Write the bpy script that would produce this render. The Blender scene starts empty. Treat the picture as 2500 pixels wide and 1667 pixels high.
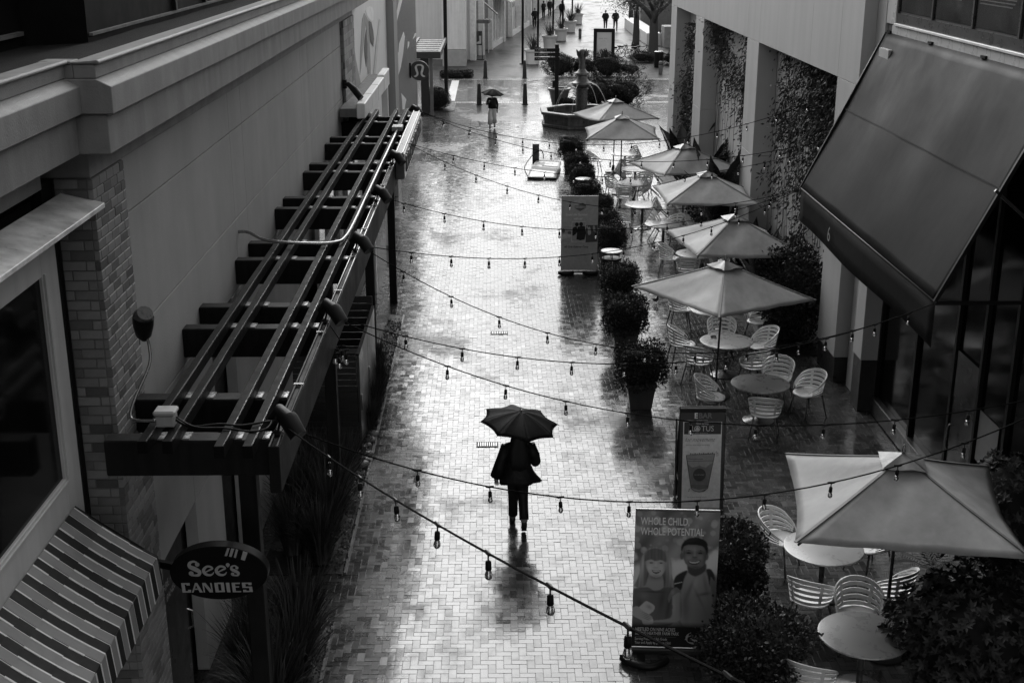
import bpy, bmesh, math, random
import numpy as np
from mathutils import Vector, Matrix, Euler
R = math.radians
rng = random.Random(7)
nrng = np.random.default_rng(7)
sc = bpy.context.scene
COL = sc.collection

# ------------------------------------------------------------------ camera
cam_d = bpy.data.cameras.new('camera'); cam = bpy.data.objects.new('camera', cam_d); COL.objects.link(cam)
cam.location = (0, 0, 9.0); cam.rotation_euler = (R(90 - 18.1), 0, R(-0.83))
cam_d.sensor_width = 36; cam_d.lens = 44.6; cam_d.clip_start = 0.1; cam_d.clip_end = 2000
sc.camera = cam

# ------------------------------------------------------------------ sky, sun, exposure (rain clouds, the brighter sky straight down the street)
SUN_EL, SUN_AZ = 40.0, -12.0            # azimuth: degrees left (-) of the street direction +Y
world = bpy.data.worlds.new('World'); sc.world = world; world.use_nodes = True
nt = world.node_tree; nt.nodes.clear()
sky = nt.nodes.new('ShaderNodeTexSky'); sky.sky_type = 'NISHITA'; sky.sun_disc = False
sky.sun_elevation = R(SUN_EL); sky.sun_rotation = R(SUN_AZ); sky.air_density = 1.0; sky.dust_density = 2.0; sky.ozone_density = 1.0
bw = nt.nodes.new('ShaderNodeRGBToBW'); bg = nt.nodes.new('ShaderNodeBackground'); wo = nt.nodes.new('ShaderNodeOutputWorld')
bg.inputs['Strength'].default_value = 0.15
nt.links.new(sky.outputs[0], bw.inputs[0]); nt.links.new(bw.outputs[0], bg.inputs['Color']); nt.links.new(bg.outputs[0], wo.inputs[0])
sun_d = bpy.data.lights.new('sun', 'SUN'); sun = bpy.data.objects.new('sun', sun_d); COL.objects.link(sun)
sun_d.energy = 0.7; sun_d.angle = R(46); sun_d.color = (1, 1, 1)
_d = Vector((math.sin(R(SUN_AZ)) * math.cos(R(SUN_EL)), math.cos(R(SUN_AZ)) * math.cos(R(SUN_EL)), math.sin(R(SUN_EL))))
sun.rotation_euler = _d.to_track_quat('Z', 'Y').to_euler()
sc.view_settings.view_transform = 'Standard'; sc.view_settings.look = 'None'; sc.view_settings.gamma = 1
sc.view_settings.exposure = 1.12; sc.view_settings.use_curve_mapping = False
sc.cycles.max_bounces = 6; sc.cycles.diffuse_bounces = 3; sc.cycles.glossy_bounces = 4; sc.cycles.transmission_bounces = 6
sc.cycles.transparent_max_bounces = 6; sc.cycles.caustics_reflective = False; sc.cycles.caustics_refractive = False
sc.cycles.sample_clamp_indirect = 4.0; sc.cycles.use_denoising = True

# ------------------------------------------------------------------ materials (a black and white photograph: every colour a grey)
MATS = {}
def mat(name, val, rough=0.6, var=0.2, scale=4.0, spec=0.5, bump=0.0, bscale=40.0, metal=0.0, coat=0.0, streak=0.0,
        streak_scale=3.0, rnd=0.0, rvar=0.1, stretch=(1, 1, 1), attr=None, trans=0.0, ior=1.45, sss=0.0):
    if name in MATS: return MATS[name]
    m = bpy.data.materials.new(name); MATS[name] = m; m.use_nodes = True
    t = m.node_tree; N = t.nodes; L = t.links; b = N['Principled BSDF']
    tc = N.new('ShaderNodeTexCoord'); mp = N.new('ShaderNodeMapping'); mp.inputs['Scale'].default_value = stretch
    L.new(tc.outputs['Object'], mp.inputs[0])
    no = N.new('ShaderNodeTexNoise'); no.inputs['Scale'].default_value = scale; no.inputs['Detail'].default_value = 6; no.inputs['Roughness'].default_value = 0.62
    L.new(mp.outputs[0], no.inputs[0])
    mr = N.new('ShaderNodeMapRange'); mr.inputs[1].default_value = 0.25; mr.inputs[2].default_value = 0.75
    mr.inputs[3].default_value = val * (1 - var); mr.inputs[4].default_value = val * (1 + var); L.new(no.outputs[0], mr.inputs[0])
    cur = mr.outputs[0]
    def mul(a, fn):
        k = N.new('ShaderNodeMath'); k.operation = 'MULTIPLY'; L.new(a, k.inputs[0]); L.new(fn, k.inputs[1]); return k.outputs[0]
    if streak:
        m2 = N.new('ShaderNodeMapping'); m2.inputs['Scale'].default_value = (streak_scale, streak_scale, streak_scale * 0.06); L.new(tc.outputs['Object'], m2.inputs[0])
        n2 = N.new('ShaderNodeTexNoise'); n2.inputs['Scale'].default_value = 2.0; n2.inputs['Detail'].default_value = 5; L.new(m2.outputs[0], n2.inputs[0])
        r2 = N.new('ShaderNodeMapRange'); r2.inputs[1].default_value = 0.35; r2.inputs[2].default_value = 0.62; r2.inputs[3].default_value = 1 - streak; r2.inputs[4].default_value = 1.0
        L.new(n2.outputs[0], r2.inputs[0]); cur = mul(cur, r2.outputs[0])
    if rnd:
        oi = N.new('ShaderNodeObjectInfo'); r3 = N.new('ShaderNodeMapRange'); r3.inputs[3].default_value = 1 - rnd; r3.inputs[4].default_value = 1 + rnd
        L.new(oi.outputs['Random'], r3.inputs[0]); cur = mul(cur, r3.outputs[0])
    if attr:
        at = N.new('ShaderNodeAttribute'); at.attribute_name = 'rnd'; r4 = N.new('ShaderNodeMapRange'); r4.inputs[3].default_value = attr[0]; r4.inputs[4].default_value = attr[1]
        L.new(at.outputs['Fac'], r4.inputs[0]); cur = mul(cur, r4.outputs[0])
    cc = N.new('ShaderNodeCombineColor')
    for i in range(3): L.new(cur, cc.inputs[i])
    L.new(cc.outputs[0], b.inputs['Base Color'])
    rr = N.new('ShaderNodeMapRange'); rr.inputs[1].default_value = 0.3; rr.inputs[2].default_value = 0.7
    rr.inputs[3].default_value = max(0.02, rough - rvar); rr.inputs[4].default_value = min(1, rough + rvar); L.new(no.outputs[0], rr.inputs[0]); L.new(rr.outputs[0], b.inputs['Roughness'])
    b.inputs['Metallic'].default_value = metal; b.inputs['Specular IOR Level'].default_value = spec; b.inputs['IOR'].default_value = ior
    b.inputs['Coat Weight'].default_value = coat; b.inputs['Coat Roughness'].default_value = 0.15
    b.inputs['Transmission Weight'].default_value = trans
    if bump:
        n4 = N.new('ShaderNodeTexNoise'); n4.inputs['Scale'].default_value = bscale; n4.inputs['Detail'].default_value = 3; L.new(mp.outputs[0], n4.inputs[0])
        bm_ = N.new('ShaderNodeBump'); bm_.inputs['Strength'].default_value = bump; bm_.inputs['Distance'].default_value = 0.02
        L.new(n4.outputs[0], bm_.inputs['Height']); L.new(bm_.outputs[0], b.inputs['Normal'])
    return m

def wet_ground(name, dark, light, bricks=False, rough_wet=0.13, rough_damp=0.42, brick_scale=None, sp=(0.52, 0.2)):
    """wet paving: a film of rain with patches where the stone stands through it"""
    m = bpy.data.materials.new(name); MATS[name] = m; m.use_nodes = True
    t = m.node_tree; N = t.nodes; L = t.links; b = N['Principled BSDF']
    g = N.new('ShaderNodeNewGeometry')
    def noise(s, d=5, st=(1, 1, 1), rg=0.6):
        mp = N.new('ShaderNodeMapping'); mp.inputs['Scale'].default_value = st; L.new(g.outputs['Position'], mp.inputs[0])
        n = N.new('ShaderNodeTexNoise'); n.inputs['Scale'].default_value = s; n.inputs['Detail'].default_value = d; n.inputs['Roughness'].default_value = rg; L.new(mp.outputs[0], n.inputs[0]); return n.outputs[0]
    def rang(x, a, c, lo, hi, smooth=False):
        k = N.new('ShaderNodeMapRange'); k.inputs[1].default_value = a; k.inputs[2].default_value = c; k.inputs[3].default_value = lo; k.inputs[4].default_value = hi
        if smooth: k.interpolation_type = 'SMOOTHSTEP'
        L.new(x, k.inputs[0]); return k.outputs[0]
    def op(o, a, c):
        k = N.new('ShaderNodeMath'); k.operation = o
        for i, s in enumerate((a, c)):
            if isinstance(s, (int, float)): k.inputs[i].default_value = s
            else: L.new(s, k.inputs[i])
        return k.outputs[0]
    big = noise(0.45, 5, (1, 0.55, 1)); mid = noise(2.6, 5); fine = noise(38, 4, rg=0.7)
    if bricks:
        at = N.new('ShaderNodeAttribute'); at.attribute_name = 'rnd'; rb = at.outputs['Fac']
    else:
        rb = mid
    dry = op('ADD', rang(big, 0.50, 0.70, 0, 0.8, True), op('ADD', rang(mid, 0.48, 0.7, 0, 0.4), op('MULTIPLY', op('SUBTRACT', rb, 0.5), 0.4)))
    spk = rang(fine, 0.52, 0.66, 0, 0.35)
    dry = op('ADD', dry, op('MULTIPLY', spk, rang(big, 0.35, 0.6, 0.15, 1.0)))
    k = N.new('ShaderNodeClamp'); L.new(dry, k.inputs[0]); dry = k.outputs[0]
    base = op('MULTIPLY', rang(rb, 0, 1, dark, light), rang(fine, 0.3, 0.7, 0.8, 1.2))
    if brick_scale:
        mp = N.new('ShaderNodeMapping'); mp.inputs['Scale'].default_value = (brick_scale,) * 3; L.new(g.outputs['Position'], mp.inputs[0])
        bt = N.new('ShaderNodeTexBrick'); L.new(mp.outputs[0], bt.inputs[0]); bt.inputs['Scale'].default_value = 1; bt.inputs['Mortar Size'].default_value = 0.04
        bt.inputs['Color1'].default_value = (1, 1, 1, 1); bt.inputs['Color2'].default_value = (0.75, 0.75, 0.75, 1); bt.inputs['Mortar'].default_value = (0.25, 0.25, 0.25, 1)
        bt.inputs['Brick Width'].default_value = 0.5; bt.inputs['Row Height'].default_value = 0.25
        base = op('MULTIPLY', base, bt.outputs[0])
    cc = N.new('ShaderNodeCombineColor')
    for i in range(3): L.new(base, cc.inputs[i])
    L.new(cc.outputs[0], b.inputs['Base Color'])
    L.new(rang(dry, 0, 1, rough_wet, rough_damp), b.inputs['Roughness'])
    L.new(rang(dry, 0, 1, sp[0], sp[1]), b.inputs['Specular IOR Level'])
    bp = N.new('ShaderNodeBump'); bp.inputs['Strength'].default_value = 0.10; bp.inputs['Distance'].default_value = 0.01
    L.new(op('ADD', noise(11, 2), op('MULTIPLY', fine, rang(dry, 0, 1, 0.02, 0.25))), bp.inputs['Height']); L.new(bp.outputs[0], b.inputs['Normal'])
    return m

# ------------------------------------------------------------------ mesh helpers
class MB:
    def __init__(s): s.v = []; s.f = []; s.m = []
    def add(s, vs, fs, mi=0):
        o = len(s.v); s.v += [tuple(p) for p in vs]; s.f += [tuple(i + o for i in f) for f in fs]; s.m += [mi] * len(fs); return s
    def box(s, x0, x1, y0, y1, z0, z1, mi=0):
        return s.add([(x0, y0, z0), (x1, y0, z0), (x1, y1, z0), (x0, y1, z0), (x0, y0, z1), (x1, y0, z1), (x1, y1, z1), (x0, y1, z1)],
                     [(0, 3, 2, 1), (4, 5, 6, 7), (0, 1, 5, 4), (1, 2, 6, 5), (2, 3, 7, 6), (3, 0, 4, 7)], mi)
    def frustum(s, a, b, z0, z1, mi=0, cx=0, cy=0):
        return s.add([(cx + x * r, cy + y * r2, z) for r, r2, z in ((a[0], a[1], z0), (b[0], b[1], z1)) for x, y in ((-1, -1), (1, -1), (1, 1), (-1, 1))],
                     [(0, 3, 2, 1), (4, 5, 6, 7), (0, 1, 5, 4), (1, 2, 6, 5), (2, 3, 7, 6), (3, 0, 4, 7)], mi)
    def bar(s, p, q, w, h, up=(0, 0, 1), mi=0):
        p = Vector(p); q = Vector(q); d = (q - p).normalized(); u = Vector(up)
        sd = d.cross(u); sd = sd.normalized() if sd.length > 1e-5 else d.orthogonal().normalized(); u = sd.cross(d)
        vs = [a + sd * (w / 2 * i) + u * (h / 2 * j) for a in (p, q) for i, j in ((-1, -1), (1, -1), (1, 1), (-1, 1))]
        return s.add(vs, [(0, 1, 2, 3), (7, 6, 5, 4), (0, 4, 5, 1), (1, 5, 6, 2), (2, 6, 7, 3), (3, 7, 4, 0)], mi)
    def tube(s, path, r, n=8, cap=True, mi=0):
        P = [Vector(p) for p in path]; rs = r if isinstance(r, (list, tuple)) else [r] * len(P)
        vs = []; fs = []; ref = None
        for i, p in enumerate(P):
            d = (P[min(i + 1, len(P) - 1)] - P[max(i - 1, 0)])
            d = d.normalized() if d.length > 1e-9 else Vector((0, 0, 1))
            if ref is None: ref = d.orthogonal().normalized()
            ref = (ref - d * ref.dot(d)); ref = ref.normalized() if ref.length > 1e-6 else d.orthogonal().normalized()
            bi = d.cross(ref)
            for k in range(n):
                a = 2 * math.pi * k / n; vs.append(p + (ref * math.cos(a) + bi * math.sin(a)) * rs[i])
        for i in range(len(P) - 1):
            for k in range(n): fs.append((i * n + k, i * n + (k + 1) % n, (i + 1) * n + (k + 1) % n, (i + 1) * n + k))
        if cap: fs.append(tuple(range(n - 1, -1, -1))); fs.append(tuple((len(P) - 1) * n + k for k in range(n)))
        return s.add(vs, fs, mi)
    def lathe(s, prof, n=16, c=(0, 0, 0), mi=0, sx=1, sy=1):
        vs = []; fs = []
        for r, z in prof:
            for k in range(n):
                a = 2 * math.pi * k / n; vs.append((c[0] + r * sx * math.cos(a), c[1] + r * sy * math.sin(a), c[2] + z))
        for i in range(len(prof) - 1):
            for k in range(n): fs.append((i * n + k, i * n + (k + 1) % n, (i + 1) * n + (k + 1) % n, (i + 1) * n + k))
        fs.append(tuple(range(n - 1, -1, -1))); fs.append(tuple((len(prof) - 1) * n + k for k in range(n)))
        return s.add(vs, fs, mi)
    def prism(s, poly, o, u, v, d, mi=0):
        """a 2-D outline in the plane (o; u, v), given thickness d along u x v"""
        o = Vector(o); u = Vector(u); v = Vector(v); w = u.cross(v).normalized() * d; n = len(poly)
        vs = [o + u * a + v * b for a, b in poly] + [o + u * a + v * b + w for a, b in poly]
        fs = [tuple(range(n - 1, -1, -1)), tuple(range(n, 2 * n))] + [(i, (i + 1) % n, n + (i + 1) % n, n + i) for i in range(n)]
        return s.add(vs, fs, mi)
    def grid(s, fn, nu, nv, mi=0):
        vs = [fn(i / nu, j / nv) for j in range(nv + 1) for i in range(nu + 1)]
        fs = [(j * (nu + 1) + i, j * (nu + 1) + i + 1, (j + 1) * (nu + 1) + i + 1, (j + 1) * (nu + 1) + i) for j in range(nv) for i in range(nu)]
        return s.add(vs, fs, mi)
    def mesh(s, name, mats, smooth=False, bevel=0.0, solid=0.0):
        me = bpy.data.meshes.new(name); me.from_pydata(s.v, [], s.f)
        mats = mats if isinstance(mats, (list, tuple)) else [mats]
        for k in mats: me.materials.append(k)
        if len(mats) > 1: me.polygons.foreach_set('material_index', s.m)
        if bevel or solid:
            bm = bmesh.new(); bm.from_mesh(me)
            bmesh.ops.recalc_face_normals(bm, faces=bm.faces)
            if solid: bmesh.ops.solidify(bm, geom=bm.faces[:], thickness=solid)
            if bevel: bmesh.ops.bevel(bm, geom=bm.edges[:], offset=bevel, segments=1, affect='EDGES', clamp_overlap=True)
            bm.to_mesh(me); bm.free()
        if not smooth: me.polygons.foreach_set('use_smooth', [False] * len(me.polygons))
        if smooth:
            me.polygons.foreach_set('use_smooth', [True] * len(me.polygons))
            if smooth is not True:
                try: me.set_sharp_from_angle(angle=R(smooth))
                except Exception: pass
        me.update(); return me
    def build(s, name, mats, parent=None, smooth=False, bevel=0.0, solid=0.0, world=True):
        return put(name, s.mesh(name, mats, smooth, bevel, solid), parent, world)

def put(name, me, parent=None, world=True):
    o = bpy.data.objects.new(name, me); COL.objects.link(o)
    if parent is not None:
        o.parent = parent
        if world:
            b = Vector((0, 0, 0)); p = parent
            while p is not None: b += p.location; p = p.parent
            o.location = -b
    return o
def tag(o, label=None, cat=None, group=None, kind=None):
    if label: o['label'] = label
    if cat: o['category'] = cat
    if group: o['group'] = group
    if kind: o['kind'] = kind
    return o
def empty(name, loc, rz=0.0, label=None, cat=None, group=None):
    o = bpy.data.objects.new(name, None); COL.objects.link(o); o.location = loc; o.rotation_euler = (0, 0, rz); o.empty_display_size = 0.1
    return tag(o, label, cat, group)
def kids(o): return [c for c in bpy.data.objects if c.parent is o]
def copy_tree(o, parent=None, tree=None):
    c = o.copy(); COL.objects.link(c); c.parent = parent
    for ch in KID.get(o.name, ()): copy_tree(ch, c)
    return c
KID = {}
def freeze(o):
    """remember the children of a prototype once, so that copying it stays quick"""
    ks = kids(o); KID[o.name] = ks
    for k in ks: freeze(k)
    return o
def bez(pts, n=12):
    """smooth curve through points (Catmull-Rom)"""
    P = [Vector(p) for p in pts]; out = []
    for i in range(len(P) - 1):
        a = P[max(i - 1, 0)]; b = P[i]; c = P[i + 1]; d = P[min(i + 2, len(P) - 1)]
        for k in range(n):
            t = k / n; out.append(0.5 * ((2 * b) + (c - a) * t + (2 * a - 5 * b + 4 * c - d) * t * t + (3 * b - a - 3 * c + d) * t ** 3))
    out.append(P[-1]); return out
def text_mesh(txt, size, m, o, u, v, bold=0.0, shear=0.0, align='LEFT', lift=0.002, sx=1.0, space=1.0):
    """flat lettering in the plane (o; u, v), as a mesh"""
    cu = bpy.data.curves.new('t', 'FONT'); cu.body = txt; cu.size = size; cu.offset = bold; cu.shear = shear; cu.align_x = align; cu.resolution_u = 3; cu.space_character = space
    ob = bpy.data.objects.new('t', cu); COL.objects.link(ob); me = bpy.data.meshes.new_from_object(ob); bpy.data.objects.remove(ob)
    u = Vector(u).normalized(); v = Vector(v).normalized(); w = u.cross(v); o = Vector(o)
    for p in me.vertices: c = p.co.copy(); p.co = o + u * c.x * sx + v * c.y + w * lift
    me.materials.clear(); me.materials.append(m); me.name = 'lettering'; return me
def leaf_mesh(name, P, D, S, L, W, m, fold=0.15):
    """P base points, D directions, S side vectors (all N x 3): one folded leaf of 2 quads... 6 vertices each"""
    P = np.asarray(P, float); D = np.asarray(D, float); S = np.asarray(S, float); n = len(P)
    L = np.broadcast_to(np.asarray(L, float), (n,))[:, None]; W = np.broadcast_to(np.asarray(W, float), (n,))[:, None]
    U = np.cross(S, D); U /= np.linalg.norm(U, axis=1, keepdims=True) + 1e-9
    mid = P + D * L * 0.5
    V = np.stack([P, mid + S * W * 0.5 + U * L * fold * 0.6, P + D * L - U * L * fold * 0.5, mid - S * W * 0.5 + U * L * fold * 0.6], 1).reshape(-1, 3)
    me = bpy.data.meshes.new(name); me.vertices.add(4 * n); me.vertices.foreach_set('co', V.ravel())
    F = np.arange(4 * n).reshape(n, 4); tri = np.concatenate([F[:, [0, 1, 2]], F[:, [0, 2, 3]]], 1).reshape(-1)
    me.loops.add(6 * n); me.loops.foreach_set('vertex_index', tri.astype(np.int32))
    me.polygons.add(2 * n); me.polygons.foreach_set('loop_start', np.arange(0, 6 * n, 3, dtype=np.int32))
    try: me.polygons.foreach_set('loop_total', np.full(2 * n, 3, dtype=np.int32))
    except Exception: pass
    a = me.attributes.new('rnd', 'FLOAT', 'POINT'); a.data.foreach_set('value', np.repeat(nrng.random(n), 4).astype(np.float32))
    me.materials.append(m); me.update(calc_edges=True); return me
def unit(a): return a / (np.linalg.norm(a, axis=1, keepdims=True) + 1e-9)
def rnd_sides(D):
    S = np.cross(D, unit(nrng.normal(size=D.shape))); return unit(S)
def join_meshes(name, mes, m=None):
    bm = bmesh.new()
    for q in mes: bm.from_mesh(q)
    me = bpy.data.meshes.new(name); bm.to_mesh(me); bm.free()
    for k in (mes[0].materials if m is None else m): me.materials.append(k)
    for q in mes: bpy.data.meshes.remove(q)
    return me

# palette
STUCCO = mat('stucco', 0.42, 0.8, 0.12, 0.9, bump=0.2, bscale=70, streak=0.13, streak_scale=0.7)
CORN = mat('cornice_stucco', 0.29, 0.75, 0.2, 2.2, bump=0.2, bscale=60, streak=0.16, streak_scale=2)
FASCIA = mat('pale_stucco', 0.42, 0.75, 0.06, 0.8, bump=0.06, bscale=90, streak=0.08, streak_scale=1.2)
WHITE = mat('white_paint', 0.85, 0.45, 0.06, 3, streak=0.12)
CREAM = mat('cream_plaster', 0.8, 0.6, 0.06, 1.0, streak=0.1)
BLACK = mat('black_metal', 0.008, 0.45, 0.2, 6, spec=0.25)
DARK = mat('dark_paint', 0.035, 0.35, 0.2, 5)
GLASS = mat('dark_glass', 0.005, 0.10, 0.2, 3, spec=0.10, rvar=0.03)
CONC = mat('concrete', 0.16, 0.7, 0.25, 2.5, bump=0.15, bscale=50, streak=0.3, streak_scale=4)
CABLE = mat('cable_rubber', 0.006, 0.8, 0.1, 5, spec=0.06)
STEEL = mat('wet_steel', 0.30, 0.22, 0.15, 8, metal=0.8)
WOODD = mat('dark_stained_wood', 0.03, 0.4, 0.3, 3, stretch=(8, 1, 8), bump=0.1)
# ================================================================== GROUND
PAVE = wet_ground('wet_paver', 0.028, 0.055, bricks=True)
BAND = wet_ground('wet_concrete_band', 0.05, 0.10)
FARPAVE = wet_ground('wet_far_paving', 0.05, 0.11, brick_scale=2.5, rough_wet=0.18, sp=(0.22, 0.1))
ROAD = wet_ground('wet_asphalt', 0.035, 0.06, rough_wet=0.16)
JOINT = mat('sand_joint', 0.03, 0.25, 0.3, 8)
g = MB().box(-300, 300, -60, 600, -0.4, -0.007).build('ground', JOINT); tag(g, kind='structure')
W_, T_ = 0.1, 0.058
def in_field(x, y):
    ok = (x > -3.45) & (x < 7.35) & (y > 12.4) & (y < 62)
    ok &= ~((x < -2.17) & (y < 15.15)); ok &= ~((x < -2.17) & (y > 16.6) & (y < 20.42)); ok &= ~((x < -2.2) & (y > 20.42) & (y < 29.6))
    ok &= ~((x < -2.95) & (y > 29.6)); ok &= ~((x > 7.0) & (y > 23.0))
    ok &= ~((x > 6.15) & (y > 26.4) & (y < 49.5))
    return ok
ci, cj = np.meshgrid(np.arange(-36, 75), np.arange(122, 622), indexing='ij'); ci = ci.ravel(); cj = cj.ravel()
smod = (ci - cj) % 4
bx = []; 
for code, wd in ((0, (2, 1)), (3, (1, 2))):
    k = smod == code; bx.append(np.stack([ci[k] * W_, cj[k] * W_, np.full(k.sum(), wd[0] * W_), np.full(k.sum(), wd[1] * W_)], 1))
bx = np.concatenate(bx); cen = bx[:, :2] + bx[:, 2:] / 2
bx = bx[in_field(cen[:, 0], cen[:, 1])]; cen = bx[:, :2] + bx[:, 2:] / 2
near = (cen[:, 0] > -2.17) & (cen[:, 0] < 1.75) & (cen[:, 1] > 13.62)
order = np.argsort(np.where(near, cen[:, 1], 1e6)); single = order[:300]; rest = np.setdiff1d(np.arange(len(bx)), single)
def brick_verts(w, h, z, tx, ty, gap=0.0020, ch=0.0022):
    a = w / 2 - gap; b = h / 2 - gap
    xs = np.stack([-a, a, a, -a], -1); ys = np.stack([-b, -b, b, b], -1)
    top = np.stack([xs * (1 - ch / a[..., None]), ys * (1 - ch / b[..., None]), z[..., None] + xs * tx[..., None] + ys * ty[..., None]], -1)
    mid = np.stack([xs, ys, z[..., None] - ch + xs * tx[..., None] + ys * ty[..., None]], -1)
    bot = np.stack([xs, ys, np.full_like(xs, -0.05)], -1)
    return np.concatenate([top, mid, bot], -2)
BF = np.array([(0, 1, 2, 3), (4, 5, 1, 0), (5, 6, 2, 1), (6, 7, 3, 2), (7, 4, 0, 3), (8, 9, 5, 4), (9, 10, 6, 5), (10, 11, 7, 6), (11, 8, 4, 7)])
pav = tag(empty('pavement', (2, 30, 0)), kind='structure')
n = len(rest); b = bx[rest]
Z = nrng.normal(0, 0.0012, n); TX = nrng.normal(0, 0.0075, n); TY = nrng.normal(0, 0.0075, n)
V = brick_verts(b[:, 2], b[:, 3], Z, TX, TY); V[:, :, :2] += (b[:, :2] + b[:, 2:] / 2)[:, None, :]
F = (BF[None] + 12 * np.arange(n)[:, None, None]).reshape(-1, 4)
me = bpy.data.meshes.new('paver'); me.vertices.add(12 * n); me.vertices.foreach_set('co', V.ravel())
me.loops.add(F.size); me.loops.foreach_set('vertex_index', F.ravel().astype(np.int32)); me.polygons.add(len(F))
me.polygons.foreach_set('loop_start', np.arange(0, F.size, 4, dtype=np.int32))
a_ = me.attributes.new('rnd', 'FLOAT', 'POINT'); a_.data.foreach_set('value', np.repeat(nrng.random(n), 12).astype(np.float32))
me.polygons.foreach_set('use_smooth', np.zeros(len(F), dtype=bool)); me.materials.append(PAVE); me.update(calc_edges=True)
tag(put('distant_pavers', me, pav), 'smaller wet brick pavers laid in herringbone farther off', kind='stuff')
PV = []
for wd in ((0.2, 0.1), (0.1, 0.2)):
    row = []
    for k in range(8):
        v = brick_verts(np.array(wd[0]), np.array(wd[1]), np.array(nrng.normal(0, 0.001)), np.array(nrng.normal(0, 0.007)), np.array(nrng.normal(0, 0.007)))
        q = bpy.data.meshes.new('paver'); q.from_pydata([tuple(p) for p in v], [], [tuple(f) for f in BF])
        at = q.attributes.new('rnd', 'FLOAT', 'POINT'); at.data.foreach_set('value', np.full(12, nrng.random(), dtype=np.float32)); q.materials.append(PAVE); q.update(); row.append(q)
    PV.append(row)
for i in single:
    o = put('paver', PV[0 if bx[i, 2] > 0.15 else 1][rng.randrange(8)], pav, False)
    o.location = (bx[i, 0] + bx[i, 2] / 2 - 2, bx[i, 1] + bx[i, 3] / 2 - 30, 0)

o = MB().box(-3.42, -2.955, 29.62, 66.5, -0.3, -0.002).build('concrete_band', BAND, pav, bevel=0.004)
tag(MB().box(-80, 120, 62.03, 68.6, -0.3, -0.004).build('plaza_paving', FARPAVE), kind='structure')
tag(MB().box(7.36, 60, 50.2, 62.0, -0.3, -0.004).build('side_paving', FARPAVE), kind='structure')
# the crossing lane: asphalt to the left, a pale raised crossing, brick bands along both edges
tag(MB().box(-80, -2.62, 69.32, 79.4, -0.3, -0.012).build('road', ROAD), kind='structure')
cross = MB().box(-2.6, 120, 69.32, 79.4, -0.3, -0.004).build('crossing', wet_ground('wet_pale_concrete', 0.10, 0.16)); tag(cross, kind='structure')
STRIPE = mat('road_paint', 0.7, 0.35, 0.25, 5)
MB().box(-2.55, -2.1, 69.6, 79.2, -0.003, 0.002).build('painted_bar', STRIPE, cross)
BANDB = mat('band_brick', 0.20, 0.3, 0.3, 6, rnd=0.35)
bandm = [MB().box(-0.055, 0.055, -0.3, 0.3, -0.1, 0.0).mesh('brick', BANDB, bevel=0.006)]
for yy in (68.95, 79.75):
    band = tag(empty('brick_band', (0, yy, 0)), kind='structure')
    MB().box(-3.2, 12.2, yy - 0.32, yy + 0.32, -0.3, -0.03).build('mortar_bed', JOINT, band)
    for k in range(118):
        q = put('brick', bandm[0], band, False); q.location = (-3.1 + k * 0.13, 0, rng.uniform(-0.004, 0.002))
tag(MB().box(-80, 200, 80.1, 420, -0.3, -0.004).build('far_paving', wet_ground('wet_distant_paving', 0.05, 0.11, brick_scale=2.5, rough_wet=0.34, rough_damp=0.5, sp=(0.14, 0.06))), kind='structure')

# drain grates let into the paving
def drain(loc, label):
    t = empty('drain_grate', loc, 0, label, 'drain', 'drain grates in the paving')
    fr = MB()
    for a in ((-0.2, 0.2, -0.11, -0.085), (-0.2, 0.2, 0.085, 0.11), (-0.2, -0.18, -0.085, 0.085), (0.18, 0.2, -0.085, 0.085)): fr.box(a[0], a[1], a[2], a[3], 0.002, 0.012)
    fr.build('frame', BLACK, t, world=False)
    MB().box(-0.18, 0.18, -0.085, 0.085, 0.0015, 0.004).build('pit', mat('pit', 0.004, 0.9), t, world=False)
    bm_ = MB().box(-0.008, 0.008, -0.085, 0.085, 0.004, 0.011).mesh('bar', STEEL)
    for k in range(9): put('bar', bm_, t, False).location = (-0.16 + k * 0.04, 0, 0)
drain((0.11, 28.17, 0.002), 'small iron drain grate alone in the middle of the brick lane')
drain((-0.14, 21.47, 0.002), 'small iron drain grate just beyond the walking umbrella carrier')

# ================================================================== PLANTING BEDS ALONG THE LEFT SIDE
SOIL = mat('wet_soil', 0.012, 0.6, 0.4, 12, bump=0.6, bscale=30)
EDGE = mat('bed_edging', 0.10, 0.4, 0.25, 6)
for (y0, y1) in ((11.0, 15.14), (16.61, 20.41), (20.43, 29.58)):
    bd = tag(empty('planting_bed', (-2.8, (y0 + y1) / 2, 0)), kind='structure')
    MB().grid(lambda u, v: (-3.44 + u * 1.2, y0 + v * (y1 - y0), 0.01 + 0.03 * math.sin(7 * u + 3 * v) * math.sin(5 * v * (y1 - y0))), 8, 30).build('soil', SOIL, bd)
    MB().box(-2.225, -2.18, y0, y1, -0.2, 0.035).build('edging', EDGE, bd, bevel=0.006)
# ================================================================== LEFT BUILDING (stucco wall, cornice, brick piers, candy shop front)
XW = -3.65
LB = empty('stucco_building', (-4.6, 20, 0), 0, 'long grey stucco building with stepped cornice and brick piers on the left', 'building')
core = MB()
core.box(-9, -3.82, 12.3, 31.0, 4.15, 7.7); core.box(-9, -4.3, 12.3, 31.0, 0, 4.1); core.box(-9, -4.35, -8, 11.0, 0, 7.6)
core.build('wall_core', mat('wall_core_grey', 0.10, 0.8), LB)  # plain dark grey backing behind the wall panels and their joints
YC = [12.27, 17.6, 18.5, 24.45, 25.42, 31.02]; ZC = [(4.1, 5.07), (5.07, 6.29), (6.29, 6.86)]
for i in range(5):
    for z0, z1 in ZC:
        MB().box(-3.8, XW, YC[i] + 0.006, YC[i + 1] - 0.006, z0 + 0.008, z1 - 0.008).build('wall_panel', STUCCO, LB, bevel=0.004)
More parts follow.
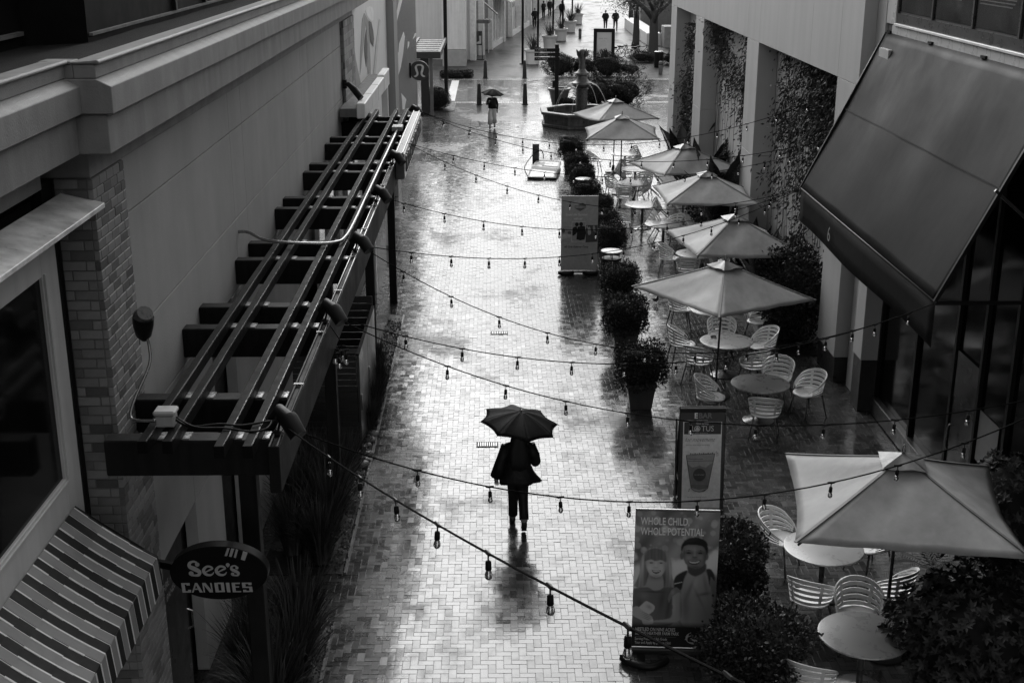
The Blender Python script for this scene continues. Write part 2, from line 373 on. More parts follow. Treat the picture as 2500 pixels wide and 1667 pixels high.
# below the pergola: panels, an open doorway and a dark shop opening
for (y0, y1, z0, z1) in ((12.27, 14.13, 2.36, 4.1), (14.13, 15.6, 0, 2.352), (14.13, 15.6, 2.36, 4.1), (17.0, 22.5, 0, 2.352), (17.0, 22.5, 2.36, 4.1), (22.5, 29.6, 2.36, 4.1)):
    MB().box(-3.8, XW, y0 + 0.006, y1 - 0.006, z0, z1 - 0.008).build('wall_panel', STUCCO, LB, bevel=0.004)
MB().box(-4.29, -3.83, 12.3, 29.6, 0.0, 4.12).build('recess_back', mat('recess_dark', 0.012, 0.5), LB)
dr = MB().box(-3.80, -3.74, 12.6, 13.7, 0.03, 2.3).build('door', DARK, LB, bevel=0.01)
MB().tube([(-3.70, 13.5, 0.98), (-3.64, 13.5, 1.0), (-3.64, 13.5, 1.22), (-3.70, 13.5, 1.24)], 0.014).build('handle', STEEL, dr)
SIGNW = mat('dim_lettering', 0.45, 0.5)
put('lettering', join_meshes('lettering', [text_mesh('FIRE ALARM', 0.13, SIGNW, (-3.738, 12.75, 1.86), (0, 1, 0), (0, 0, 1)), text_mesh('PANEL', 0.13, SIGNW, (-3.738, 12.85, 1.70), (0, 1, 0), (0, 0, 1))]), dr)
MB().box(-3.76, -3.70, 14.95, 15.2, 1.75, 2.15).build('notice_frame', BLACK, LB)
# cornice: swept profile (x offset from the wall face, z); the near part steps back
def sweep(prof, y0, y1, name, m, dx=0.0, parent=LB, bev=0.006):
    mb = MB(); n = len(prof)
    nseg = max(1, int((y1 - y0) / 2.2)); vs = []
    for k in range(nseg + 1):
        y = y0 + (y1 - y0) * k / nseg
        for (a, z) in prof: vs.append((XW + a + dx, y, z + rng.uniform(-0.003, 0.003) * (0 < k < nseg)))
    fs = [tuple(range(n)), tuple(nseg * n + n - 1 - i for i in range(n))]
    for k in range(nseg):
        for i in range(n): fs.append((k * n + i, (k + 1) * n + i, (k + 1) * n + (i + 1) % n, k * n + (i + 1) % n))
    mb.add(vs, fs); return mb.build(name, m, parent, bevel=bev)
for (y0, y1, dx) in ((10.78, 34.3, 0.0), (-6, 10.77, -0.26)):
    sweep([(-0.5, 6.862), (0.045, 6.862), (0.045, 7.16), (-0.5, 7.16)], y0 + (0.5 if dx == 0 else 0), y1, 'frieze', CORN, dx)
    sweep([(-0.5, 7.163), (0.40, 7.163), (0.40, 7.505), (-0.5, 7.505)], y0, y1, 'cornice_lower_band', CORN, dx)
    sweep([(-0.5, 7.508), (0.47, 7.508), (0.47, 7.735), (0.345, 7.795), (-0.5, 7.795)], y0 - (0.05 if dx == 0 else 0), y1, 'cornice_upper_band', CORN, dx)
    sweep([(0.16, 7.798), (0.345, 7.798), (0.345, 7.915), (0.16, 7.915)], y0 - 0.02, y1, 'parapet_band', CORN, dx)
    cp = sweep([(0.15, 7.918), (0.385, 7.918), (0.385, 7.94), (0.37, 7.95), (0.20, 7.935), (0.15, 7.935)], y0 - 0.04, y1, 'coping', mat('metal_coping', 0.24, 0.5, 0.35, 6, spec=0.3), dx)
MB().box(XW - 0.115, XW + 0.155, 10.772, 10.95, 7.799, 7.914).build('parapet_return', CORN, LB, bevel=0.004); MB().box(XW - 0.12, XW + 0.145, 10.75, 10.97, 7.917, 7.938).build('coping_return', MATS['metal_coping'], LB, bevel=0.004)
MOSS = mat('mossy_roof', 0.025, 0.8, 0.8, 14, spec=0.1, bump=0.5, bscale=60)
MB().grid(lambda u, v: (-5.2 + u * 1.72, 10.8 + v * 23.4, 7.80 + 0.09 * u + 0.006 * math.sin(40 * v)), 4, 20).build('roof_gutter', MOSS, LB)
MB().grid(lambda u, v: (-5.2 + u * 1.46, -6 + v * 16.7, 7.80 + 0.09 * u), 4, 20).build('roof_gutter', MOSS, LB)
UPW = mat('upper_dark', 0.010, 0.6, 0.4, 2, spec=0.05)
MB().box(-9, -4.22, 13.6, 34.3, 7.6, 12.2).build('upper_wall', UPW, LB)
MB().box(-9, -4.9, -6, 13.59, 7.6, 12.2).build('upper_wall', UPW, LB)
MB().box(-4.22, -4.18, 13.65, 34.2, 7.915, 7.945).build('upper_sill', CONC, LB)
MB().box(-4.9, -4.84, -6, 13.5, 7.93, 7.97).build('upper_sill', CONC, LB)
for y in (17.3, 19.1, 22.8, 26.5, 30.2): MB().box(-4.22, -4.17, y, y + 0.09, 7.952, 12).build('mullion', BLACK, LB)

# brick piers, brick by brick
TONES = [mat('pier_brick_%s' % nm, v, 0.55, 0.15, 9, bump=0.15, bscale=60) for nm, v in (('pale', 0.27), ('mid', 0.215), ('dark', 0.145), ('soot', 0.10))]
MORT = mat('mortar', 0.17, 0.85, 0.2, 15)
def brick_mesh(lx, ly, h, m): return MB().box(-lx / 2, lx / 2, -ly / 2, ly / 2, -h / 2, h / 2).mesh('brick', m, bevel=0.004)
BM = {}
def brick(parent, c, lx, ly, h):
    r_ = rng.random(); k = 0 if r_ < 0.56 else 1 if r_ < 0.78 else 2 if r_ < 0.95 else 3
    key = (round(lx, 3), round(ly, 3), round(h, 3), k)
    if key not in BM: BM[key] = brick_mesh(lx, ly, h, TONES[k])
    o = put('brick', BM[key], parent, False); o.location = Vector(c) - parent.location - LB.location + Vector((rng.uniform(-.0015, .0015),) * 3); return o
def pier(x0, x1, y0, y1, z0, z1, course, blen, parts=True, front=True):
    """brick faces: the street face x1 and the near face y0"""
    p = empty('brick_pier', Vector(((x0 + x1) / 2, (y0 + y1) / 2, 0)) - LB.location); p.parent = LB
    w = MB().box(x0, x1 - 0.012, y0 + 0.012, y1, 0, z1); o = put('mortar', w.mesh('mortar', MORT), p, False); o.location = -Vector(p.location) - LB.location
    nb = int((z1 - z0) / course); cnt = 0; H = course - 0.012; DP = 0.05
    for k in range(nb):
        z = z1 - course * (k + 0.5)
        def run(a0, a1, off):
            out = []; a = a0 - off
            while a < a1 - 0.01:
                s0 = max(a, a0); s1 = min(a + blen, a1)
                if s1 - s0 > 0.03: out.append((s0, s1))
                a += blen
            return out
        off = (blen * 0.5 if k % 2 else 0) + rng.choice((0, 0, blen * 0.25))
        for s0, s1 in run(y0, y1, off): brick(p, (x1 - DP / 2, (s0 + s1) / 2, z), DP, s1 - s0 - 0.010, H); cnt += 1
        if front:
            off = (blen * 0.62 if k % 2 else 0.0)
            for s0, s1 in run(x0, x1 - DP, off): brick(p, ((s0 + s1) / 2, y0 + DP / 2, z), s1 - s0 - 0.010, DP, H); cnt += 1
    return p, cnt
P1, c1 = pier(-3.93, -3.58, 11.25, 12.25, 2.7, 6.86, 0.094, 0.215)
P2, c2 = pier(-3.80, -3.56, 31.06, 33.4, 3.2, 6.86, 0.16, 0.42)
lowb = [MB() for _ in TONES]
for k in range(26):
    z = 2.70 - 0.094 * (k + 0.5) - 0.014; y_ = 11.25 - (0.1075 if k % 2 else 0); x_ = -3.93 - (0.13 if k % 2 else 0)
    while y_ < 12.24:
        a_, b_ = max(y_, 11.25), min(y_ + 0.215, 12.25)
        if b_ - a_ > 0.03: lowb[rng.choice((0, 0, 0, 1, 1, 2))].box(-3.63, -3.58, a_ + 0.005, b_ - 0.005, z - 0.041, z + 0.041)
        y_ += 0.215
    while x_ < -3.64:
        a_, b_ = max(x_, -3.93), min(x_ + 0.215, -3.63)
        if b_ - a_ > 0.03: lowb[rng.choice((0, 0, 0, 1, 1, 2))].box(a_ + 0.005, b_ - 0.005, 11.25, 11.30, z - 0.041, z + 0.041)
        x_ += 0.215
for k, q in enumerate(lowb):
    if q.v: tag(q.build('lower_bricks', TONES[k], LB, bevel=0.003), kind='stuff')

# candy shop front (near left): pale frame, dark glass, projecting ledge, striped awning
FRAME = mat('pale_frame', 0.66, 0.5, 0.08, 3, streak=0.12)
SF = -3.88
MB().box(-4.0, SF - 0.03, -2, 10.58, 4.2, 6.2).build('shop_window', GLASS, LB)
fr = MB(); fr.box(-4.0, SF, 10.58, 10.97, 3.6, 6.42); fr.box(-4.0, SF, -2, 10.577, 6.14, 6.42); fr.box(-4.0, SF, -2, 10.577, 3.6, 4.26)
fr.build('window_frame', FRAME, LB, bevel=0.006)
ib = MB(); ib.box(SF, SF + 0.02, 10.6, 10.63, 4.20, 6.16); ib.box(SF, SF + 0.02, -2, 10.6, 4.21, 4.235); ib.build('frame_moulding', FRAME, LB, bevel=0.004)
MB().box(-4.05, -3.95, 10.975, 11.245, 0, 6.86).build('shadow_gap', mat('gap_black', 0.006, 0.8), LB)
MB().box(-4.1, -3.99, -2, 10.96, 6.75, 7.1).build('transom_window', GLASS, LB)
LEDGE = mat('wet_ledge', 0.9, 0.35, 0.45, 3.0, streak=0.3, streak_scale=2)
MB().prism([(0, 6.43), (0.34, 6.59), (0.385, 6.60), (0.385, 6.645), (0.0, 6.735)], (SF, 11.27, 0), (1, 0, 0), (0, 0, 1), 13.3).build('window_ledge', LEDGE, LB, bevel=0.005)
MB().box(-4.0, SF - 0.01, -2, 10.97, 0.3, 3.6).build('shop_front_lower', mat('shop_lower', 0.02, 0.3), LB)

AW = empty('striped_awning', (-3.5, 9.0, 3.1), 0, 'dark and grey striped awning with thin white lines over the candy shop window', 'awning')
A_M = [mat('awning_dark', 0.012, 0.7, 0.3, 20), mat('awning_grey', 0.30, 0.7, 0.12, 6, streak=0.1), mat('awning_white', 0.85, 0.6, 0.08, 8)]
top = MB(); val = MB(); y = 10.70; k = 0
top_a, top_b, vb = (SF + 0.01, 3.93), (-3.16, 3.41), 3.10
def fab(m, ya, yb, mi):
    for i in range(6):
        t0, t1 = i / 6, (i + 1) / 6; sag = lambda t: -0.025 * math.sin(math.pi * t)
        P = [(top_a[0] + (top_b[0] - top_a[0]) * t, top_a[1] + (top_b[1] - top_a[1]) * t + sag(t)) for t in (t0, t1)]
        m.add([(P[0][0], ya, P[0][1]), (P[0][0], yb, P[0][1]), (P[1][0], yb, P[1][1]), (P[1][0], ya, P[1][1])], [(0, 1, 2, 3)], mi)
while y > 4.2:
    w, mi = ((0.040, 0) if k == 0 else ((0.118, 1) if k % 4 == 2 else (0.118, 0) if k % 4 == 0 else (0.0185, 2)))
    if k % 2 == 1: w, mi = 0.0185, 2
    fab(top, y - w, y, mi)
    lo = vb + 0.014 * math.sin(y * 9)
    val.add([(top_b[0] + 0.004, y - w, top_b[1] - 0.002), (top_b[0] + 0.004, y, top_b[1] - 0.002), (top_b[0] + 0.03, y, lo), (top_b[0] + 0.03, y - w, lo)], [(0, 1, 2, 3)], mi)
    y -= w; k += 1
top.build('canopy', A_M, AW, solid=0.006); val.build('valance', A_M, AW, solid=0.005)
sd = MB(); sd.add([(top_a[0], 10.703, top_a[1] - .004), (top_b[0], 10.703, top_b[1] - .004), (top_b[0], 10.703, vb), (top_a[0], 10.703, vb + 0.0)], [(0, 1, 2, 3)]); sd.build('side_panel', A_M[0], AW, solid=0.006)
fr = MB(); fr.bar((SF + .02, 10.66, vb + .02), (top_b[0], 10.66, vb + .02), .025, .025); fr.bar((top_b[0], 10.66, vb + .02), (top_b[0], 4.3, vb + .02), .02, .02); fr.build('frame', STEEL, AW)

# oval hanging sign
SG = empty('oval_shop_sign', (-2.68, 11.0, 2.79), 0, 'black oval hanging sign with pale candy shop lettering', 'sign')
cx, cz = -2.66, 3.10
ell = [(0.47 * math.cos(a), 0.285 * math.sin(a)) for a in (2 * math.pi * i / 64 for i in range(64))]
MB().prism(ell, (cx, 11.07, cz), (1, 0, 0), (0, 0, 1), 0.14).build('panel', mat('sign_black', 0.006, 0.5, spec=0.15), SG, bevel=0.008)
LET = mat('sign_lettering', 0.42, 0.5, 0.05)
def stroke(pts, ws, o, n=8):
    """a flat pen stroke of varying width in the x-z plane at y = o[1]"""
    P = bez([(p[0], p[1], 0) for p in pts], n); m_ = MB(); N_ = len(P); vs = []
    for i, p in enumerate(P):
        d = (P[min(i + 1, N_ - 1)] - P[max(i - 1, 0)]).normalized(); nn = Vector((-d.y, d.x, 0))
        t = i / (N_ - 1) * (len(ws) - 1); a = int(min(t, len(ws) - 2)); w = ws[a] + (ws[a + 1] - ws[a]) * (t - a)
        for sgn in (1, -1): q = p + nn * w * 0.5 * sgn; vs.append((o[0] + q.x, o[1], o[2] + q.y))
    m_.add(vs, [(2 * i, 2 * i + 1, 2 * i + 3, 2 * i + 2) for i in range(N_ - 1)]); return m_
def disc(c, r, o, n=14):
    return MB().add([(o[0] + c[0] + r * math.cos(2 * math.pi * i / n), o[1], o[2] + c[1] + r * math.sin(2 * math.pi * i / n)) for i in range(n)], [tuple(range(n))])
U_ = 0.94 / 2020.0                      # sign drawing units: the oval is about 2020 wide
def U(x, y): return ((x - 1200) * U_, (720 - y) * U_)
lo_ = (cx, 10.926, cz)
def letters(name, items, parent):
    mb = MB()
    for it in items: mb.add(it.v, it.f)
    o = mb.build(name, LET, parent, solid=0.004); return o
S_ = lambda pts, ws, n=8: stroke([U(*p) for p in pts], [w * U_ for w in ws], lo_, n)
D_ = lambda c, r: disc(U(*c), r * U_, lo_)
def e_(dx): return [S_([(940 + dx, 680), (1040 + dx, 625), (1080 + dx, 600), (1050 + dx, 560), (970 + dx, 555), (905 + dx, 620), (905 + dx, 680), (950 + dx, 735), (1030 + dx, 750), (1085 + dx, 720), (1105 + dx, 680)], [22, 34, 40, 42, 44, 62, 66, 56, 42, 26, 14])]
def s_(x, y, k): return [S_([(x + 200 * k, y + 20 * k), (x + 130 * k, y - 10 * k), (x + 50 * k, y + 30 * k), (x + 50 * k, y + 110 * k), (x + 150 * k, y + 165 * k), (x + 235 * k, y + 230 * k), (x + 215 * k, y + 300 * k), (x + 130 * k, y + 310 * k), (x + 60 * k, y + 300 * k)], [40 * k, 42 * k, 60 * k, 80 * k, 100 * k, 80 * k, 60 * k, 40 * k, 40 * k]), D_((x + 205 * k, y + 60 * k), 46 * k), D_((x + 65 * k, y + 265 * k), 50 * k)]
letters('lettering', s_(575, 445, 1.0) + e_(0) + e_(262) + [D_((1403, 522), 40), S_([(1403, 540), (1405, 578)], [40, 6])] + s_(1445, 545, 0.70), SG)
def pl(p): return stroke([U(*q) for q in p[:2]], [1, 1], lo_)
def poly(pts): return MB().add([(lo_[0] + U(*p)[0], lo_[1], lo_[2] + U(*p)[1]) for p in pts], [tuple(range(len(pts)))])
bl = []
bl += [poly(q) for q in ([(415, 930), (480, 930), (495, 1148), (430, 1148)], [(480, 930), (590, 930), (590, 960), (480, 960)], [(525, 960), (590, 960), (590, 984), (525, 984)], [(495, 1118), (605, 1118), (605, 1148), (495, 1148)], [(545, 1094), (605, 1094), (605, 1118), (545, 1118)])]
bl += [poly(q) for q in ([(700, 930), (745, 930), (845, 1148), (785, 1148)], [(700, 930), (722, 970), (655, 1148), (622, 1148)], [(670, 1060), (745, 1060), (745, 1085), (670, 1085)])]
bl += [poly(q) for q in ([(850, 930), (915, 930), (1058, 1148), (990, 1148)], [(850, 935), (880, 975), (890, 1148), (865, 1148)], [(1012, 932), (1040, 932), (1056, 1140), (1030, 1100)])]
bl += [poly(q) for q in ([(1097, 930), (1165, 930), (1180, 1148), (1112, 1148)], [(1225, 930), (1290, 930), (1302, 1148), (1240, 1148)], [(1165, 930), (1225, 930), (1225, 960), (1165, 960)], [(1178, 1118), (1240, 1118), (1240, 1148), (1178, 1148)])]
bl += [poly(q) for q in ([(1335, 930), (1405, 930), (1418, 1148), (1350, 1148)],)]
bl += [poly(q) for q in ([(1455, 930), (1520, 930), (1532, 1148), (1468, 1148)], [(1520, 930), (1630, 930), (1620, 958), (1520, 958)], [(1526, 1020), (1605, 1020), (1600, 1043), (1526, 1043)], [(1530, 1124), (1642, 1124), (1635, 1148), (1530, 1148)])]
bl += [poly(q) for q in ([(1665, 930), (1735, 930), (1740, 1050), (1672, 1050)], [(1735, 930), (1866, 930), (1866, 958), (1735, 958)], [(1800, 958), (1866, 958), (1864, 984), (1800, 984)], [(1740, 1022), (1872, 1022), (1872, 1050), (1740, 1050)], [(1808, 1050), (1872, 1050), (1878, 1148), (1814, 1148)], [(1682, 1120), (1814, 1120), (1814, 1148), (1682, 1148)], [(1682, 1094), (1748, 1094), (1750, 1120), (1682, 1120)])]
letters('lettering', bl, SG)
letters('stripe_mark', [poly(q) for q in ([(1420, 138), (1470, 138), (1405, 315), (1355, 312)], [(1500, 145), (1565, 152), (1495, 335), (1445, 325)], [(1595, 165), (1640, 180), (1580, 360), (1540, 345)], [(1740, 208), (1830, 242), (1762, 425), (1682, 392)])], SG)
bk = MB(); bk.bar((-3.60, 11.2, 3.13), (-3.1, 11.02, 3.13), 0.05, 0.07); bk.box(-3.62, -3.575, 11.14, 11.30, 3.02, 3.25); bk.build('bracket', BLACK, SG)
# ================================================================== PERGOLA ON THE LEFT WALL
PG = empty('pergola', (-2.8, 20, 0), 0, 'long dark pergola of concrete cross beams and rails along the stucco wall', 'pergola')
BEAM = mat('wet_beam_concrete', 0.014, 0.6, 0.3, 2.2, spec=0.2, bump=0.15, bscale=40, streak=0.4, streak_scale=6)
RAIL = mat('wet_dark_rail', 0.008, 0.6, 0.25, 6, spec=0.08)
PAD = mat('galvanised_pad', 0.45, 0.25, 0.3, 20, metal=0.5)
beamY = [10.77, 11.83, 14.16, 15.05, 17.36, 18.36, 20.77, 21.64, 24.06, 24.94, 27.37, 28.27, 30.56, 31.46]
PADM = MB().box(-0.09, 0.09, -0.08, 0.08, -0.0075, 0.0075).mesh('bracket_pad', PAD)
raftX = [-3.12, -2.90, -2.42, -2.17]
for i, y in enumerate(beamY):
    bme = MB().box(XW + 0.003 if y > 12.3 else -3.575, -2.06, y, y + 0.20, 4.19, 4.54).build('cross_beam', BEAM, PG, bevel=0.012)
    for x in raftX:
        q_ = put('bracket_pad', PADM, bme, False); q_.location = (x + 0.015, y + 0.10, 4.5485)
for k, x in enumerate(raftX):
    y0 = 10.42 if k < 2 else 10.30
    MB().box(x - 0.045, x + 0.045, y0, 31.9, 4.558, 4.68).build('rail', RAIL, PG, bevel=0.006)
    lip = MB().box(x + 0.036, x + 0.046, y0, 31.9, 4.681, 4.689).build('wet_edge_trim', STEEL, PG)
MB().box(-2.055, -1.95, 10.62, 31.9, 4.08, 4.54).build('front_beam', BEAM, PG, bevel=0.008)
fl = MB(); fl.tube([(-2.035, 10.6, 4.553), (-2.035, 31.9, 4.553)], 0.013, 6); fl.tube([(-1.965, 10.6, 4.553), (-1.965, 31.9, 4.553)], 0.013, 6); fl.build('beam_pipes', STEEL, PG, smooth=True)
clip = MB().box(-2.05, -1.95, -0.02, 0.02, 4.55, 4.572).mesh('pipe_clip', STEEL)
for y in np.arange(12.2, 31.5, 1.75): put('pipe_clip', clip, PG, False).location = (2.8, float(y) - 20, 0)
for y in (11.9, 18.4, 24.95, 30.6):
    MB().box(-2.62, -2.44, y, y + 0.18, 0.0, 4.128).build('post', BEAM, PG, bevel=0.01)
# light conduit that turns off the wall and runs along the rails
cd = empty('conduit', (-3.6, 17.9, 4.7), 0, 'pale metal conduit bending from the stucco wall onto the pergola rails', 'conduit')
MB().tube(bez([(-3.66, 17.75, 4.86), (-3.5, 17.72, 4.86), (-3.2, 17.55, 4.78), (-2.6, 17.55, 4.735), (-2.25, 17.62, 4.735), (-2.155, 17.95, 4.735), (-2.13, 19, 4.735), (-2.13, 22, 4.735), (-2.13, 28.2, 4.735)], 6), 0.024, 8).build('pipe', STEEL, cd, smooth=True)
MB().box(-2.25, -2.02, 28.1, 28.5, 4.70, 4.80).build('junction_box', mat('grey_box', 0.3, 0.4), cd, bevel=0.01)
# junction box and cables at the near end
jb = empty('junction_box', (-2.98, 10.82, 4.69), 0, 'pale square electrical box on the near end of the pergola', 'electrical box')
MB().box(-3.07, -2.90, 10.72, 10.86, 4.69, 4.80).build('body', mat('box_grey', 0.42, 0.45), jb, bevel=0.012)
MB().box(-3.085, -2.885, 10.70, 10.875, 4.802, 4.85).build('lid', mat('box_grey', 0.42, 0.45), jb, bevel=0.015)
MB().tube(bez([(-2.9, 10.78, 4.74), (-2.75, 10.72, 4.70), (-2.5, 10.75, 4.71), (-2.3, 10.74, 4.70), (-2.1, 10.8, 4.71), (-1.98, 10.85, 4.70)], 6), 0.012, 6).build('cable', BLACK, jb, smooth=True)
MB().tube(bez([(-2.9, 10.80, 4.76), (-2.7, 10.66, 4.72), (-2.45, 10.68, 4.70), (-2.2, 10.62, 4.69), (-2.06, 10.66, 4.70), (-2.03, 10.8, 4.72)], 6), 0.010, 6).build('cable', BLACK, jb, smooth=True)
# wall flood lamp on a bent pipe
wl = empty('wall_flood_lamp', (-3.12, 10.85, 4.75), 0, 'dark flood lamp on a bent pale pipe beside the brick pier', 'lamp')
MB().tube(bez([(-3.08, 10.79, 4.73), (-3.25, 10.80, 4.73), (-3.33, 10.86, 4.75), (-3.31, 11.0, 4.88), (-3.23, 11.25, 5.1), (-3.24, 11.35, 5.25), (-3.27, 11.38, 5.36)], 6), 0.014, 8).build('pipe', STEEL, wl, smooth=True)
h = MB(); h.tube([(-3.30, 11.42, 5.30), (-3.295, 11.40, 5.36), (-3.28, 11.36, 5.46), (-3.265, 11.33, 5.55)], [0.03, 0.075, 0.095, 0.10], 12); h.build('head', BLACK, wl, smooth=40)
h = MB(); h.tube([(-3.272, 11.345, 5.545), (-3.235, 11.30, 5.60)], [0.095, 0.075], 12); h.build('hood', mat('lamp_hood', 0.10, 0.3, 0.3, 20), wl, smooth=40)

# string-light flood heads along the front beam
def flood(loc, rz, label):
    t = empty('flood_lamp', loc, rz, label, 'lamp', 'flood lamps along the pergola'); t.scale = (1.15,) * 3
    MB().tube([(-0.10, 0.10, 0.0), (-0.03, 0.05, 0.09), (0.05, 0.0, 0.05)], [0.05, 0.055, 0.06], 12).build('head', BLACK, t, smooth=40, world=False)
    MB().tube([(0.05, 0.0, 0.05), (0.07, -0.012, 0.035), (0.16, -0.07, -0.07)], [0.075, 0.078, 0.070], 12).build('hood', BLACK, t, smooth=40, world=False)
    MB().tube([(-0.06, 0.06, -0.10), (-0.03, 0.05, 0.0), (-0.03, 0.05, 0.05)], 0.012, 6).build('stem', BLACK, t, world=False)
    MB().lathe([(0.045, -0.12), (0.05, -0.105), (0.03, -0.085), (0.012, -0.075)], 12, (-0.06, 0.06, 0)).build('base', BLACK, t, world=False)
FLOODS = [(10.83, 'black flood lamp at the near end of the pergola beam'), (14.31, 'black flood lamp on the beam above the slatted enclosure'), (17.76, 'black flood lamp just below the bent conduit'),
          (21.22, 'black flood lamp halfway along the pergola beam'), (24.78, 'black flood lamp at the near end of the white sign box'), (31.47, 'black flood lamp at the far end of the pergola')]
for y, lb in FLOODS: flood((-1.95, y, 4.68), R(-10), lb)
fl2 = empty('wall_spot', (-3.5, 30.7, 5.35), 0, 'small dark spot lamp on the far brick pier', 'lamp')
MB().tube([(-3.55, 30.9, 5.4), (-3.45, 30.75, 5.42), (-3.3, 30.6, 5.30), (-3.15, 30.5, 5.12)], [0.04, 0.06, 0.085, 0.08], 10).build('head', BLACK, fl2, smooth=40)
MB().box(-3.62, -3.52, 30.9, 31.05, 5.3, 5.5).build('bracket', BLACK, fl2)
# boxed shop sign hung on the far part of the beam, letters raised on its street face
sb = empty('box_sign', (-1.85, 27.5, 4.2), 0, 'long white box sign with raised letters on the far pergola beam', 'sign')
MB().box(-1.945, -1.78, 25.0, 31.0, 4.22, 4.74).build('cabinet', mat('sign_cabinet', 0.10, 0.35), sb, bevel=0.01)
MB().box(-1.778, -1.765, 25.02, 30.98, 4.24, 4.72).build('face', mat('sign_face', 0.5, 0.3), sb)
for k in range(9):
    y = 25.35 + k * 0.61
    q = MB(); q.box(-1.762, -1.74, y, y + 0.10, 4.32, 4.64); q.box(-1.762, -1.74, y + 0.28, y + 0.38, 4.32, 4.64)
    if k % 2: q.box(-1.762, -1.74, y + 0.10, y + 0.28, 4.55, 4.64)
    else: q.box(-1.762, -1.74, y + 0.10, y + 0.28, 4.44, 4.52)
    q.build('letter', mat('letter_dark', 0.05, 0.4), sb)
e2 = MB(); e2.tube([(-1.93, 25.0, 4.755), (-1.93, 31.0, 4.755)], 0.012, 6); e2.tube([(-1.80, 25.0, 4.755), (-1.80, 31.0, 4.755)], 0.012, 6); e2.build('top_trim', STEEL, sb)

# slatted enclosure under the pergola (boards one by one)
EN = empty('slatted_enclosure', (-2.7, 22.4, 0), 0, 'dark slatted timber enclosure under the pergola between the grasses', 'enclosure')
slat = MB().box(-0.56, 0.56, -0.012, 0.012, -0.052, 0.052).mesh('slat', WOODD, bevel=0.004)
for k in range(16):
    o = put('slat', slat, EN, False); o.location = (-0.30, 21.13 - 22.4, 0.10 + k * 0.113)
slat2 = MB().box(-0.45, 0.45, -0.012, 0.012, -0.07, 0.07).mesh('slat', WOODD, bevel=0.004)
for k in range(9):
    o = put('slat', slat2, EN, False); o.location = (-0.18, 24.3 - 22.4, 0.75 + k * 0.15)
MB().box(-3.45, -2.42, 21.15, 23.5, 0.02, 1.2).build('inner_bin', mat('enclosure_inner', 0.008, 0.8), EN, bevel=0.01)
PANEL = mat('enclosure_panel', 0.06, 0.35, 0.2, 2, streak=0.2)
for (y0, y1) in ((21.12, 22.58), (22.60, 24.1)):
    p_ = MB().box(-2.425, -2.38, y0, y1, 0.05, 1.85).build('side_panel', PANEL, EN, bevel=0.006)
    MB().box(-2.376, -2.36, y0 + 0.06, y0 + 0.1, 0.8, 1.1).build('hinge', STEEL, p_)
MB().box(-2.43, -2.375, 21.1, 24.1, 1.853, 1.885).build('cap_rail', RAIL, EN, bevel=0.004)
MB().box(-3.3, -2.44, 21.09, 21.115, 1.86, 1.9).build('top_rail', RAIL, EN)
# shop fronts behind the far half of the pergola and beyond
SH = empty('lane_shopfront', (-3.5, 40, 0), 0, 'low shopfront with bright wet windows under the far pergola', 'shopfront')
MB().box(-3.62, -3.45, 24.2, 33.0, 0.0, 0.45).build('plinth', CONC, SH, bevel=0.01)
BRW = mat('bright_window', 0.12, 0.05, 0.1, 2, spec=0.8)
for k in range(5):
    y0 = 24.5 + k * 1.7
    w_ = MB().box(-3.55, -3.50, y0, y0 + 1.55, 0.5, 3.6).build('window', BRW, SH)
    f_ = MB(); f_.box(-3.52, -3.44, y0 - 0.09, y0 - 0.005, 0.46, 3.7); f_.box(-3.52, -3.44, y0, y0 + 1.55, 0.452, 0.52); f_.build('frame', mat('window_frame_pale', 0.45, 0.4), SH)
# mural wall
MU = empty('mural_building', (-4.5, 39, 0), 0, 'tall pale wall with a painted mural of long curved shapes', 'building')
MUW = mat('mural_ground', 0.8, 0.6, 0.04, 1, streak=0.06)
MB().box(-9, -3.6, 33.45, 44.0, 0, 11.5).build('wall', MUW, MU)
def ywall(pts, x, m, name, par, d=0.006):
    return MB().prism(pts, (x, 0, 0), (0, 1, 0), (0, 0, 1), d).build(name, m, par)
def wob(c, w, z0, z1, lean, n=14, ph=0):
    L_ = [(c + lean * t + 0.5 * w * math.sin(math.pi * t) ** 0.6, z0 + (z1 - z0) * t) for t in (i / n for i in range(n + 1))]
    R_ = [(c + lean * t - 0.5 * w * math.sin(math.pi * t) ** 0.6, z0 + (z1 - z0) * t) for t in (i / n for i in range(n + 1))]
    return [(a, b) for a, b in R_] + [(a, b) for a, b in reversed(L_)]
M1, M2, M3 = mat('mural_mid', 0.34, 0.6), mat('mural_dark', 0.09, 0.6), mat('mural_light', 0.92, 0.6)
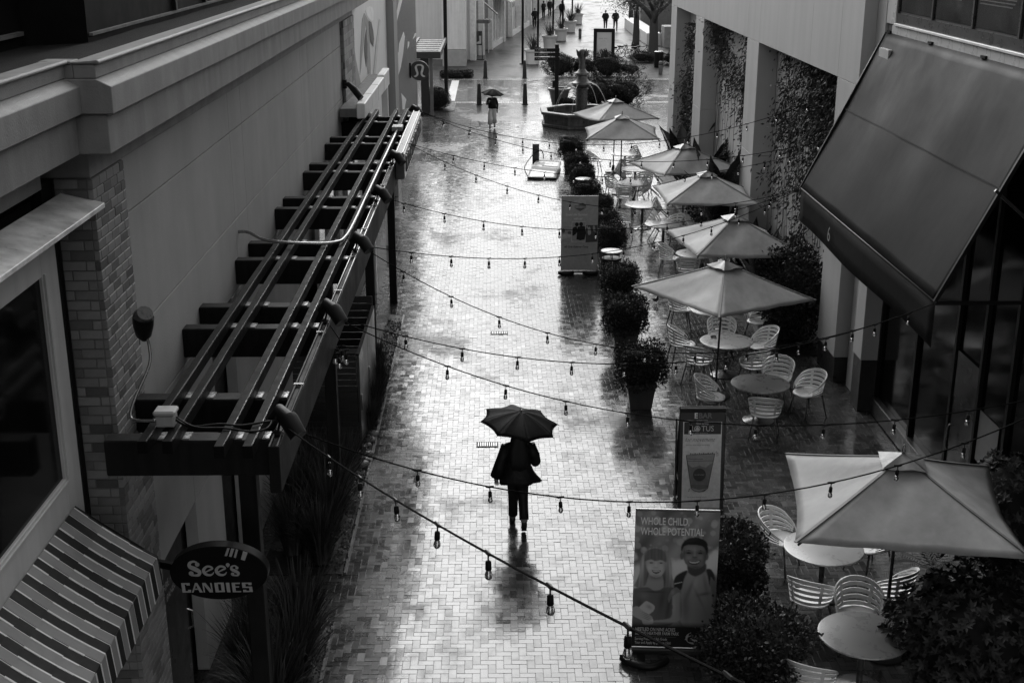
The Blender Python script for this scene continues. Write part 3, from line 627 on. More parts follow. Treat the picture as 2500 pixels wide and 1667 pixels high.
MUR = [([(33.46, 6.25), (33.88, 5.7), (34.7, 5.12), (35.46, 4.55), (35.5, 0.3), (33.5, 0.3)], M1), ([(36.9, 6.75), (37.35, 6.81), (38.19, 6.79), (39.05, 6.72), (39.46, 6.57), (39.29, 6.33), (38.64, 6.33), (37.75, 6.48), (37.27, 6.59)], M3),
       ([(36.5, 6.71), (37.14, 6.56), (37.54, 6.36), (36.96, 6.4), (36.54, 6.21), (35.95, 5.84), (35.1, 5.33), (34.73, 5.2), (35.03, 5.71), (35.53, 6.19), (35.89, 6.58)], M1),
       ([(36.5, 6.71), (37.24, 6.53), (37.71, 6.37), (37.78, 5.9), (37.85, 5.22), (37.76, 4.67), (37.53, 4.4), (37.11, 4.39), (36.98, 4.87), (36.94, 5.4), (37.03, 5.96), (36.9, 6.36), (36.62, 6.42)], M1),
       ([(36.85, 6.23), (37.1, 5.82), (36.92, 5.49), (36.52, 5.22), (36.23, 5.56), (36.17, 5.78), (36.48, 6.05)], M2), ([(37.73, 6.42), (38.51, 6.31), (39.0, 6.03), (39.17, 5.78), (38.88, 5.58), (38.41, 5.71), (38.06, 5.79), (37.81, 6.12)], M2),
       ([(41.19, 6.22), (41.61, 6.17), (40.46, 5.44), (39.4, 4.83), (38.68, 4.38), (38.02, 4.34), (38.92, 5.0), (39.82, 5.59)], mat('mural_soft', 0.62, 0.6))]
for k, (q, m_) in enumerate(MUR): ywall(q, -3.599 + 0.002 * k, m_, 'painted_shape', MU)
MB().box(-9, -3.35, 44.02, 45.6, 0, 11.5).build('pilaster', mat('pilaster_grey', 0.30, 0.6, 0.08, 1, streak=0.1), MU)
cpy = empty('white_canopy', (-3.2, 33, 4.9), 0, 'stepped white canopy ledge over the shop door below the mural', 'canopy')
for k in range(4):
    y0 = 29.9 + k * 1.85
    MB().box(-3.20, -3.0, y0, y0 + 1.78, 4.72 - 0.02 * k, 5.08 + (0.05 if k == 3 else 0)).build('segment', WHITE, cpy, bevel=0.02)
MB().box(-3.60, -3.21, 29.95, 37.2, 4.75, 4.95).build('backing', CONC, cpy)
MB().box(-3.20, -3.02, 31.5, 31.7, 0.0, 4.64).build('post', WHITE, cpy, bevel=0.01)
MB().box(-3.20, -3.02, 36.7, 36.9, 0.0, 4.64).build('post', WHITE, cpy, bevel=0.01)
# perforated metal screen building
PM = empty('screen_building', (-4.5, 54, 0), 0, 'tall building clad in perforated patterned metal screen at the lane corner', 'building')
MB().box(-9, -3.72, 45.62, 61.6, 0, 11.5).build('wall', mat('screen_wall', 0.15, 0.5), PM)
SCRN = mat('screen_dark', 0.2, 0.45, 0.1, 3); SCRL = mat('screen_light', 0.7, 0.45, 0.1, 3)
MB().box(-3.68, -3.66, 45.7, 61.55, 0.3, 11.3).build('screen', SCRN, PM)
ribs = MB()
for k in range(230):
    y = 45.75 + k * 0.069; ribs.box(-3.657, -3.642, y, y + 0.03, 0.35, 11.2)
tag(ribs.build('screen_ribs', mat('screen_rib', 0.27, 0.45), PM), kind='stuff')
for q in ([(45.77, 6.58), (48.3, 6.44), (47.76, 6.05), (47.0, 5.55), (46.39, 5.41), (45.71, 5.52)], [(50.92, 6.3), (52.67, 6.21), (51.21, 5.93), (49.6, 5.65), (48.45, 5.31), (47.39, 5.11), (46.86, 5.21), (48.14, 5.53), (49.51, 5.95)],
          [(45.7, 5.2), (46.26, 5.09), (47.7, 4.91), (49.73, 4.39), (50.28, 4.69), (51.66, 4.82), (52.87, 4.94), (53.59, 4.69), (52.32, 4.15), (50.79, 3.75), (49.42, 3.59), (48.77, 3.55), (49.1, 3.86), (48.06, 4.32), (47.02, 4.64), (46.1, 4.67), (45.75, 4.6)],
          [(58.93, 4.16), (60.5, 4.28), (61.4, 4.22), (61.2, 4.11), (60.13, 4.13)], [(55.38, 4.35), (56.41, 4.24), (56.08, 4.1), (55.01, 4.06)], [(50.62, 2.76), (53.47, 2.15), (52.15, 1.91), (51.03, 2.06), (50.94, 2.42)]):
    ywall(q, -3.640, SCRL, 'light_panel', PM, 0.01)
# slatted canopy with post, round sign
LC = empty('slatted_canopy', (-3.2, 66, 0), 0, 'slatted metal entrance canopy on a black post at the lane corner', 'canopy')
MB().box(-4.2, -2.60, 63.7, 63.85, 2.82, 3.15).build('front_fascia', mat('canopy_metal', 0.07, 0.5, 0.2, 4, spec=0.2), LC, bevel=0.01)
MB().box(-2.72, -2.60, 63.86, 72.6, 2.85, 3.13).build('side_fascia', MATS['canopy_metal'], LC, bevel=0.01)
MB().box(-4.2, -4.08, 63.86, 72.6, 2.85, 3.13).build('side_fascia', MATS['canopy_metal'], LC, bevel=0.01)
sl = MB().box(-0.68, 0.68, -0.42, 0.42, -0.03, 0.03).mesh('slat', MATS['canopy_metal'], bevel=0.008)
for k in range(7): put('slat', sl, LC, False).location = (-0.2, -1.4 + k * 1.18, 3.02)
MB().box(-2.76, -2.56, 72.5, 72.7, 0.0, 9.0).build('post', BLACK, LC)
MB().box(-3.6, -3.2, 63.95, 64.2, 0.0, 2.84).build('door_jamb', mat('jamb_dark', 0.03, 0.4), LC)
MB().box(-3.16, -3.0, 63.95, 64.15, 0.0, 2.84).build('door_jamb', mat('jamb_grey', 0.16, 0.4), LC)
rs = empty('round_sign', (-3.2, 56, 2.6), 0, 'round dark blade sign with a pale horseshoe shaped emblem', 'sign')
MB().prism([(0.42 * math.cos(a), 0.42 * math.sin(a)) for a in (2 * math.pi * i / 40 for i in range(40))], (-3.2, 56.07, 3.06), (1, 0, 0), (0, 0, 1), 0.14).build('disc', mat('round_sign_grey', 0.07, 0.45), rs, bevel=0.01)
em = MB()
for sg in (1, -1):
    w = stroke([(0.0, 0.25), (0.09 * sg, 0.235), (0.15 * sg, 0.16), (0.13 * sg, 0.04), (0.09 * sg, -0.09), (0.105 * sg, -0.18), (0.18 * sg, -0.235), (0.25 * sg, -0.225)], [0.06, 0.07, 0.095, 0.10, 0.09, 0.085, 0.07, 0.01], (-3.2, 55.922, 3.06)); em.add(w.v, w.f)
em.build('emblem', mat('emblem_pale', 0.85, 0.5), rs, solid=0.004)
MB().box(-3.63, -3.57, 55.9, 56.2, 2.75, 3.4).build('bracket', BLACK, rs); MB().box(-3.57, -3.55, 55.95, 56.1, 2.9, 3.25).build('arm', BLACK, rs)

# ================================================================== RIGHT BUILDING
RB = empty('pale_building', (9, 38, 0), 0, 'pale smooth building with tall vine clad bays and deep fascia on the right', 'building')
MB().box(7.52, 14, 24.7, 51.2, 0, 6.5).build('back_wall', mat('bay_wall', 0.44, 0.75, 0.08, 1, streak=0.12), RB)
cutY = [24.55, 26.1, 28.5, 34.1, 35.7, 41.5, 43.2, 44.9, 49.7, 51.2]
for a, b_ in zip(cutY[:-1], cutY[1:]): MB().box(7.0, 14, a + 0.004, b_ - 0.004, 6.1, 12.5).build('fascia_panel', FASCIA, RB, bevel=0.003)
MB().box(7.25, 14, 24.0, 24.54, 0, 12.5).build('return_wall', FASCIA, RB)
for (y0, y1) in ((49.7, 51.2), (43.2, 44.9), (34.1, 35.7), (24.7, 26.1)):
    for z0, z1 in ((0.55, 3.1), (3.106, 6.09)): MB().box(7.0, 7.515, y0, y1, z0, z1).build('column', FASCIA, RB, bevel=0.006)
    MB().box(7.03, 7.515, y0 + 0.02, y1 - 0.02, 0, 0.546).build('column_base', DARK, RB, bevel=0.006)
MB().box(7.06, 7.6, 23.05, 23.62, 1.05, 6.9).build('pier', FASCIA, RB, bevel=0.006)
MB().box(7.08, 7.6, 23.07, 23.6, 0, 1.046).build('pier_base', DARK, RB, bevel=0.006)
MB().box(7.3, 7.5, 23.64, 24.66, 1.05, 6.9).build('wall_strip', FASCIA, RB)
MB().box(7.28, 7.5, 23.64, 24.66, 0, 1.04).build('wall_base', DARK, RB)
wl2 = empty('wall_lantern', (7.2, 24.2, 3.0), 0, 'tall black wall lantern between the column and the pier', 'lamp')
q = MB()
for dx, dy in ((0, -0.12), (0, 0.12), (-0.13, -0.12), (-0.13, 0.12)): q.box(7.28 + dx - 0.012, 7.28 + dx + 0.012, 24.15 + dy - 0.012, 24.15 + dy + 0.012, 2.5, 3.6)
for z in (2.5, 2.78, 3.3, 3.58): q.box(7.135, 7.295, 24.02, 24.28, z, z + 0.025)
q.build('cage', BLACK, wl2); MB().box(7.17, 7.26, 24.06, 24.24, 2.8, 3.3).build('lens', mat('lantern_glass', 0.25, 0.3), wl2)
# tiled upper storey with dark windows
TB = empty('tiled_building', (9, 15, 0), 0, 'white tiled building front with dark blinded windows above the big awning', 'building')
MB().box(7.30, 14, -8, 23.98, 6.2, 12.5).build('wall_core', mat('tile_joint', 0.10, 0.8), TB)
TILE = mat('white_tile', 0.55, 0.3, 0.05, 2, rnd=0.06, streak=0.06)
tm = MB().box(-0.03, 0.0, -0.265, 0.265, -0.29, 0.29).mesh('tile', TILE, bevel=0.005)
tm2 = MB().box(-0.03, 0.0, -0.265, 0.265, -0.64, 0.64).mesh('tile', TILE, bevel=0.005)
for k in range(24):
    y = 23.35 - k * 0.535
    for z in (6.41, 7.0): put('tile', tm, TB, False).location = (7.29 - 9, y - 15, z)
for z in (7.95, 9.24):
    put('tile', tm2, TB, False).location = (7.29 - 9, 23.72 - 15, z)
    put('tile', tm2, TB, False).location = (7.29 - 9, 23.72 - 0.0 - 15 , z + 2.58)
MB().box(7.22, 7.31, 8, 23.42, 7.30, 7.345).build('window_sill', mat('white_sill', 0.65, 0.35), TB, bevel=0.006)
MB().box(7.262, 7.30, 8, 23.40, 7.35, 7.52).build('window_base', mat('bronze_frame', 0.035, 0.3), TB)
fy = [23.40, 21.55, 19.70, 17.90, 16.1, 14.3]
for a, b_ in zip(fy[:-1], fy[1:]):
    w_ = MB().box(7.285, 7.296, b_ + 0.06, a - 0.06, 7.56, 10.5).build('window', mat('window_glass', 0.012, 0.12, 0.3, 1.5, spec=0.5), TB)
    MB().box(7.255, 7.297, a - 0.06, a, 7.522, 10.5).build('mullion', MATS['bronze_frame'], w_)
    bl_ = MB()
    for k in range(40):
        z = 7.9 + k * 0.05
        L_ = 0.55 + 0.4 * math.sin(k * 0.21 + a)
        bl_.box(7.281, 7.284, a - 0.1 - (a - b_ - 0.2) * min(0.95, max(0.15, L_)), a - 0.1 - (a - b_ - 0.2) * 0.06, z, z + 0.018)
    tag(bl_.build('blind', mat('blind_slat', 0.055, 0.4), w_), kind='stuff')
# storefront under the awning
MB().box(7.42, 7.46, 8, 23.0, 0.35, 6.2).build('shop_glass', GLASS, TB)
MB().box(7.3, 7.46, 8, 23.0, 0.02, 0.345).build('shop_plinth', DARK, TB, bevel=0.01)
for y in (22.9, 20.9, 19.1, 18.0, 16.9, 14.5): MB().box(7.36, 7.419, y, y + 0.08, 0.35, 6.0).build('shop_mullion', BLACK, TB)
dd = MB().box(7.385, 7.418, 18.09, 19.09, 0.36, 2.6).build('shop_door', mat('door_dark', 0.015, 0.2), TB)
MB().tube(bez([(7.385, 18.9, 0.95), (7.30, 18.9, 0.98), (7.30, 18.9, 1.35), (7.385, 18.9, 1.38)], 5), 0.014, 6).build('pull_handle', STEEL, dd, smooth=True)
MB().prism([(17.2, 1.2), (17.95, 1.2), (17.95, 2.0), (17.2, 2.0)], (7.41, 0, 0), (0, 1, 0), (0, 0, 1), -0.01).build('menu_poster', mat('poster_paper', 0.30, 0.5), TB)
# grey awning
GA = empty('grey_awning', (6.5, 20, 3.6), 0, 'large steep weathered grey fabric awning over the storefront', 'awning')
AWM = mat('awning_fabric', 0.012, 0.5, 0.5, 0.8, spec=0.07, bump=0.05, bscale=200, streak=0.25, streak_scale=3)
XT, ZT, XF, ZF, ZB = 7.25, 7.15, 5.87, 4.25, 3.62
MB().grid(lambda u, v: (XT + (XF - XT) * v, 16.15 + u * 7.75, ZT + (ZF - ZT) * v - 0.05 * math.sin(math.pi * v) - 0.045 * math.sin(math.pi * u * 3) ** 2 * math.sin(math.pi * v) ** 0.7 + 0.02 * math.sin(9 * u + 5 * v) * math.sin(math.pi * v)), 48, 20).build('canopy', AWM, GA, smooth=True, solid=0.008)
MB().bar((XT + (XF - XT) * .47 - .012, 16.16, ZT + (ZF - ZT) * .47 - 0.03), (XT + (XF - XT) * .47 - .012, 23.89, ZT + (ZF - ZT) * .47 - 0.03), 0.004, 0.02, up=(0.4, 0, 1)).build('seam', AWM, GA)
MB().grid(lambda u, v: (XF + 0.012 + 0.03 * math.sin(9 * u) * v, 16.15 + u * 7.75, ZF - 0.01 + (ZB - ZF) * v), 30, 3).build('valance', mat('valance_fabric', 0.014, 0.7, 0.3, 3, spec=0.06), GA, smooth=True, solid=0.006)
MB().tube([(XF, 16.12, ZF + 0.0), (XF, 23.93, ZF + 0.0)], 0.014, 8).build('front_rail', MATS['canopy_metal'], GA, smooth=True)
for y in (16.15, 23.9):
    MB().bar((XT, y, ZT), (XF, y, ZF), 0.05, 0.05).build('side_bar', BLACK, GA)
    MB().bar((7.4, y, ZF - 0.02), (XF, y, ZF - 0.02), 0.045, 0.045).build('stay_bar', BLACK, GA)
MB().bar((7.4, 16.15, 5.0), (6.5, 16.15, 5.75), 0.04, 0.04).build('brace', DARK, GA)
put('emblem', text_mesh('6', 0.38, mat('valance_mark', 0.28, 0.5), (XF - 0.006, 21.62, 3.78), (0, -1, 0), (0, 0, 1), lift=0.03), GA)
br = MB().box(-0.03, 0.03, -0.09, 0.09, -0.02, 0.02).mesh('bracket', BLACK)
for y in (23.7, 21.4, 19.0, 16.9): put('bracket', br, GA, False).location = (7.25 - 6.5, y - 20, 7.17 - 3.6)
bw_ = empty('wall_globe', (6.9, 26.5, 3.5), 0, 'pale round wall lamp partly behind the awning corner', 'lamp')
MB().lathe([(0.02, -0.26), (0.15, -0.22), (0.24, -0.1), (0.27, 0.0), (0.24, 0.1), (0.15, 0.2), (0.03, 0.24)], 16, (6.82, 26.0, 3.35)).build('globe', mat('globe_white', 0.7, 0.3), bw_, smooth=True)
MB().tube([(6.82, 26.0, 3.58), (7.0, 25.9, 3.7)], 0.03).build('arm', BLACK, bw_)

# unseen covered bridge at the viewpoint, added to block sky light
BR = empty('added_bridge', (1.5, -2, 0), 0, 'unseen covered bridge across the lane at the viewpoint, added to block sky light', 'added_bridge')
MB().box(-4.2, 7.3, -4.0, 0.42, 6.95, 7.40).build('deck', CONC, BR, bevel=0.02)
MB().box(-4.2, 7.3, -4.5, 1.0, 10.6, 10.95).build('roof', CONC, BR, bevel=0.02)
for y in (0.36, -3.95):
    MB().box(-4.1, 7.2, y - 0.03, y + 0.03, 8.40, 8.46).build('handrail', STEEL, BR, bevel=0.01)
    for k in range(9): MB().box(-4.0 + k * 1.38, -3.95 + k * 1.38, y - 0.025, y + 0.025, 7.40, 8.40).build('baluster', BLACK, BR)
    for x in (-4.0, 7.05): MB().box(x, x + 0.15, y - 0.08, y + 0.08, 7.40, 10.6).build('post', BLACK, BR)
MB().box(-4.1, 7.2, -3.99, -3.97, 7.42, 10.58).build('glazed_screen', GLASS, BR)
# ================================================================== VEGETATION
LEAF = mat('boxwood_leaf', 0.030, 0.5, 0.25, 6, spec=0.3, attr=(0.55, 1.7), rvar=0.1)
LEAFD = mat('dark_leaf', 0.026, 0.5, 0.25, 6, spec=0.25, attr=(0.5, 1.8))
VINE = mat('vine_leaf', 0.045, 0.6, 0.25, 6, spec=0.2, attr=(0.5, 1.8))
GRASS = mat('strap_leaf', 0.034, 0.5, 0.3, 4, spec=0.25, attr=(0.5, 2.2))
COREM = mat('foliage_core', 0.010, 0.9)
BARK = mat('bark', 0.07, 0.8, 0.35, 8, stretch=(4, 4, 1), bump=0.6, bscale=25)
POT = mat('terracotta_dark', 0.10, 0.4, 0.2, 3, streak=0.25)

def lumps(n, rx, ry, rz, p=2.6, seed=0, amp=0.14):
    """points near the surface of an uneven rounded block"""
    q = np.random.default_rng(seed); d = unit(q.normal(size=(n, 3)))
    k = (np.abs(d[:, 0]) ** p + np.abs(d[:, 1]) ** p + np.abs(d[:, 2]) ** p) ** (-1 / p)
    f = q.uniform(2, 5, (5, 3)); ph = q.uniform(0, 6, 5)
    w = sum(np.sin(d @ f[i] + ph[i]) for i in range(5)) / 5
    r = k * (1 + amp * 2 * w) * q.uniform(0.80, 1.06, n) * np.where(q.random(n) < 0.07, q.uniform(1.02, 1.20, n), 1.0)
    P = d * r[:, None] * np.array([rx, ry, rz]); return P, d
def foliage(name, rx, ry, rz, n, L, W, m, seed, p=2.6, amp=0.14, core=0.78, up=0.25):
    P, d = lumps(n, rx, ry, rz, p, seed, amp)
    D = unit(d + nrng.normal(0, 0.75, d.shape) + np.array([0, 0, up]))
    lm = leaf_mesh(name, P - D * L * 0.4, D, rnd_sides(D), L * nrng.uniform(0.7, 1.3, n), W * nrng.uniform(0.8, 1.2, n), m)
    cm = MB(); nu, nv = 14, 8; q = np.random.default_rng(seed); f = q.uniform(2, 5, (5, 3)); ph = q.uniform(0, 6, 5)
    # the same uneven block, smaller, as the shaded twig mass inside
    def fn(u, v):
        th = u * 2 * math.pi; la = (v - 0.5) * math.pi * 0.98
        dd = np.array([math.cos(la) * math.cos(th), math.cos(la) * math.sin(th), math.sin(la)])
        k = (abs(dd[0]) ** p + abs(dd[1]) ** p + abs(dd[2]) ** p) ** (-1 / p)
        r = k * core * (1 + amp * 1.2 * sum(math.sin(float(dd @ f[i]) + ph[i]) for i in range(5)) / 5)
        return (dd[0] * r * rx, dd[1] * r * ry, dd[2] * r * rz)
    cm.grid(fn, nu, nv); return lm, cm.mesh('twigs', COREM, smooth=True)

# clipped boxwoods in square pots along the lane
HL = [foliage('foliage', 0.45, 0.43, 0.40, 5200, 0.046, 0.03, LEAF, s, p=4.2, amp=0.11) for s in (1, 2, 3)]
def planter_mesh():
    a = MB(); a.frustum((0.21, 0.21), (0.27, 0.27), 0.0, 0.46); a.frustum((0.29, 0.29), (0.29, 0.29), 0.462, 0.53); a.frustum((0.275, 0.275), (0.275, 0.275), 0.40, 0.43)
    return a.mesh('pot', POT, bevel=0.008)
potm = planter_mesh()
HD = [(2.98, 48.96, 1.0, 'clipped boxwood in a pot, farthest of the lane row by the fountain'), (3.01, 45.65, 0.95, 'clipped boxwood in a pot beside the fallen banner'), (3.04, 43.26, 0.95, 'clipped boxwood in a pot just beyond the farther litter bin'),
      (3.02, 40.3, 0.95, 'clipped boxwood in a pot between farther litter bin and grey camp banner'), (3.37, 38.57, 0.7, 'small clipped boxwood set back behind the camp banner'), (3.21, 36.05, 0.9, 'clipped boxwood rising right of the camp banner'),
      (3.22, 34.3, 0.95, 'clipped boxwood overlapping the right edge of the camp banner'), (3.09, 29.83, 0.95, 'clipped boxwood in a pot just in front of the nearer litter bin'), (2.90, 26.81, 1.06, 'clipped boxwood in a pot, second before the coffee board'),
      (2.86, 23.4, 1.05, 'clipped boxwood whose dark square pot shows, next before the coffee board')]
for i, (x, y, s, lb) in enumerate(HD):
    t = empty('potted_boxwood', (x, y, 0), rng.uniform(-0.2, 0.2), lb, 'potted shrub', 'potted boxwoods along the lane')
    put('pot', potm, t, False)
    lm, cm = HL[i % 3]
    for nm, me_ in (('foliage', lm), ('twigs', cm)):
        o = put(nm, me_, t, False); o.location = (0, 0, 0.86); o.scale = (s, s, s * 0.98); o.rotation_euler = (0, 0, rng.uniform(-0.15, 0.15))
# loose boxwoods at the bottom right
big1 = foliage('foliage', 0.42, 0.50, 0.50, 5200, 0.06, 0.036, LEAF, 11, p=2.6)
t = empty('boxwood_bush', (3.12, 15.35, 0), 0, 'upright boxwood bush standing behind the school banner', 'shrub'); put('pot', potm, t, False)
for nm, me_ in (('foliage', big1[0]), ('twigs', big1[1])): put(nm, me_, t, False).location = (0.10, 0, 0.84)
big2 = foliage('foliage', 0.60, 0.60, 0.50, 7500, 0.06, 0.036, LEAF, 12, p=2.4, amp=0.18)
t = empty('boxwood_bush', (3.02, 13.35, 0), 0, 'broad boxwood bush in front of the school banner at the bottom edge', 'shrub'); put('pot', potm, t, False)
for nm, me_ in (('foliage', big2[0]), ('twigs', big2[1])): put(nm, me_, t, False).location = (0.08, 0, 0.74)

# broad-leaved shrubs at the right edge (whorls of leaves)
def whorl_bush(rx, ry, rz, n, seed, L=0.10, W=0.042):
    P, d = lumps(n, rx, ry, rz, 2.2, seed, 0.2); D = unit(d * 0.9 + np.array([0, 0, 0.55]) + nrng.normal(0, 0.3, d.shape))
    k = 7; base = np.repeat(P, k, 0); ax = np.repeat(D, k, 0); S0 = rnd_sides(D); S1 = np.cross(D, S0)
    a = np.tile(np.arange(k) * 2 * math.pi / k, n) + np.repeat(nrng.uniform(0, 6, n), k)
    lat = np.repeat(S0, k, 0) * np.cos(a)[:, None] + np.repeat(S1, k, 0) * np.sin(a)[:, None]
    dr_ = unit(lat + ax * nrng.uniform(0.2, 0.9, (n * k, 1))); sd = unit(np.cross(dr_, ax) + 1e-6)
    lm = leaf_mesh('foliage', base, dr_, sd, L * nrng.uniform(0.7, 1.2, n * k), W * nrng.uniform(0.8, 1.2, n * k), LEAF, fold=0.12)
    _, cm = foliage('x', rx, ry, rz, 4, L, W, LEAF, seed, 2.2, 0.2, 0.82); bpy.data.meshes.remove(_); return lm, cm
for (x, y, z, rx, ry, rz, n, lb, sd) in ((5.72, 13.3, 0.92, 0.92, 0.80, 0.78, 900, 'large broad leaved bush filling the bottom right corner', 21), (7.15, 15.9, 1.25, 0.50, 0.75, 0.85, 480, 'leafy bush at the right edge beside the nearest parasol', 22)):
    t = empty('leafy_bush', (x, y, 0), 0, lb, 'shrub'); lm, cm = whorl_bush(rx, ry, rz, n, sd)
    for nm, me_ in (('foliage', lm), ('twigs', cm)): put(nm, me_, t, False).location = (0, 0, z)
    st = MB()
    for k in range(5):
        a = k * 1.3; st.tube([(0.1 * math.cos(a), 0.1 * math.sin(a), 0), (0.3 * rx * math.cos(a), 0.3 * ry * math.sin(a), z * 0.6), (0.5 * rx * math.cos(a), 0.5 * ry * math.sin(a), z)], [0.03, 0.022, 0.012], 6)
    st.build('stems', BARK, t, world=False)
# cycad with arching feathered fronds
def frond(az, ln, lift, n=26):
    c = [Vector((math.cos(az) * ln * t, math.sin(az) * ln * t, 0.25 + lift * math.sin(t * 2.0) - 0.25 * t * t)) for t in (i / n for i in range(n + 1))]
    P, D, S, Ls = [], [], [], []
    for i in range(2, n):
        ax = (c[i + 1] - c[i - 1]).normalized(); sd = Vector((-math.sin(az), math.cos(az), 0))
        for s in (1, -1):
            d = (sd * s + ax * 0.7 + Vector((0, 0, -0.15))).normalized(); P.append(c[i]); D.append(d); S.append(ax); Ls.append(0.22 * math.sin(math.pi * (i / n) * 0.85 + 0.3))
    a = leaf_mesh('frond', [tuple(p) for p in P], [tuple(p) for p in D], [tuple(p) for p in S], Ls, 0.016, LEAFD, fold=0.02)
    return a
cy = empty('cycad', (6.25, 16.1, 0), 0, 'low dark cycad with feathery arching fronds under the nearest parasol', 'plant')
for k in range(17): put('frond', frond(k * 2.4 + rng.uniform(-.2, .2), rng.uniform(0.65, 1.0), rng.uniform(0.25, 0.6)), cy, False)
MB().lathe([(0.12, 0), (0.14, 0.1), (0.11, 0.25), (0.03, 0.32)], 10).build('trunk', BARK, cy, world=False)

# tall strap-leaf clumps in the left beds
def clump(n, h, spread, seed):
    q = np.random.default_rng(seed); V = []; Fc = []; vals = []
    for i in range(n):
        az = q.uniform(0, 2 * math.pi); r0 = q.uniform(0, 0.16); ln = h * q.uniform(0.55, 1.15); out = spread * q.uniform(0.15, 1.0); w = q.uniform(0.015, 0.034)
        tw = az + q.uniform(-0.5, 0.5); sd = np.array([-math.sin(tw), math.cos(tw), 0]); o = len(V); seg = 5; droop = q.uniform(0.0, 0.5) * (out / spread) ** 2
        for k in range(seg + 1):
            t = k / seg; c = np.array([math.cos(az) * (r0 + out * t ** 1.6), math.sin(az) * (r0 + out * t ** 1.6), ln * t - droop * ln * t ** 3])
            ww = w * (1 - t ** 2.2) + 0.001; V.append(c - sd * ww / 2); V.append(c + sd * ww / 2)
        rv = q.random(); vals += [rv] * (2 * (seg + 1))
        for k in range(seg): Fc.append((o + 2 * k, o + 2 * k + 1, o + 2 * k + 3, o + 2 * k + 2))
    me_ = bpy.data.meshes.new('blades'); me_.from_pydata([tuple(v) for v in V], [], Fc)
    a = me_.attributes.new('rnd', 'FLOAT', 'POINT'); a.data.foreach_set('value', np.array(vals, np.float32)); me_.materials.append(GRASS); me_.update(); return me_
CL = [clump(340, 1.05, 0.62, s) for s in (31, 32, 33)] + [clump(120, 0.6, 0.35, 34)]
GR = [(-2.62, 12.9, 1.15, 0, 'strap leaf clump in the nearest bed at the bottom edge'), (-2.48, 13.7, 1.1, 1, 'arching strap leaf clump at the bottom of the nearest bed'), (-3.05, 13.8, 1.0, 2, 'strap leaf clump against the wall below the oval sign'),
      (-2.55, 14.55, 1.1, 0, 'large strap leaf clump by the path in the nearest bed'), (-3.1, 14.7, 0.9, 1, 'strap leaf clump close to the open doorway'),
      (-2.6, 17.0, 0.95, 2, 'strap leaf clump at the near end of the middle bed'), (-3.05, 17.3, 1.0, 0, 'strap leaf clump by the wall in the middle bed'), (-2.6, 17.9, 1.15, 1, 'tall strap leaf clump in the centre of the middle bed'), (-3.1, 18.3, 1.2, 2, 'tall strap leaf clump by a pergola post in the middle bed'),
      (-2.65, 18.8, 1.15, 0, 'tall strap leaf clump toward the far end of the middle bed'), (-2.55, 19.7, 1.0, 1, 'strap leaf clump just before the slatted enclosure'), (-3.1, 19.5, 1.1, 2, 'strap leaf clump in the corner before the enclosure'),
      (-2.33, 22.2, 0.62, 0, 'slim grass clump beside the enclosure panel, nearer one'), (-2.33, 23.1, 0.75, 1, 'slim grass clump beside the enclosure panel, middle one'), (-2.33, 24.1, 0.8, 2, 'slim grass clump beyond the enclosure panel corner'), (-2.5, 25.2, 0.8, 0, 'grass clump beyond the enclosure, farthest in the bed')]
for x, y, s, k, lb in GR:
    t = empty('strap_leaf_plant', (x, y, 0.02), rng.uniform(0, 6), lb, 'plant', 'strap leaf clumps in the left beds'); o = put('blades', CL[k], t, False); o.scale = (s * 0.92, s * 0.92, s)
# low ground cover and small stones at the bed edges
gp = np.stack([nrng.uniform(-2.55, -2.2, 2600), nrng.uniform(12.6, 29, 2600), nrng.uniform(0.02, 0.13, 2600)], 1)
gp = gp[((gp[:, 1] < 15.1) | ((gp[:, 1] > 16.7)))]
d_ = unit(nrng.normal(size=gp.shape) + np.array([0, 0, 0.6])); tag(put('ground_cover', leaf_mesh('ground_cover', gp, d_, rnd_sides(d_), 0.05, 0.035, mat('cover_leaf', 0.06, 0.4, attr=(0.4, 1.8)))), 'low leafy ground cover along the bed edging', 'ground cover', kind='stuff')
RKM = mat('edge_stone', 0.13, 0.4, 0.3, 9, bump=0.2)
def rock(seed, r=0.09):
    q = np.random.default_rng(seed); bm = bmesh.new(); bmesh.ops.create_icosphere(bm, subdivisions=2, radius=r)
    f = q.uniform(8, 22, (3, 3))
    for v in bm.verts: v.co *= 1 + 0.25 * sum(math.sin(float(np.dot(f[i], v.co)) + i) for i in range(3)) / 2; v.co.z *= 0.65
    me_ = bpy.data.meshes.new('stone'); bm.to_mesh(me_); bm.free(); me_.materials.append(RKM); return me_
RK = [rock(s) for s in range(4)]
rockpos = [(-2.30, 20.7), (-2.26, 20.95), (-2.32, 21.3), (-2.28, 21.6), (-2.25, 21.9), (-2.3, 20.5), (-2.29, 22.5)]
rl = ['nearest', 'second', 'third', 'fourth', 'fifth', 'corner', 'farthest']
for k, (x, y) in enumerate(rockpos):
    o = put('edge_stone', RK[k % 4]); o.location = (x, y, 0.05); o.rotation_euler = (0, 0, k); tag(o, 'rounded edge stone beside the slatted enclosure, %s from the near corner' % ('second', 'third', 'fourth', 'fifth', 'sixth', 'first', 'seventh')[k], 'stone', 'edge stones beside the enclosure')

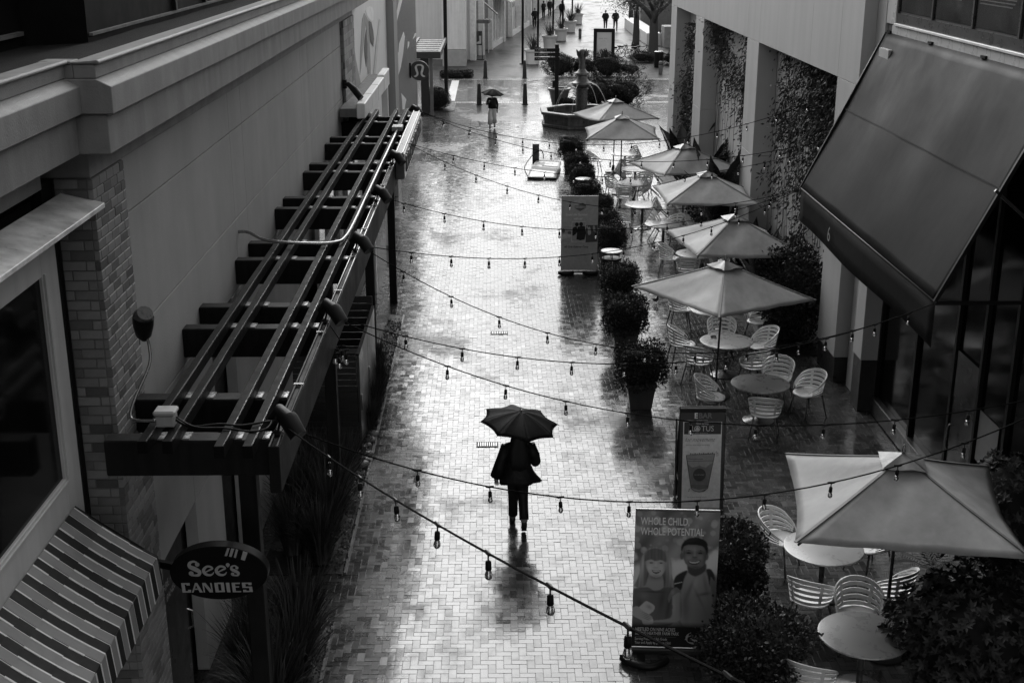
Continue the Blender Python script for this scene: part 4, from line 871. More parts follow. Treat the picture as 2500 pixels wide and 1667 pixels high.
# climbing vines on the right bays
def vine(y0, y1, z0, z1, n, dens, label, seed):
    q = np.random.default_rng(seed); t = empty('climbing_vine', (7.45, (y0 + y1) / 2, 0), 0, label, 'vine', 'vines on the building bays')
    st = MB(); stems = []
    for k in range(int((y1 - y0) * 2.6)):
        y = q.uniform(y0 + 0.1, y1 - 0.1); pts = []; z = 0.1; yy = y; top = z1 * q.uniform(0.75, 1.0)
        while z < top:
            pts.append((7.49 - q.uniform(0, 0.03), yy, z)); z += 0.45; yy = min(y1 - .05, max(y0 + .05, yy + q.normal(0, 0.09)))
        if len(pts) > 2: st.tube(pts, 0.008, 4); stems.append(pts)
    st.build('stems', BARK, t)
    nc = max(20, n // 85); Yc = q.uniform(y0, y1, nc * 12); Zc = q.uniform(z0, z1, nc * 12); u = (Yc - y0) / (y1 - y0)
    nz = sum(np.sin(Yc * a + Zc * b + c) for a, b, c in ((2.3, 0.4, 1), (4.1, 0.7, 2 + seed), (1.1, 0.3, 4))) / 3
    k = np.where(dens(u, Zc) + nz * 0.5 > q.random(nc * 12) * 0.75 + 0.25)[0][:nc]; nc = len(k); m = n // max(1, nc)
    bul = np.repeat(q.uniform(0.05, 0.28, nc), m); tot = nc * m
    Y = np.repeat(Yc[k], m) + q.normal(0, 1, tot) * np.repeat(q.uniform(0.10, 0.30, nc), m); Zz = np.clip(np.repeat(Zc[k], m) + q.normal(0, 1, tot) * np.repeat(q.uniform(0.18, 0.5, nc), m), 0.05, z1 + 0.02)
    P = np.stack([7.49 - np.abs(q.normal(0, 1, tot)) * bul, np.clip(Y, y0 - 0.02, y1 + 0.02), Zz], 1)
    D = unit(np.stack([-np.abs(q.normal(0.4, 0.4, tot)), q.normal(0, 0.5, tot), q.normal(-0.7, 0.5, tot)], 1))
    put('foliage', leaf_mesh('foliage', P, D, rnd_sides(D), q.uniform(0.08, 0.17, tot), q.uniform(0.03, 0.055, tot), VINE), t)
vine(26.15, 34.0, 0.6, 6.05, 8200, lambda u, z: 0.25 + 0.65 * (u < 0.45) * (z > 3.2) + 0.45 * (z > 4.6) * (u < 0.8) - 0.25 * (u > 0.85), 'dense dark vine on the nearest tall bay beside the awning', 1)
vine(35.75, 43.1, 0.8, 6.05, 4600, lambda u, z: 0.30 + 0.45 * (z > 4.8) + 0.35 * (u < 0.25) - 0.2 * (u > 0.8), 'vine with trailing stems on the middle tall bay', 2)
vine(44.95, 49.6, 0.8, 5.6, 3600, lambda u, z: 0.55 + 0.2 * (z < 3), 'narrow vine on the farthest tall bay', 3)
# big-leaved plants at the foot of the bays, leaf by leaf
BLM = mat('paddle_leaf', 0.022, 0.28, 0.3, 3, spec=0.5, rnd=0.5, bump=0.1, bscale=20)
def paddle(ln, w, bend):
    def fn(u, v):
        s = (u - 0.5) * 2; wd = w * math.sin(math.pi * min(1, max(0.02, (v - 0.28) / 0.72)) ** 0.8) if v > 0.28 else 0.02
        return (s * wd / 2, ln * (v * 0.35 + bend * v * v * 0.6), ln * (v - bend * v * v * 0.55) + abs(s) * wd * 0.18 + 0.02 * math.sin(v * 40) * abs(s))
    return MB().grid(fn, 4, 12).mesh('leaf', BLM, smooth=True)
PD = [paddle(2.9, 0.52, 0.12), paddle(2.5, 0.58, 0.28), paddle(2.0, 0.5, 0.45), paddle(1.6, 0.45, 0.6)]
for (x, y, s, nl, lb) in ((6.75, 44.0, 1.05, 16, 'tall dark paddle leaved plant, farthest, near the bay column'), (6.9, 41.4, 1.0, 14, 'tall dark paddle leaved plant at the middle bay'), (6.8, 36.8, 1.05, 16, 'tall dark paddle leaved plant behind the third parasol from the fountain'), (6.75, 32.4, 0.72, 14, 'shorter paddle leaved plant below the nearest bay'), (6.8, 30.2, 0.66, 14, 'paddle leaved plant close to the awning corner')):
    t = empty('paddle_leaf_plant', (x, y, 0), rng.uniform(0, 6), lb, 'plant', 'paddle leaved plants by the bays')
    for k in range(nl):
        o = put('leaf', PD[min(3, k * 4 // nl)], t, False); sc_ = s * rng.uniform(0.8, 1.1); o.scale = (sc_,) * 3; o.rotation_euler = (0, 0, k * 2.4 + rng.uniform(-.3, .3)); o.location = (rng.uniform(-.15, .15), rng.uniform(-.2, .2), 0)
bb = foliage('foliage', 0.62, 1.0, 1.15, 8000, 0.085, 0.045, LEAFD, 41, p=2.3, amp=0.2)
t = empty('column_shrub', (6.65, 27.3, 0), 0, 'tall dark shrub against the nearest column', 'shrub')
for nm, me_ in (('foliage', bb[0]), ('twigs', bb[1])): put(nm, me_, t, False).location = (0, 0, 1.2)
MB().tube([(0, 0, 0), (0.05, 0, 0.6)], [0.06, 0.04], 6).build('stem', BARK, t, world=False)
bb2 = foliage('foliage', 0.5, 1.6, 0.55, 5000, 0.08, 0.04, LEAFD, 42, p=2.2, amp=0.25)
for (y, lb) in ((29.6, 'low dark shrub below the second parasol by the column'), (34.0, 'low dark shrub below the bay column behind the parasols'), (39.0, 'low dark shrub at the foot of the middle bay')):
    t = empty('low_shrub', (6.75, y, 0), 0, lb, 'shrub', 'low shrubs by the bays')
    for nm, me_ in (('foliage', bb2[0]), ('twigs', bb2[1])): put(nm, me_, t, False).location = (0, 0, 0.5)
rbed = tag(empty('planting_bed', (6.8, 38, 0)), kind='structure'); MB().box(6.17, 7.5, 26.42, 49.48, -0.2, 0.02).build('soil', SOIL, rbed); MB().box(6.12, 6.165, 26.42, 49.48, -0.2, 0.06).build('edging', EDGE, rbed)
# ================================================================== PATIO FURNITURE
PLAS = mat('chair_grey', 0.80, 0.30, 0.08, 5, spec=0.5, rnd=0.08)
CLEG = mat('chair_leg', 0.12, 0.3, 0.1, 5, metal=0.5)
TTOP = mat('table_top', 0.30, 0.30, 0.07, 3, metal=0.15, bump=0.03, bscale=60)
TBASE = mat('table_base', 0.12, 0.3, 0.2, 6, metal=0.5)
def shell(phi, f):
    a = abs(phi); h = 0.81 - 0.16 * min(1, a / 90) ** 2
    if a > 80: h += (0.475 - h) * min(1, (a - 80) / 52) ** 1.4
    z = 0.455 + (h - 0.455) * f; k = 0.86 + 0.22 * (z - 0.45) / 0.36
    return Vector((0.285 * k * math.sin(R(phi)), -0.27 * k * math.cos(R(phi)) + 0.02, z))
def strip(f0, f1, a0, a1, th=0.011, n=16):
    m_ = MB(); vs = []
    for i in range(n + 1):
        p = a0 + (a1 - a0) * i / n; A = shell(p, f0); B = shell(p, f1); o = Vector((math.sin(R(p)), -math.cos(R(p)), 0)) * th
        vs += [A, B, B + o, A + o]
    fs = [(0, 1, 2, 3), tuple(4 * n + k for k in (3, 2, 1, 0))]
    for i in range(n):
        for k in range(4): fs.append((4 * i + k, 4 * i + 4 + k, 4 * i + 4 + (k + 1) % 4, 4 * i + (k + 1) % 4))
    return m_.add(vs, fs)
def make_chair():
    t = empty('slatted_armchair', (0, 0, 0), 0, 'x', 'chair', 'slatted grey armchairs on the cafe terrace')
    def seatfn(u, v):
        a = u * 2 * math.pi; r = v; x = math.copysign(abs(math.cos(a)) ** 0.75, math.cos(a)) * 0.235 * r; y = math.copysign(abs(math.sin(a)) ** 0.8, math.sin(a)) * (0.27 if math.sin(a) > 0 else 0.22) * r
        return (x, y + 0.0, 0.445 - 0.02 * (1 - r * r) - 0.012 * (y > 0.18))
    MB().grid(seatfn, 28, 5).build('seat', PLAS, t, smooth=True, solid=0.018, world=False)
    for f0, f1 in ((0.0, 0.13), (0.215, 0.355), (0.44, 0.58), (0.665, 0.80)):
        strip(f0, f1, -112, 112).build('slat', PLAS, t, smooth=35, world=False)
    strip(0.86, 1.0, -131, 131, 0.016, 24).build('top_rim', PLAS, t, smooth=35, world=False)
    for a in (-38, 38): strip(0.0, 0.9, a - 4, a + 4, 0.014, 2).build('back_rib', PLAS, t, world=False)
    for sx in (-1, 1):
        for sy in (-1, 1): MB().tube([(0.17 * sx, 0.15 * sy, 0.43), (0.24 * sx, 0.23 * sy, 0.0)], [0.016, 0.011], 7).build('leg', CLEG, t, smooth=True, world=False)
    return freeze(t)
chair0 = make_chair(); used = [False]
def chair(x, y, face, label, tilt=0.0, lift=0.0):
    """face: direction the sitter would look, degrees from +X; tilt: tipped forward on to a table edge"""
    if not used[0]: o = chair0; used[0] = True
    else: o = copy_tree(chair0)
    o.scale = (1.1,) * 3; o.location = (x, y, lift); o.rotation_euler = (R(tilt), 0, R(face - 90)); o['label'] = label; return o
def make_table():
    t = empty('round_table', (0, 0, 0), 0, 'x', 'table', 'round cafe tables')
    MB().lathe([(0.50, 0.725), (0.545, 0.73), (0.555, 0.742), (0.55, 0.757), (0.53, 0.762), (0.0, 0.762)][:5] + [(0.02, 0.763)], 40).build('top', TTOP, t, smooth=40, world=False)
    MB().lathe([(0.04, 0.05), (0.04, 0.70), (0.12, 0.722), (0.12, 0.724)], 14).build('column', TBASE, t, smooth=40, world=False)
    MB().lathe([(0.29, 0.0), (0.30, 0.012), (0.26, 0.028), (0.10, 0.055), (0.05, 0.07)], 28).build('base', TBASE, t, smooth=40, world=False)
    return freeze(t)
table0 = make_table(); tb_used = [False]
TBL = [(4.59, 15.91, 'wet round table under the nearest parasol'), (4.51, 13.61, 'round table lowest in view, beside the big leafy bush'), (5.05, 22.6, 'bare round table nearest the coffee board'),
       (4.86, 25.2, 'round table with a small dark ashtray beside the parasol pole'), (4.99, 27.5, 'round table half covered by the second nearest parasol'), (5.38, 32.66, 'round table between the second and third nearest parasols'),
       (4.64, 38.92, 'pale round table in front of the fourth parasol'), (4.72, 42.38, 'round table in the middle of the far seating group'), (5.07, 45.05, 'round table right of the two slim parasol poles'), (5.02, 48.25, 'farthest round table below the two far parasols'), (4.95, 36.2, 'round table peeping out left of the third nearest parasol')]
for x, y, lb in TBL:
    if not tb_used[0]: o = table0; tb_used[0] = True
    else: o = copy_tree(table0)
    o.location = (x, y, 0.002); o['label'] = lb
ash = empty('ashtray', (4.62, 25.42, 0.765), 0, 'small dark ashtray on the terrace table', 'ashtray'); MB().lathe([(0.05, 0), (0.065, 0.01), (0.06, 0.03), (0.04, 0.03), (0.035, 0.012)], 14).build('bowl', STEEL, ash, smooth=40, world=False); MB().box(-.03, .03, -.02, .02, .012, .04).build('matchbox', BLACK, ash, world=False)
CH = [(4.02, 25.9, 5, 'armchair left of the ashtray table'), (4.97, 26.4, 265, 'armchair behind the ashtray table facing the camera'), (5.75, 25.7, 195, 'armchair right of the ashtray table'), (6.05, 27.5, 205, 'armchair standing free at the right beyond the ashtray table'),
      (4.2, 24.7, 60, 'shaded armchair in front of the ashtray table beside the parasol pole'), (4.35, 28.5, 0, 'armchair at the left edge of the second nearest parasol'), (4.1, 22.65, -15, 'bright armchair left of the bare table nearest the coffee board'),
      (5.6, 23.6, 240, 'armchair behind the bare table nearest the coffee board'), (6.05, 22.85, 205, 'armchair right of the bare table with its back to the storefront'), (4.98, 21.75, 75, 'armchair before the bare table, its back to the camera'), (5.3, 24.4, 110, 'dark armchair in the shade between the two middle tables'),
      (4.72, 33.3, -10, 'armchair left of the table between second and third parasols'), (5.05, 32.0, 80, 'armchair before the table between second and third parasols'), (6.3, 32.9, 190, 'armchair right of the table between second and third parasols'),
      (5.35, 36.9, 200, 'armchair half hidden behind the third nearest parasol'), (3.85, 37.6, 40, 'armchair nearest the boxwoods by the pale round table'),
      (4.35, 41.35, 75, 'armchair with its back to us before the far middle table'), (4.1, 43.2, -20, 'armchair at the left of the far middle table'), (5.2, 43.5, 250, 'armchair behind the far middle table'),
      (3.85, 48.3, 10, 'armchair standing alone left of the farthest table'), (5.0, 46.3, 270, 'armchair behind the table by the slim parasol poles'),
      (4.15, 16.75, -35, 'armchair left of the table under the nearest parasol'), (5.45, 16.5, 200, 'armchair mostly hidden right behind the nearest parasol pole'), (4.2, 14.98, 60, 'armchair with its back to us between the two nearest tables'), (5.35, 15.15, 125, 'armchair with its back to us at the nearest parasol pole'), (4.72, 14.55, 265, 'dark armchair tucked behind the lowest table'), (3.72, 13.0, 60, 'armchair cut off by the bottom edge beside the boxwood')]
for x, y, f, lb in CH: chair(x, y, f, 'grey slatted ' + lb)
for x, y, f, tl, lb in ((4.45, 36.9, 10, -38, 'armchair tipped forward against the table left of the third parasol'), (5.35, 38.75, 175, -38, 'armchair tipped against the pale round table'), (5.42, 42.3, 180, -38, 'armchair tipped against the far middle table on its right'), (4.3, 45.6, -25, -38, 'armchair tipped against the table by the slim poles on its left'), (5.85, 45.2, 185, -38, 'armchair tipped against the table by the slim poles on its right'), (5.75, 48.6, 200, -38, 'armchair tipped against the farthest table')):
    chair(x, y, f, 'grey slatted ' + lb, tl, 0.148)

# parasols
CANV = mat('parasol_canvas', 0.25, 0.62, 0.30, 1.9, bump=0.05, bscale=150, rnd=0.08, streak=0.12)
def make_parasol(seed):
    t = empty('parasol', (0, 0, 0), 0, 'x', 'parasol', 'square grey parasols on the terrace'); q = random.Random(seed); rad, ze, zp = 1.80, 2.14, 2.76
    C4 = [Vector((rad * math.cos(R(90 * k)), rad * math.sin(R(90 * k)), ze)) for k in range(4)]; ap = Vector((0, 0, zp)); ph = q.uniform(0, 6); sag = [q.uniform(0.03, 0.11) for _ in range(4)]
    for k in range(4):
        A, B = C4[k], C4[(k + 1) % 4]
        def fn(u, v, A=A, B=B, k=k):
            e = A.lerp(B, u); e = e + (Vector((0, 0, e.z)) - e) * 0.065 * math.sin(math.pi * u)      # hem curves in
            p = ap.lerp(e, 0.02 + 0.98 * v); p.z -= sag[k] * math.sin(math.pi * u) * v ** 1.5 + 0.5 * sag[k] * math.sin(6 * u + ph + 2 * k + 3 * v) * math.sin(math.pi * v) * math.sin(math.pi * u) + 0.010 * math.sin(23 * u + 9 * v + ph) * math.sin(math.pi * u) * v; p.z -= 0.012 * math.sin(math.pi * v)
            return p
        MB().grid(fn, 14, 12).build('canopy_panel', CANV, t, smooth=True, solid=0.006, world=False)
        MB().bar(C4[k] * 0.97 + Vector((0, 0, 0.015)), ap + Vector((0, 0, -0.10)), 0.018, 0.02).build('rib', DARK, t, world=False)
        MB().bar(C4[k] * 0.5 + Vector((0, 0, zp * 0.5 - 0.15)), (0, 0, 1.95), 0.016, 0.02).build('strut', DARK, t, world=False)
    sm = MB()
    for k in range(4):
        P_ = [ap.lerp(C4[k], 0.02 + 0.98 * v) + Vector((0, 0, 0.004 - 0.012 * math.sin(math.pi * v))) for v in (i / 10 for i in range(11))]
        for a_, b_ in zip(P_[:-1], P_[1:]): sm.bar(a_, b_, 0.035, 0.008)
    sm.build('ridge_seams', mat('canvas_seam', 0.13, 0.6), t, world=False)
    vt = MB(); vr = 0.36
    for k in range(4):
        A = Vector((vr * math.cos(R(90 * k)), vr * math.sin(R(90 * k)), zp - 0.075)); B = Vector((vr * math.cos(R(90 * k + 90)), vr * math.sin(R(90 * k + 90)), zp - 0.075)); T = Vector((0, 0, zp + 0.05))
        vt.grid(lambda u, v, A=A, B=B: T.lerp(A.lerp(B, u), v) + Vector((0, 0, 0.012 * math.sin(9 * u + k) * v)), 6, 4)
    vt.build('vent_cap', mat('vent_canvas', 0.12, 0.4, 0.25, 12, rnd=0.05), t, smooth=35, world=False)
    MB().tube([(0, 0, 0.05), (0, 0, zp + 0.04)], 0.022, 10).build('pole', mat('parasol_pole', 0.07, 0.3, 0.1, 4, metal=0.4), t, smooth=True, world=False)
    MB().lathe([(0.02, 0.0), (0.025, 0.03), (0.012, 0.06), (0.016, 0.09), (0.004, 0.12)], 10, (0, 0, zp + 0.04)).build('finial', STEEL, t, smooth=True, world=False)
    MB().lathe([(0.30, 0.0), (0.31, 0.02), (0.28, 0.05), (0.07, 0.07), (0.05, 0.25), (0.03, 0.27)], 24).build('base', mat('parasol_base', 0.045, 0.35), t, smooth=40, world=False)
    return freeze(t)
par0 = [make_parasol(k + 1) for k in range(7)]; pu = [False] * 7
PRS = [(5.06, 14.44, 35, 'nearest grey parasol at the right edge over a wet table'), (4.44, 23.95, 78, 'diamond turned grey parasol in the middle of the terrace'), (5.38, 28.2, 54, 'third nearest parasol with sagging creased canvas'), (5.66, 33.5, 46, 'fourth nearest parasol with a raised vent cap'),
       (5.78, 37.95, 63, 'fifth nearest parasol in front of the paddle leaved plants'), (4.48, 44.3, 42, 'nearer of the two overlapping far parasols'), (4.60, 48.5, 65, 'farther of the two overlapping far parasols by the fountain')]
for i, (x, y, a, lb) in enumerate(PRS):
    k = i
    if not pu[k]: o = par0[k]; pu[k] = True
    else: o = copy_tree(par0[k])
    o.location = (x, y, 0.002); o.rotation_euler = (R(rng.uniform(-1.6, 1.6)), R(rng.uniform(-1.6, 1.6)), R(a)) if i else (0, 0, R(a)); o['label'] = lb; o.scale = (1.05, 1.05, 1.0) if i == 0 else (1, 1, 1)

# litter bins among the boxwoods
for (x, y, lb) in ((3.0, 41.9, 'farther black litter bin with a pale round lid among the boxwoods'), (3.05, 32.0, 'nearer black litter bin with a pale round lid beside the camp banner')):
    t = empty('litter_bin', (x, y, 0), 0, lb, 'litter bin', 'litter bins in the boxwood row')
    MB().lathe([(0.25, 0.0), (0.26, 0.02), (0.26, 0.80), (0.24, 0.82)], 24).build('body', BLACK, t, smooth=40, world=False)
    for k in range(4): MB().tube([(0.2 * math.cos(k * 1.57), 0.2 * math.sin(k * 1.57), 0.8), (0.2 * math.cos(k * 1.57), 0.2 * math.sin(k * 1.57), 0.98)], 0.012, 6).build('lid_post', BLACK, t, world=False)
    MB().lathe([(0.25, 0.975), (0.28, 0.985), (0.275, 1.01), (0.2, 1.02), (0.02, 1.022)], 28).build('lid', mat('bin_lid', 0.45, 0.3), t, smooth=40, world=False)
# pigeon
pg = empty('pigeon', (4.04, 30.5, 0.0), R(200), 'small dark pigeon walking on the wet terrace', 'bird')
bd = bpy.data.meshes.new('body'); bmx = bmesh.new(); bmesh.ops.create_uvsphere(bmx, u_segments=14, v_segments=10, radius=1)
for v in bmx.verts:
    x, y, z = v.co; tl = max(0, -y); v.co = Vector((x * 0.062 * (1 - 0.45 * tl), y * 0.12 - 0.05 * tl * tl, 0.12 + z * 0.055 * (1 - 0.5 * tl) + 0.035 * max(0, y) - 0.03 * tl))
bmx.to_mesh(bd); bmx.free(); bd.materials.append(mat('pigeon_grey', 0.05, 0.5)); bd.polygons.foreach_set('use_smooth', [True] * len(bd.polygons)); put('body', bd, pg, False)
MB().tube([(0, 0.08, 0.15), (0, 0.105, 0.20), (0, 0.115, 0.225), (0, 0.13, 0.235), (0, 0.155, 0.228)], [0.035, 0.024, 0.026, 0.022, 0.003], 8).build('head', MATS['pigeon_grey'], pg, smooth=True, world=False)
for s in (-1, 1): MB().tube([(0.02 * s, 0.0, 0.08), (0.02 * s, 0.0, 0.01), (0.02 * s, 0.03, 0.004)], 0.005, 5).build('leg', mat('pigeon_leg', 0.2), pg, world=False)

# ================================================================== STRING LIGHTS
BULB = mat('bulb_glass', 0.9, 0.02, 0.0, 1, trans=1.0, ior=1.45, rvar=0.0)
sock = MB(); sock.tube([(0, 0, 0.0), (0, 0, -0.055)], 0.006, 6); sock.lathe([(0.012, -0.05), (0.020, -0.06), (0.022, -0.115), (0.018, -0.12)], 10); sock.tube([(-0.045, 0, 0.004), (-0.02, 0, 0.0), (0.02, 0, 0.0), (0.045, 0, 0.004)], [0.008, 0.014, 0.014, 0.008], 6)
sockm = sock.mesh('socket', BLACK, smooth=40)
bulbm = MB().lathe([(0.014, -0.12), (0.020, -0.13), (0.027, -0.155), (0.026, -0.172), (0.016, -0.186), (0.004, -0.19)], 10).mesh('bulb', BULB, smooth=True)
STR = [((-1.93, 10.83, 4.66), (2.73, 0.40, 7.42), 0.235, 0.125, 0.070, 'string of bulbs slanting steeply across the bottom to the right'),
       ((-1.93, 10.83, 4.66), (7.3, 12.0, 5.42), 1.37, 0.13, 0.0735, 'string of bulbs from the nearest flood lamp sagging over the school banner'),
       ((-1.93, 14.31, 4.66), (7.3, 11.2, 5.42), 1.17, 0.15, 0.073, 'string of bulbs passing just above the walker with the umbrella'),
       ((-1.93, 14.31, 4.66), (5.87, 16.15, 4.23), 0.73, 0.11, 0.087, 'string of bulbs from the second flood lamp to the near awning corner'),
       ((-1.93, 17.76, 4.66), (5.87, 16.15, 4.23), 1.12, 0.08, 0.088, 'string of bulbs sloping down from the third flood lamp across the lane'),
       ((-1.93, 17.76, 4.66), (5.87, 23.9, 4.23), 0.66, 0.09, 0.0735, 'string of bulbs from the third flood lamp to the far awning corner'),
       ((-1.93, 21.22, 4.66), (5.87, 23.9, 4.23), 0.69, 0.05, 0.087, 'string of bulbs from the middle flood lamp across the camp banner'),
       ((-1.76, 26.0, 4.78), (7.45, 29.5, 4.02), 0.67, 0.10, 0.07, 'upper string of bulbs from the box sign to the nearest vine'),
       ((-1.76, 26.0, 4.78), (5.87, 23.9, 4.23), 0.82, 0.10, 0.083, 'lower string of bulbs from the box sign to the awning corner'),
       ((-1.76, 31.2, 4.70), (7.45, 28.5, 5.4), 0.94, 0.06, 0.069, 'highest far string of bulbs ending on the column beside the vine'),
       ((-1.76, 31.2, 4.70), (7.25, 23.95, 5.4), 0.92, 0.06, 0.07, 'second farthest string of bulbs passing over the fifth parasol')]
for A, B, sag, t0, dt, lb in STR:
    A = Vector(A); B = Vector(B); t = empty('string_lights', A, 0, lb, 'string lights', 'strings of bulbs across the lane')
    ln = (B - A).length
    def at(u, A=A, B=B, sag=sag): return A.lerp(B, u) - Vector((0, 0, 4 * sag * u * (1 - u)))
    MB().tube([at(i / 44) for i in range(45)], 0.0072, 6).build('cable', CABLE, t)
    u = t0; az = math.atan2(B.y - A.y, B.x - A.x)
    while u < 0.97:
        P = at(u); o = put('socket', sockm, t, False); o.scale = (0.88,) * 3; o.location = P - A; tang = at(u + .01) - at(u - .01)
        o.rotation_euler = (rng.uniform(-.06, .06), rng.uniform(-.06, .06), az); put('bulb', bulbm, o, False); u += dt
# tangle of spare cable near the second flood lamp
sp = empty('spare_bulb_coil', (-2.1, 15.2, 3.9), 0, 'loose cluster of bulbs hanging below the second flood lamp', 'string lights')
MB().tube(bez([(-1.95, 14.4, 4.5), (-1.85, 14.6, 4.2), (-1.95, 14.7, 4.05), (-1.82, 14.8, 4.0), (-1.9, 14.65, 4.1)], 6), 0.007, 6).build('cable', BLACK, sp)
for p in ((-1.85, 14.62, 4.17), (-1.95, 14.7, 4.10), (-1.83, 14.8, 4.06), (-1.9, 14.68, 4.05)):
    o = put('socket', sockm, sp, False); o.location = Vector(p) - Vector(sp.location); put('bulb', bulbm, o, False)
# ================================================================== BANNERS AND BOARDS
def gm(v, r=0.6):
    v = min(0.88, v * 1.4); return mat('print_%03d' % int(v * 1000), v, r, 0.16, 14, spec=0.15)
class Sheet:
    """a printed sheet: outlines given in drawing pixels are laid as thin inked shapes on it"""
    def __init__(s, root, o, u, w, h, fx): s.root = root; s.o = Vector(o); s.u = Vector(u).normalized(); s.w = w; s.h = h; s.fx = fx; s.k = 0; s.n = s.u.cross(Vector((0, 0, 1)))
    def P(s, x, y): a, b = s.fx(x, y); return a * s.w, b * s.h
    def shape(s, pts, v, name='printed_shape', smooth=0):
        s.k += 1; q = [s.P(*p) for p in pts]
        if smooth:
            c = bez([(a, b, 0) for a, b in q + [q[0]]], smooth)[:-1]; q = [(p.x, p.y) for p in c]
        vs = [s.o + s.u * a + Vector((0, 0, b)) + s.n * (0.0012 * s.k) for a, b in q]
        bm = bmesh.new(); f = bm.faces.new([bm.verts.new(p) for p in vs]); bmesh.ops.triangulate(bm, faces=[f])
        me_ = bpy.data.meshes.new(name); bm.to_mesh(me_); bm.free(); me_.materials.append(v if not isinstance(v, float) else gm(v)); return put(name, me_, s.root)
    def text(s, tx, x, y, hpx, v, sx=1.0, bold=0.0, shear=0.0, al='LEFT', name='lettering'):
        a, b = s.P(x, y); _, b2 = s.P(x, y - hpx); size = (b2 - b) / 0.70
        me_ = text_mesh(tx, size, gm(v), s.o + s.u * a + Vector((0, 0, b)), s.u, (0, 0, 1), bold * size, shear, al, 0.0012 * (s.k + 2), sx); return put(name, me_, s.root)
    def oval(s, x, y, rx, ry, v, n=20): return s.shape([(x + rx * math.cos(2 * math.pi * i / n), y + ry * math.sin(2 * math.pi * i / n)) for i in range(n)], v)

# school banner
SB = empty('school_banner', (2.19, 14.43, 0), 0, 'tall roll-up school banner printed with two smiling children', 'banner')
o = Vector((1.765, 14.48, 0.085)); u = Vector((1.05, -0.07, 0)); W_b, H_b = 1.06, 1.94
un = u.normalized(); nn = un.cross(Vector((0, 0, 1)))
MB().prism([(0, 0), (W_b, 0), (W_b, H_b), (0, H_b)], o - nn * 0.001, un, (0, 0, 1), -0.004).build('sheet', gm(0.12), SB)
def fx(x, y):
    k = (y - 80) / 1330; xl = 60 - 52 * k; xr = 828 - 45 * k; return (x - xl) / (xr - xl), 1 - k
S = Sheet(SB, o, un, W_b, H_b, fx)
# the printed portrait: tones worked out point by point on a fine mesh (soft edged shapes, as in an out-of-focus snapshot)
class Print:
    def __init__(s, x0, x1, y0, y1, nx, ny):
        s.nx, s.ny = nx, ny; s.X, s.Y = np.meshgrid(np.linspace(x0, x1, nx), np.linspace(y0, y1, ny)); s.T = np.full((ny, nx), 0.1); s.step = (x1 - x0) / nx
    def blur(s, A, px):
        sg = max(0.3, px / s.step); r = int(3 * sg) + 1; k = np.exp(-0.5 * (np.arange(-r, r + 1) / sg) ** 2); k /= k.sum()
        A = np.apply_along_axis(lambda v: np.convolve(np.pad(v, r, 'edge'), k, 'valid'), 0, A); return np.apply_along_axis(lambda v: np.convolve(np.pad(v, r, 'edge'), k, 'valid'), 1, A)
    def mask(s, pts, soft=3, sm=4):
        q = [(p.x, p.y) for p in bez([(a, b, 0) for a, b in pts + [pts[0]]], sm)[:-1]] if sm else pts
        m = np.zeros_like(s.X, bool); n = len(q)
        for i in range(n):
            (xa, ya), (xb, yb) = q[i], q[(i + 1) % n]
            if ya == yb: continue
            m ^= ((ya > s.Y) != (yb > s.Y)) & (s.X < (xb - xa) * (s.Y - ya) / (yb - ya) + xa)
        return s.blur(m.astype(float), soft)
    def fill(s, pts, tone, soft=3, sm=4): m = s.mask(pts, soft, sm); s.T = s.T * (1 - m) + tone * m; return m
    def blob(s, x, y, rx, ry, k, m=None, ang=0.0):
        """multiply the tone by (1 + k) around a point, inside mask m"""
        c, n_ = math.cos(R(ang)), math.sin(R(ang)); u = ((s.X - x) * c + (s.Y - y) * n_) / rx; v = (-(s.X - x) * n_ + (s.Y - y) * c) / ry
        w = np.exp(-(u * u + v * v)); s.T = s.T * (1 + k * w * (1 if m is None else m))
    def dot(s, x, y, rx, ry, tone, soft=2, al=1.0):
        m = s.blur(((((s.X - x) / rx) ** 2 + ((s.Y - y) / ry) ** 2) < 1).astype(float), soft) * al; s.T = s.T * (1 - m) + tone * m
    def mesh(s, sheet, lift, m_):
        ny, nx = s.ny, s.nx; xl = np.array([[sheet.fx(x, y) for x, y in zip(rx_, ry_)] for rx_, ry_ in zip(s.X, s.Y)])
        A = np.clip(xl[..., 0], 0, 1) * sheet.w; B = np.clip(xl[..., 1], 0, 1) * sheet.h
        V = np.array(sheet.o)[None, None] + A[..., None] * np.array(sheet.u) + B[..., None] * np.array((0, 0, 1.0)) + np.array(sheet.n) * lift
        i_ = np.arange(ny * nx).reshape(ny, nx); F_ = np.stack([i_[:-1, :-1], i_[1:, :-1], i_[1:, 1:], i_[:-1, 1:]], -1).reshape(-1, 4)
        me_ = bpy.data.meshes.new('printed_picture'); me_.vertices.add(ny * nx); me_.vertices.foreach_set('co', V.ravel()); me_.loops.add(F_.size); me_.loops.foreach_set('vertex_index', F_.ravel().astype(np.int32)); me_.polygons.add(len(F_)); me_.polygons.foreach_set('loop_start', np.arange(0, F_.size, 4, dtype=np.int32))
        a = me_.attributes.new('tone', 'FLOAT', 'POINT'); a.data.foreach_set('value', s.T.ravel().astype(np.float32)); me_.materials.append(m_); me_.update(calc_edges=True); return me_
PRINT = bpy.data.materials.new('photo_print'); PRINT.use_nodes = True; t_ = PRINT.node_tree; b_ = t_.nodes['Principled BSDF']; at_ = t_.nodes.new('ShaderNodeAttribute'); at_.attribute_name = 'tone'; cb = t_.nodes.new('ShaderNodeCombineColor')
[t_.links.new(at_.outputs['Fac'], cb.inputs[i]) for i in range(3)]; t_.links.new(cb.outputs[0], b_.inputs['Base Color']); b_.inputs['Roughness'].default_value = 0.55; b_.inputs['Specular IOR Level'].default_value = 0.15
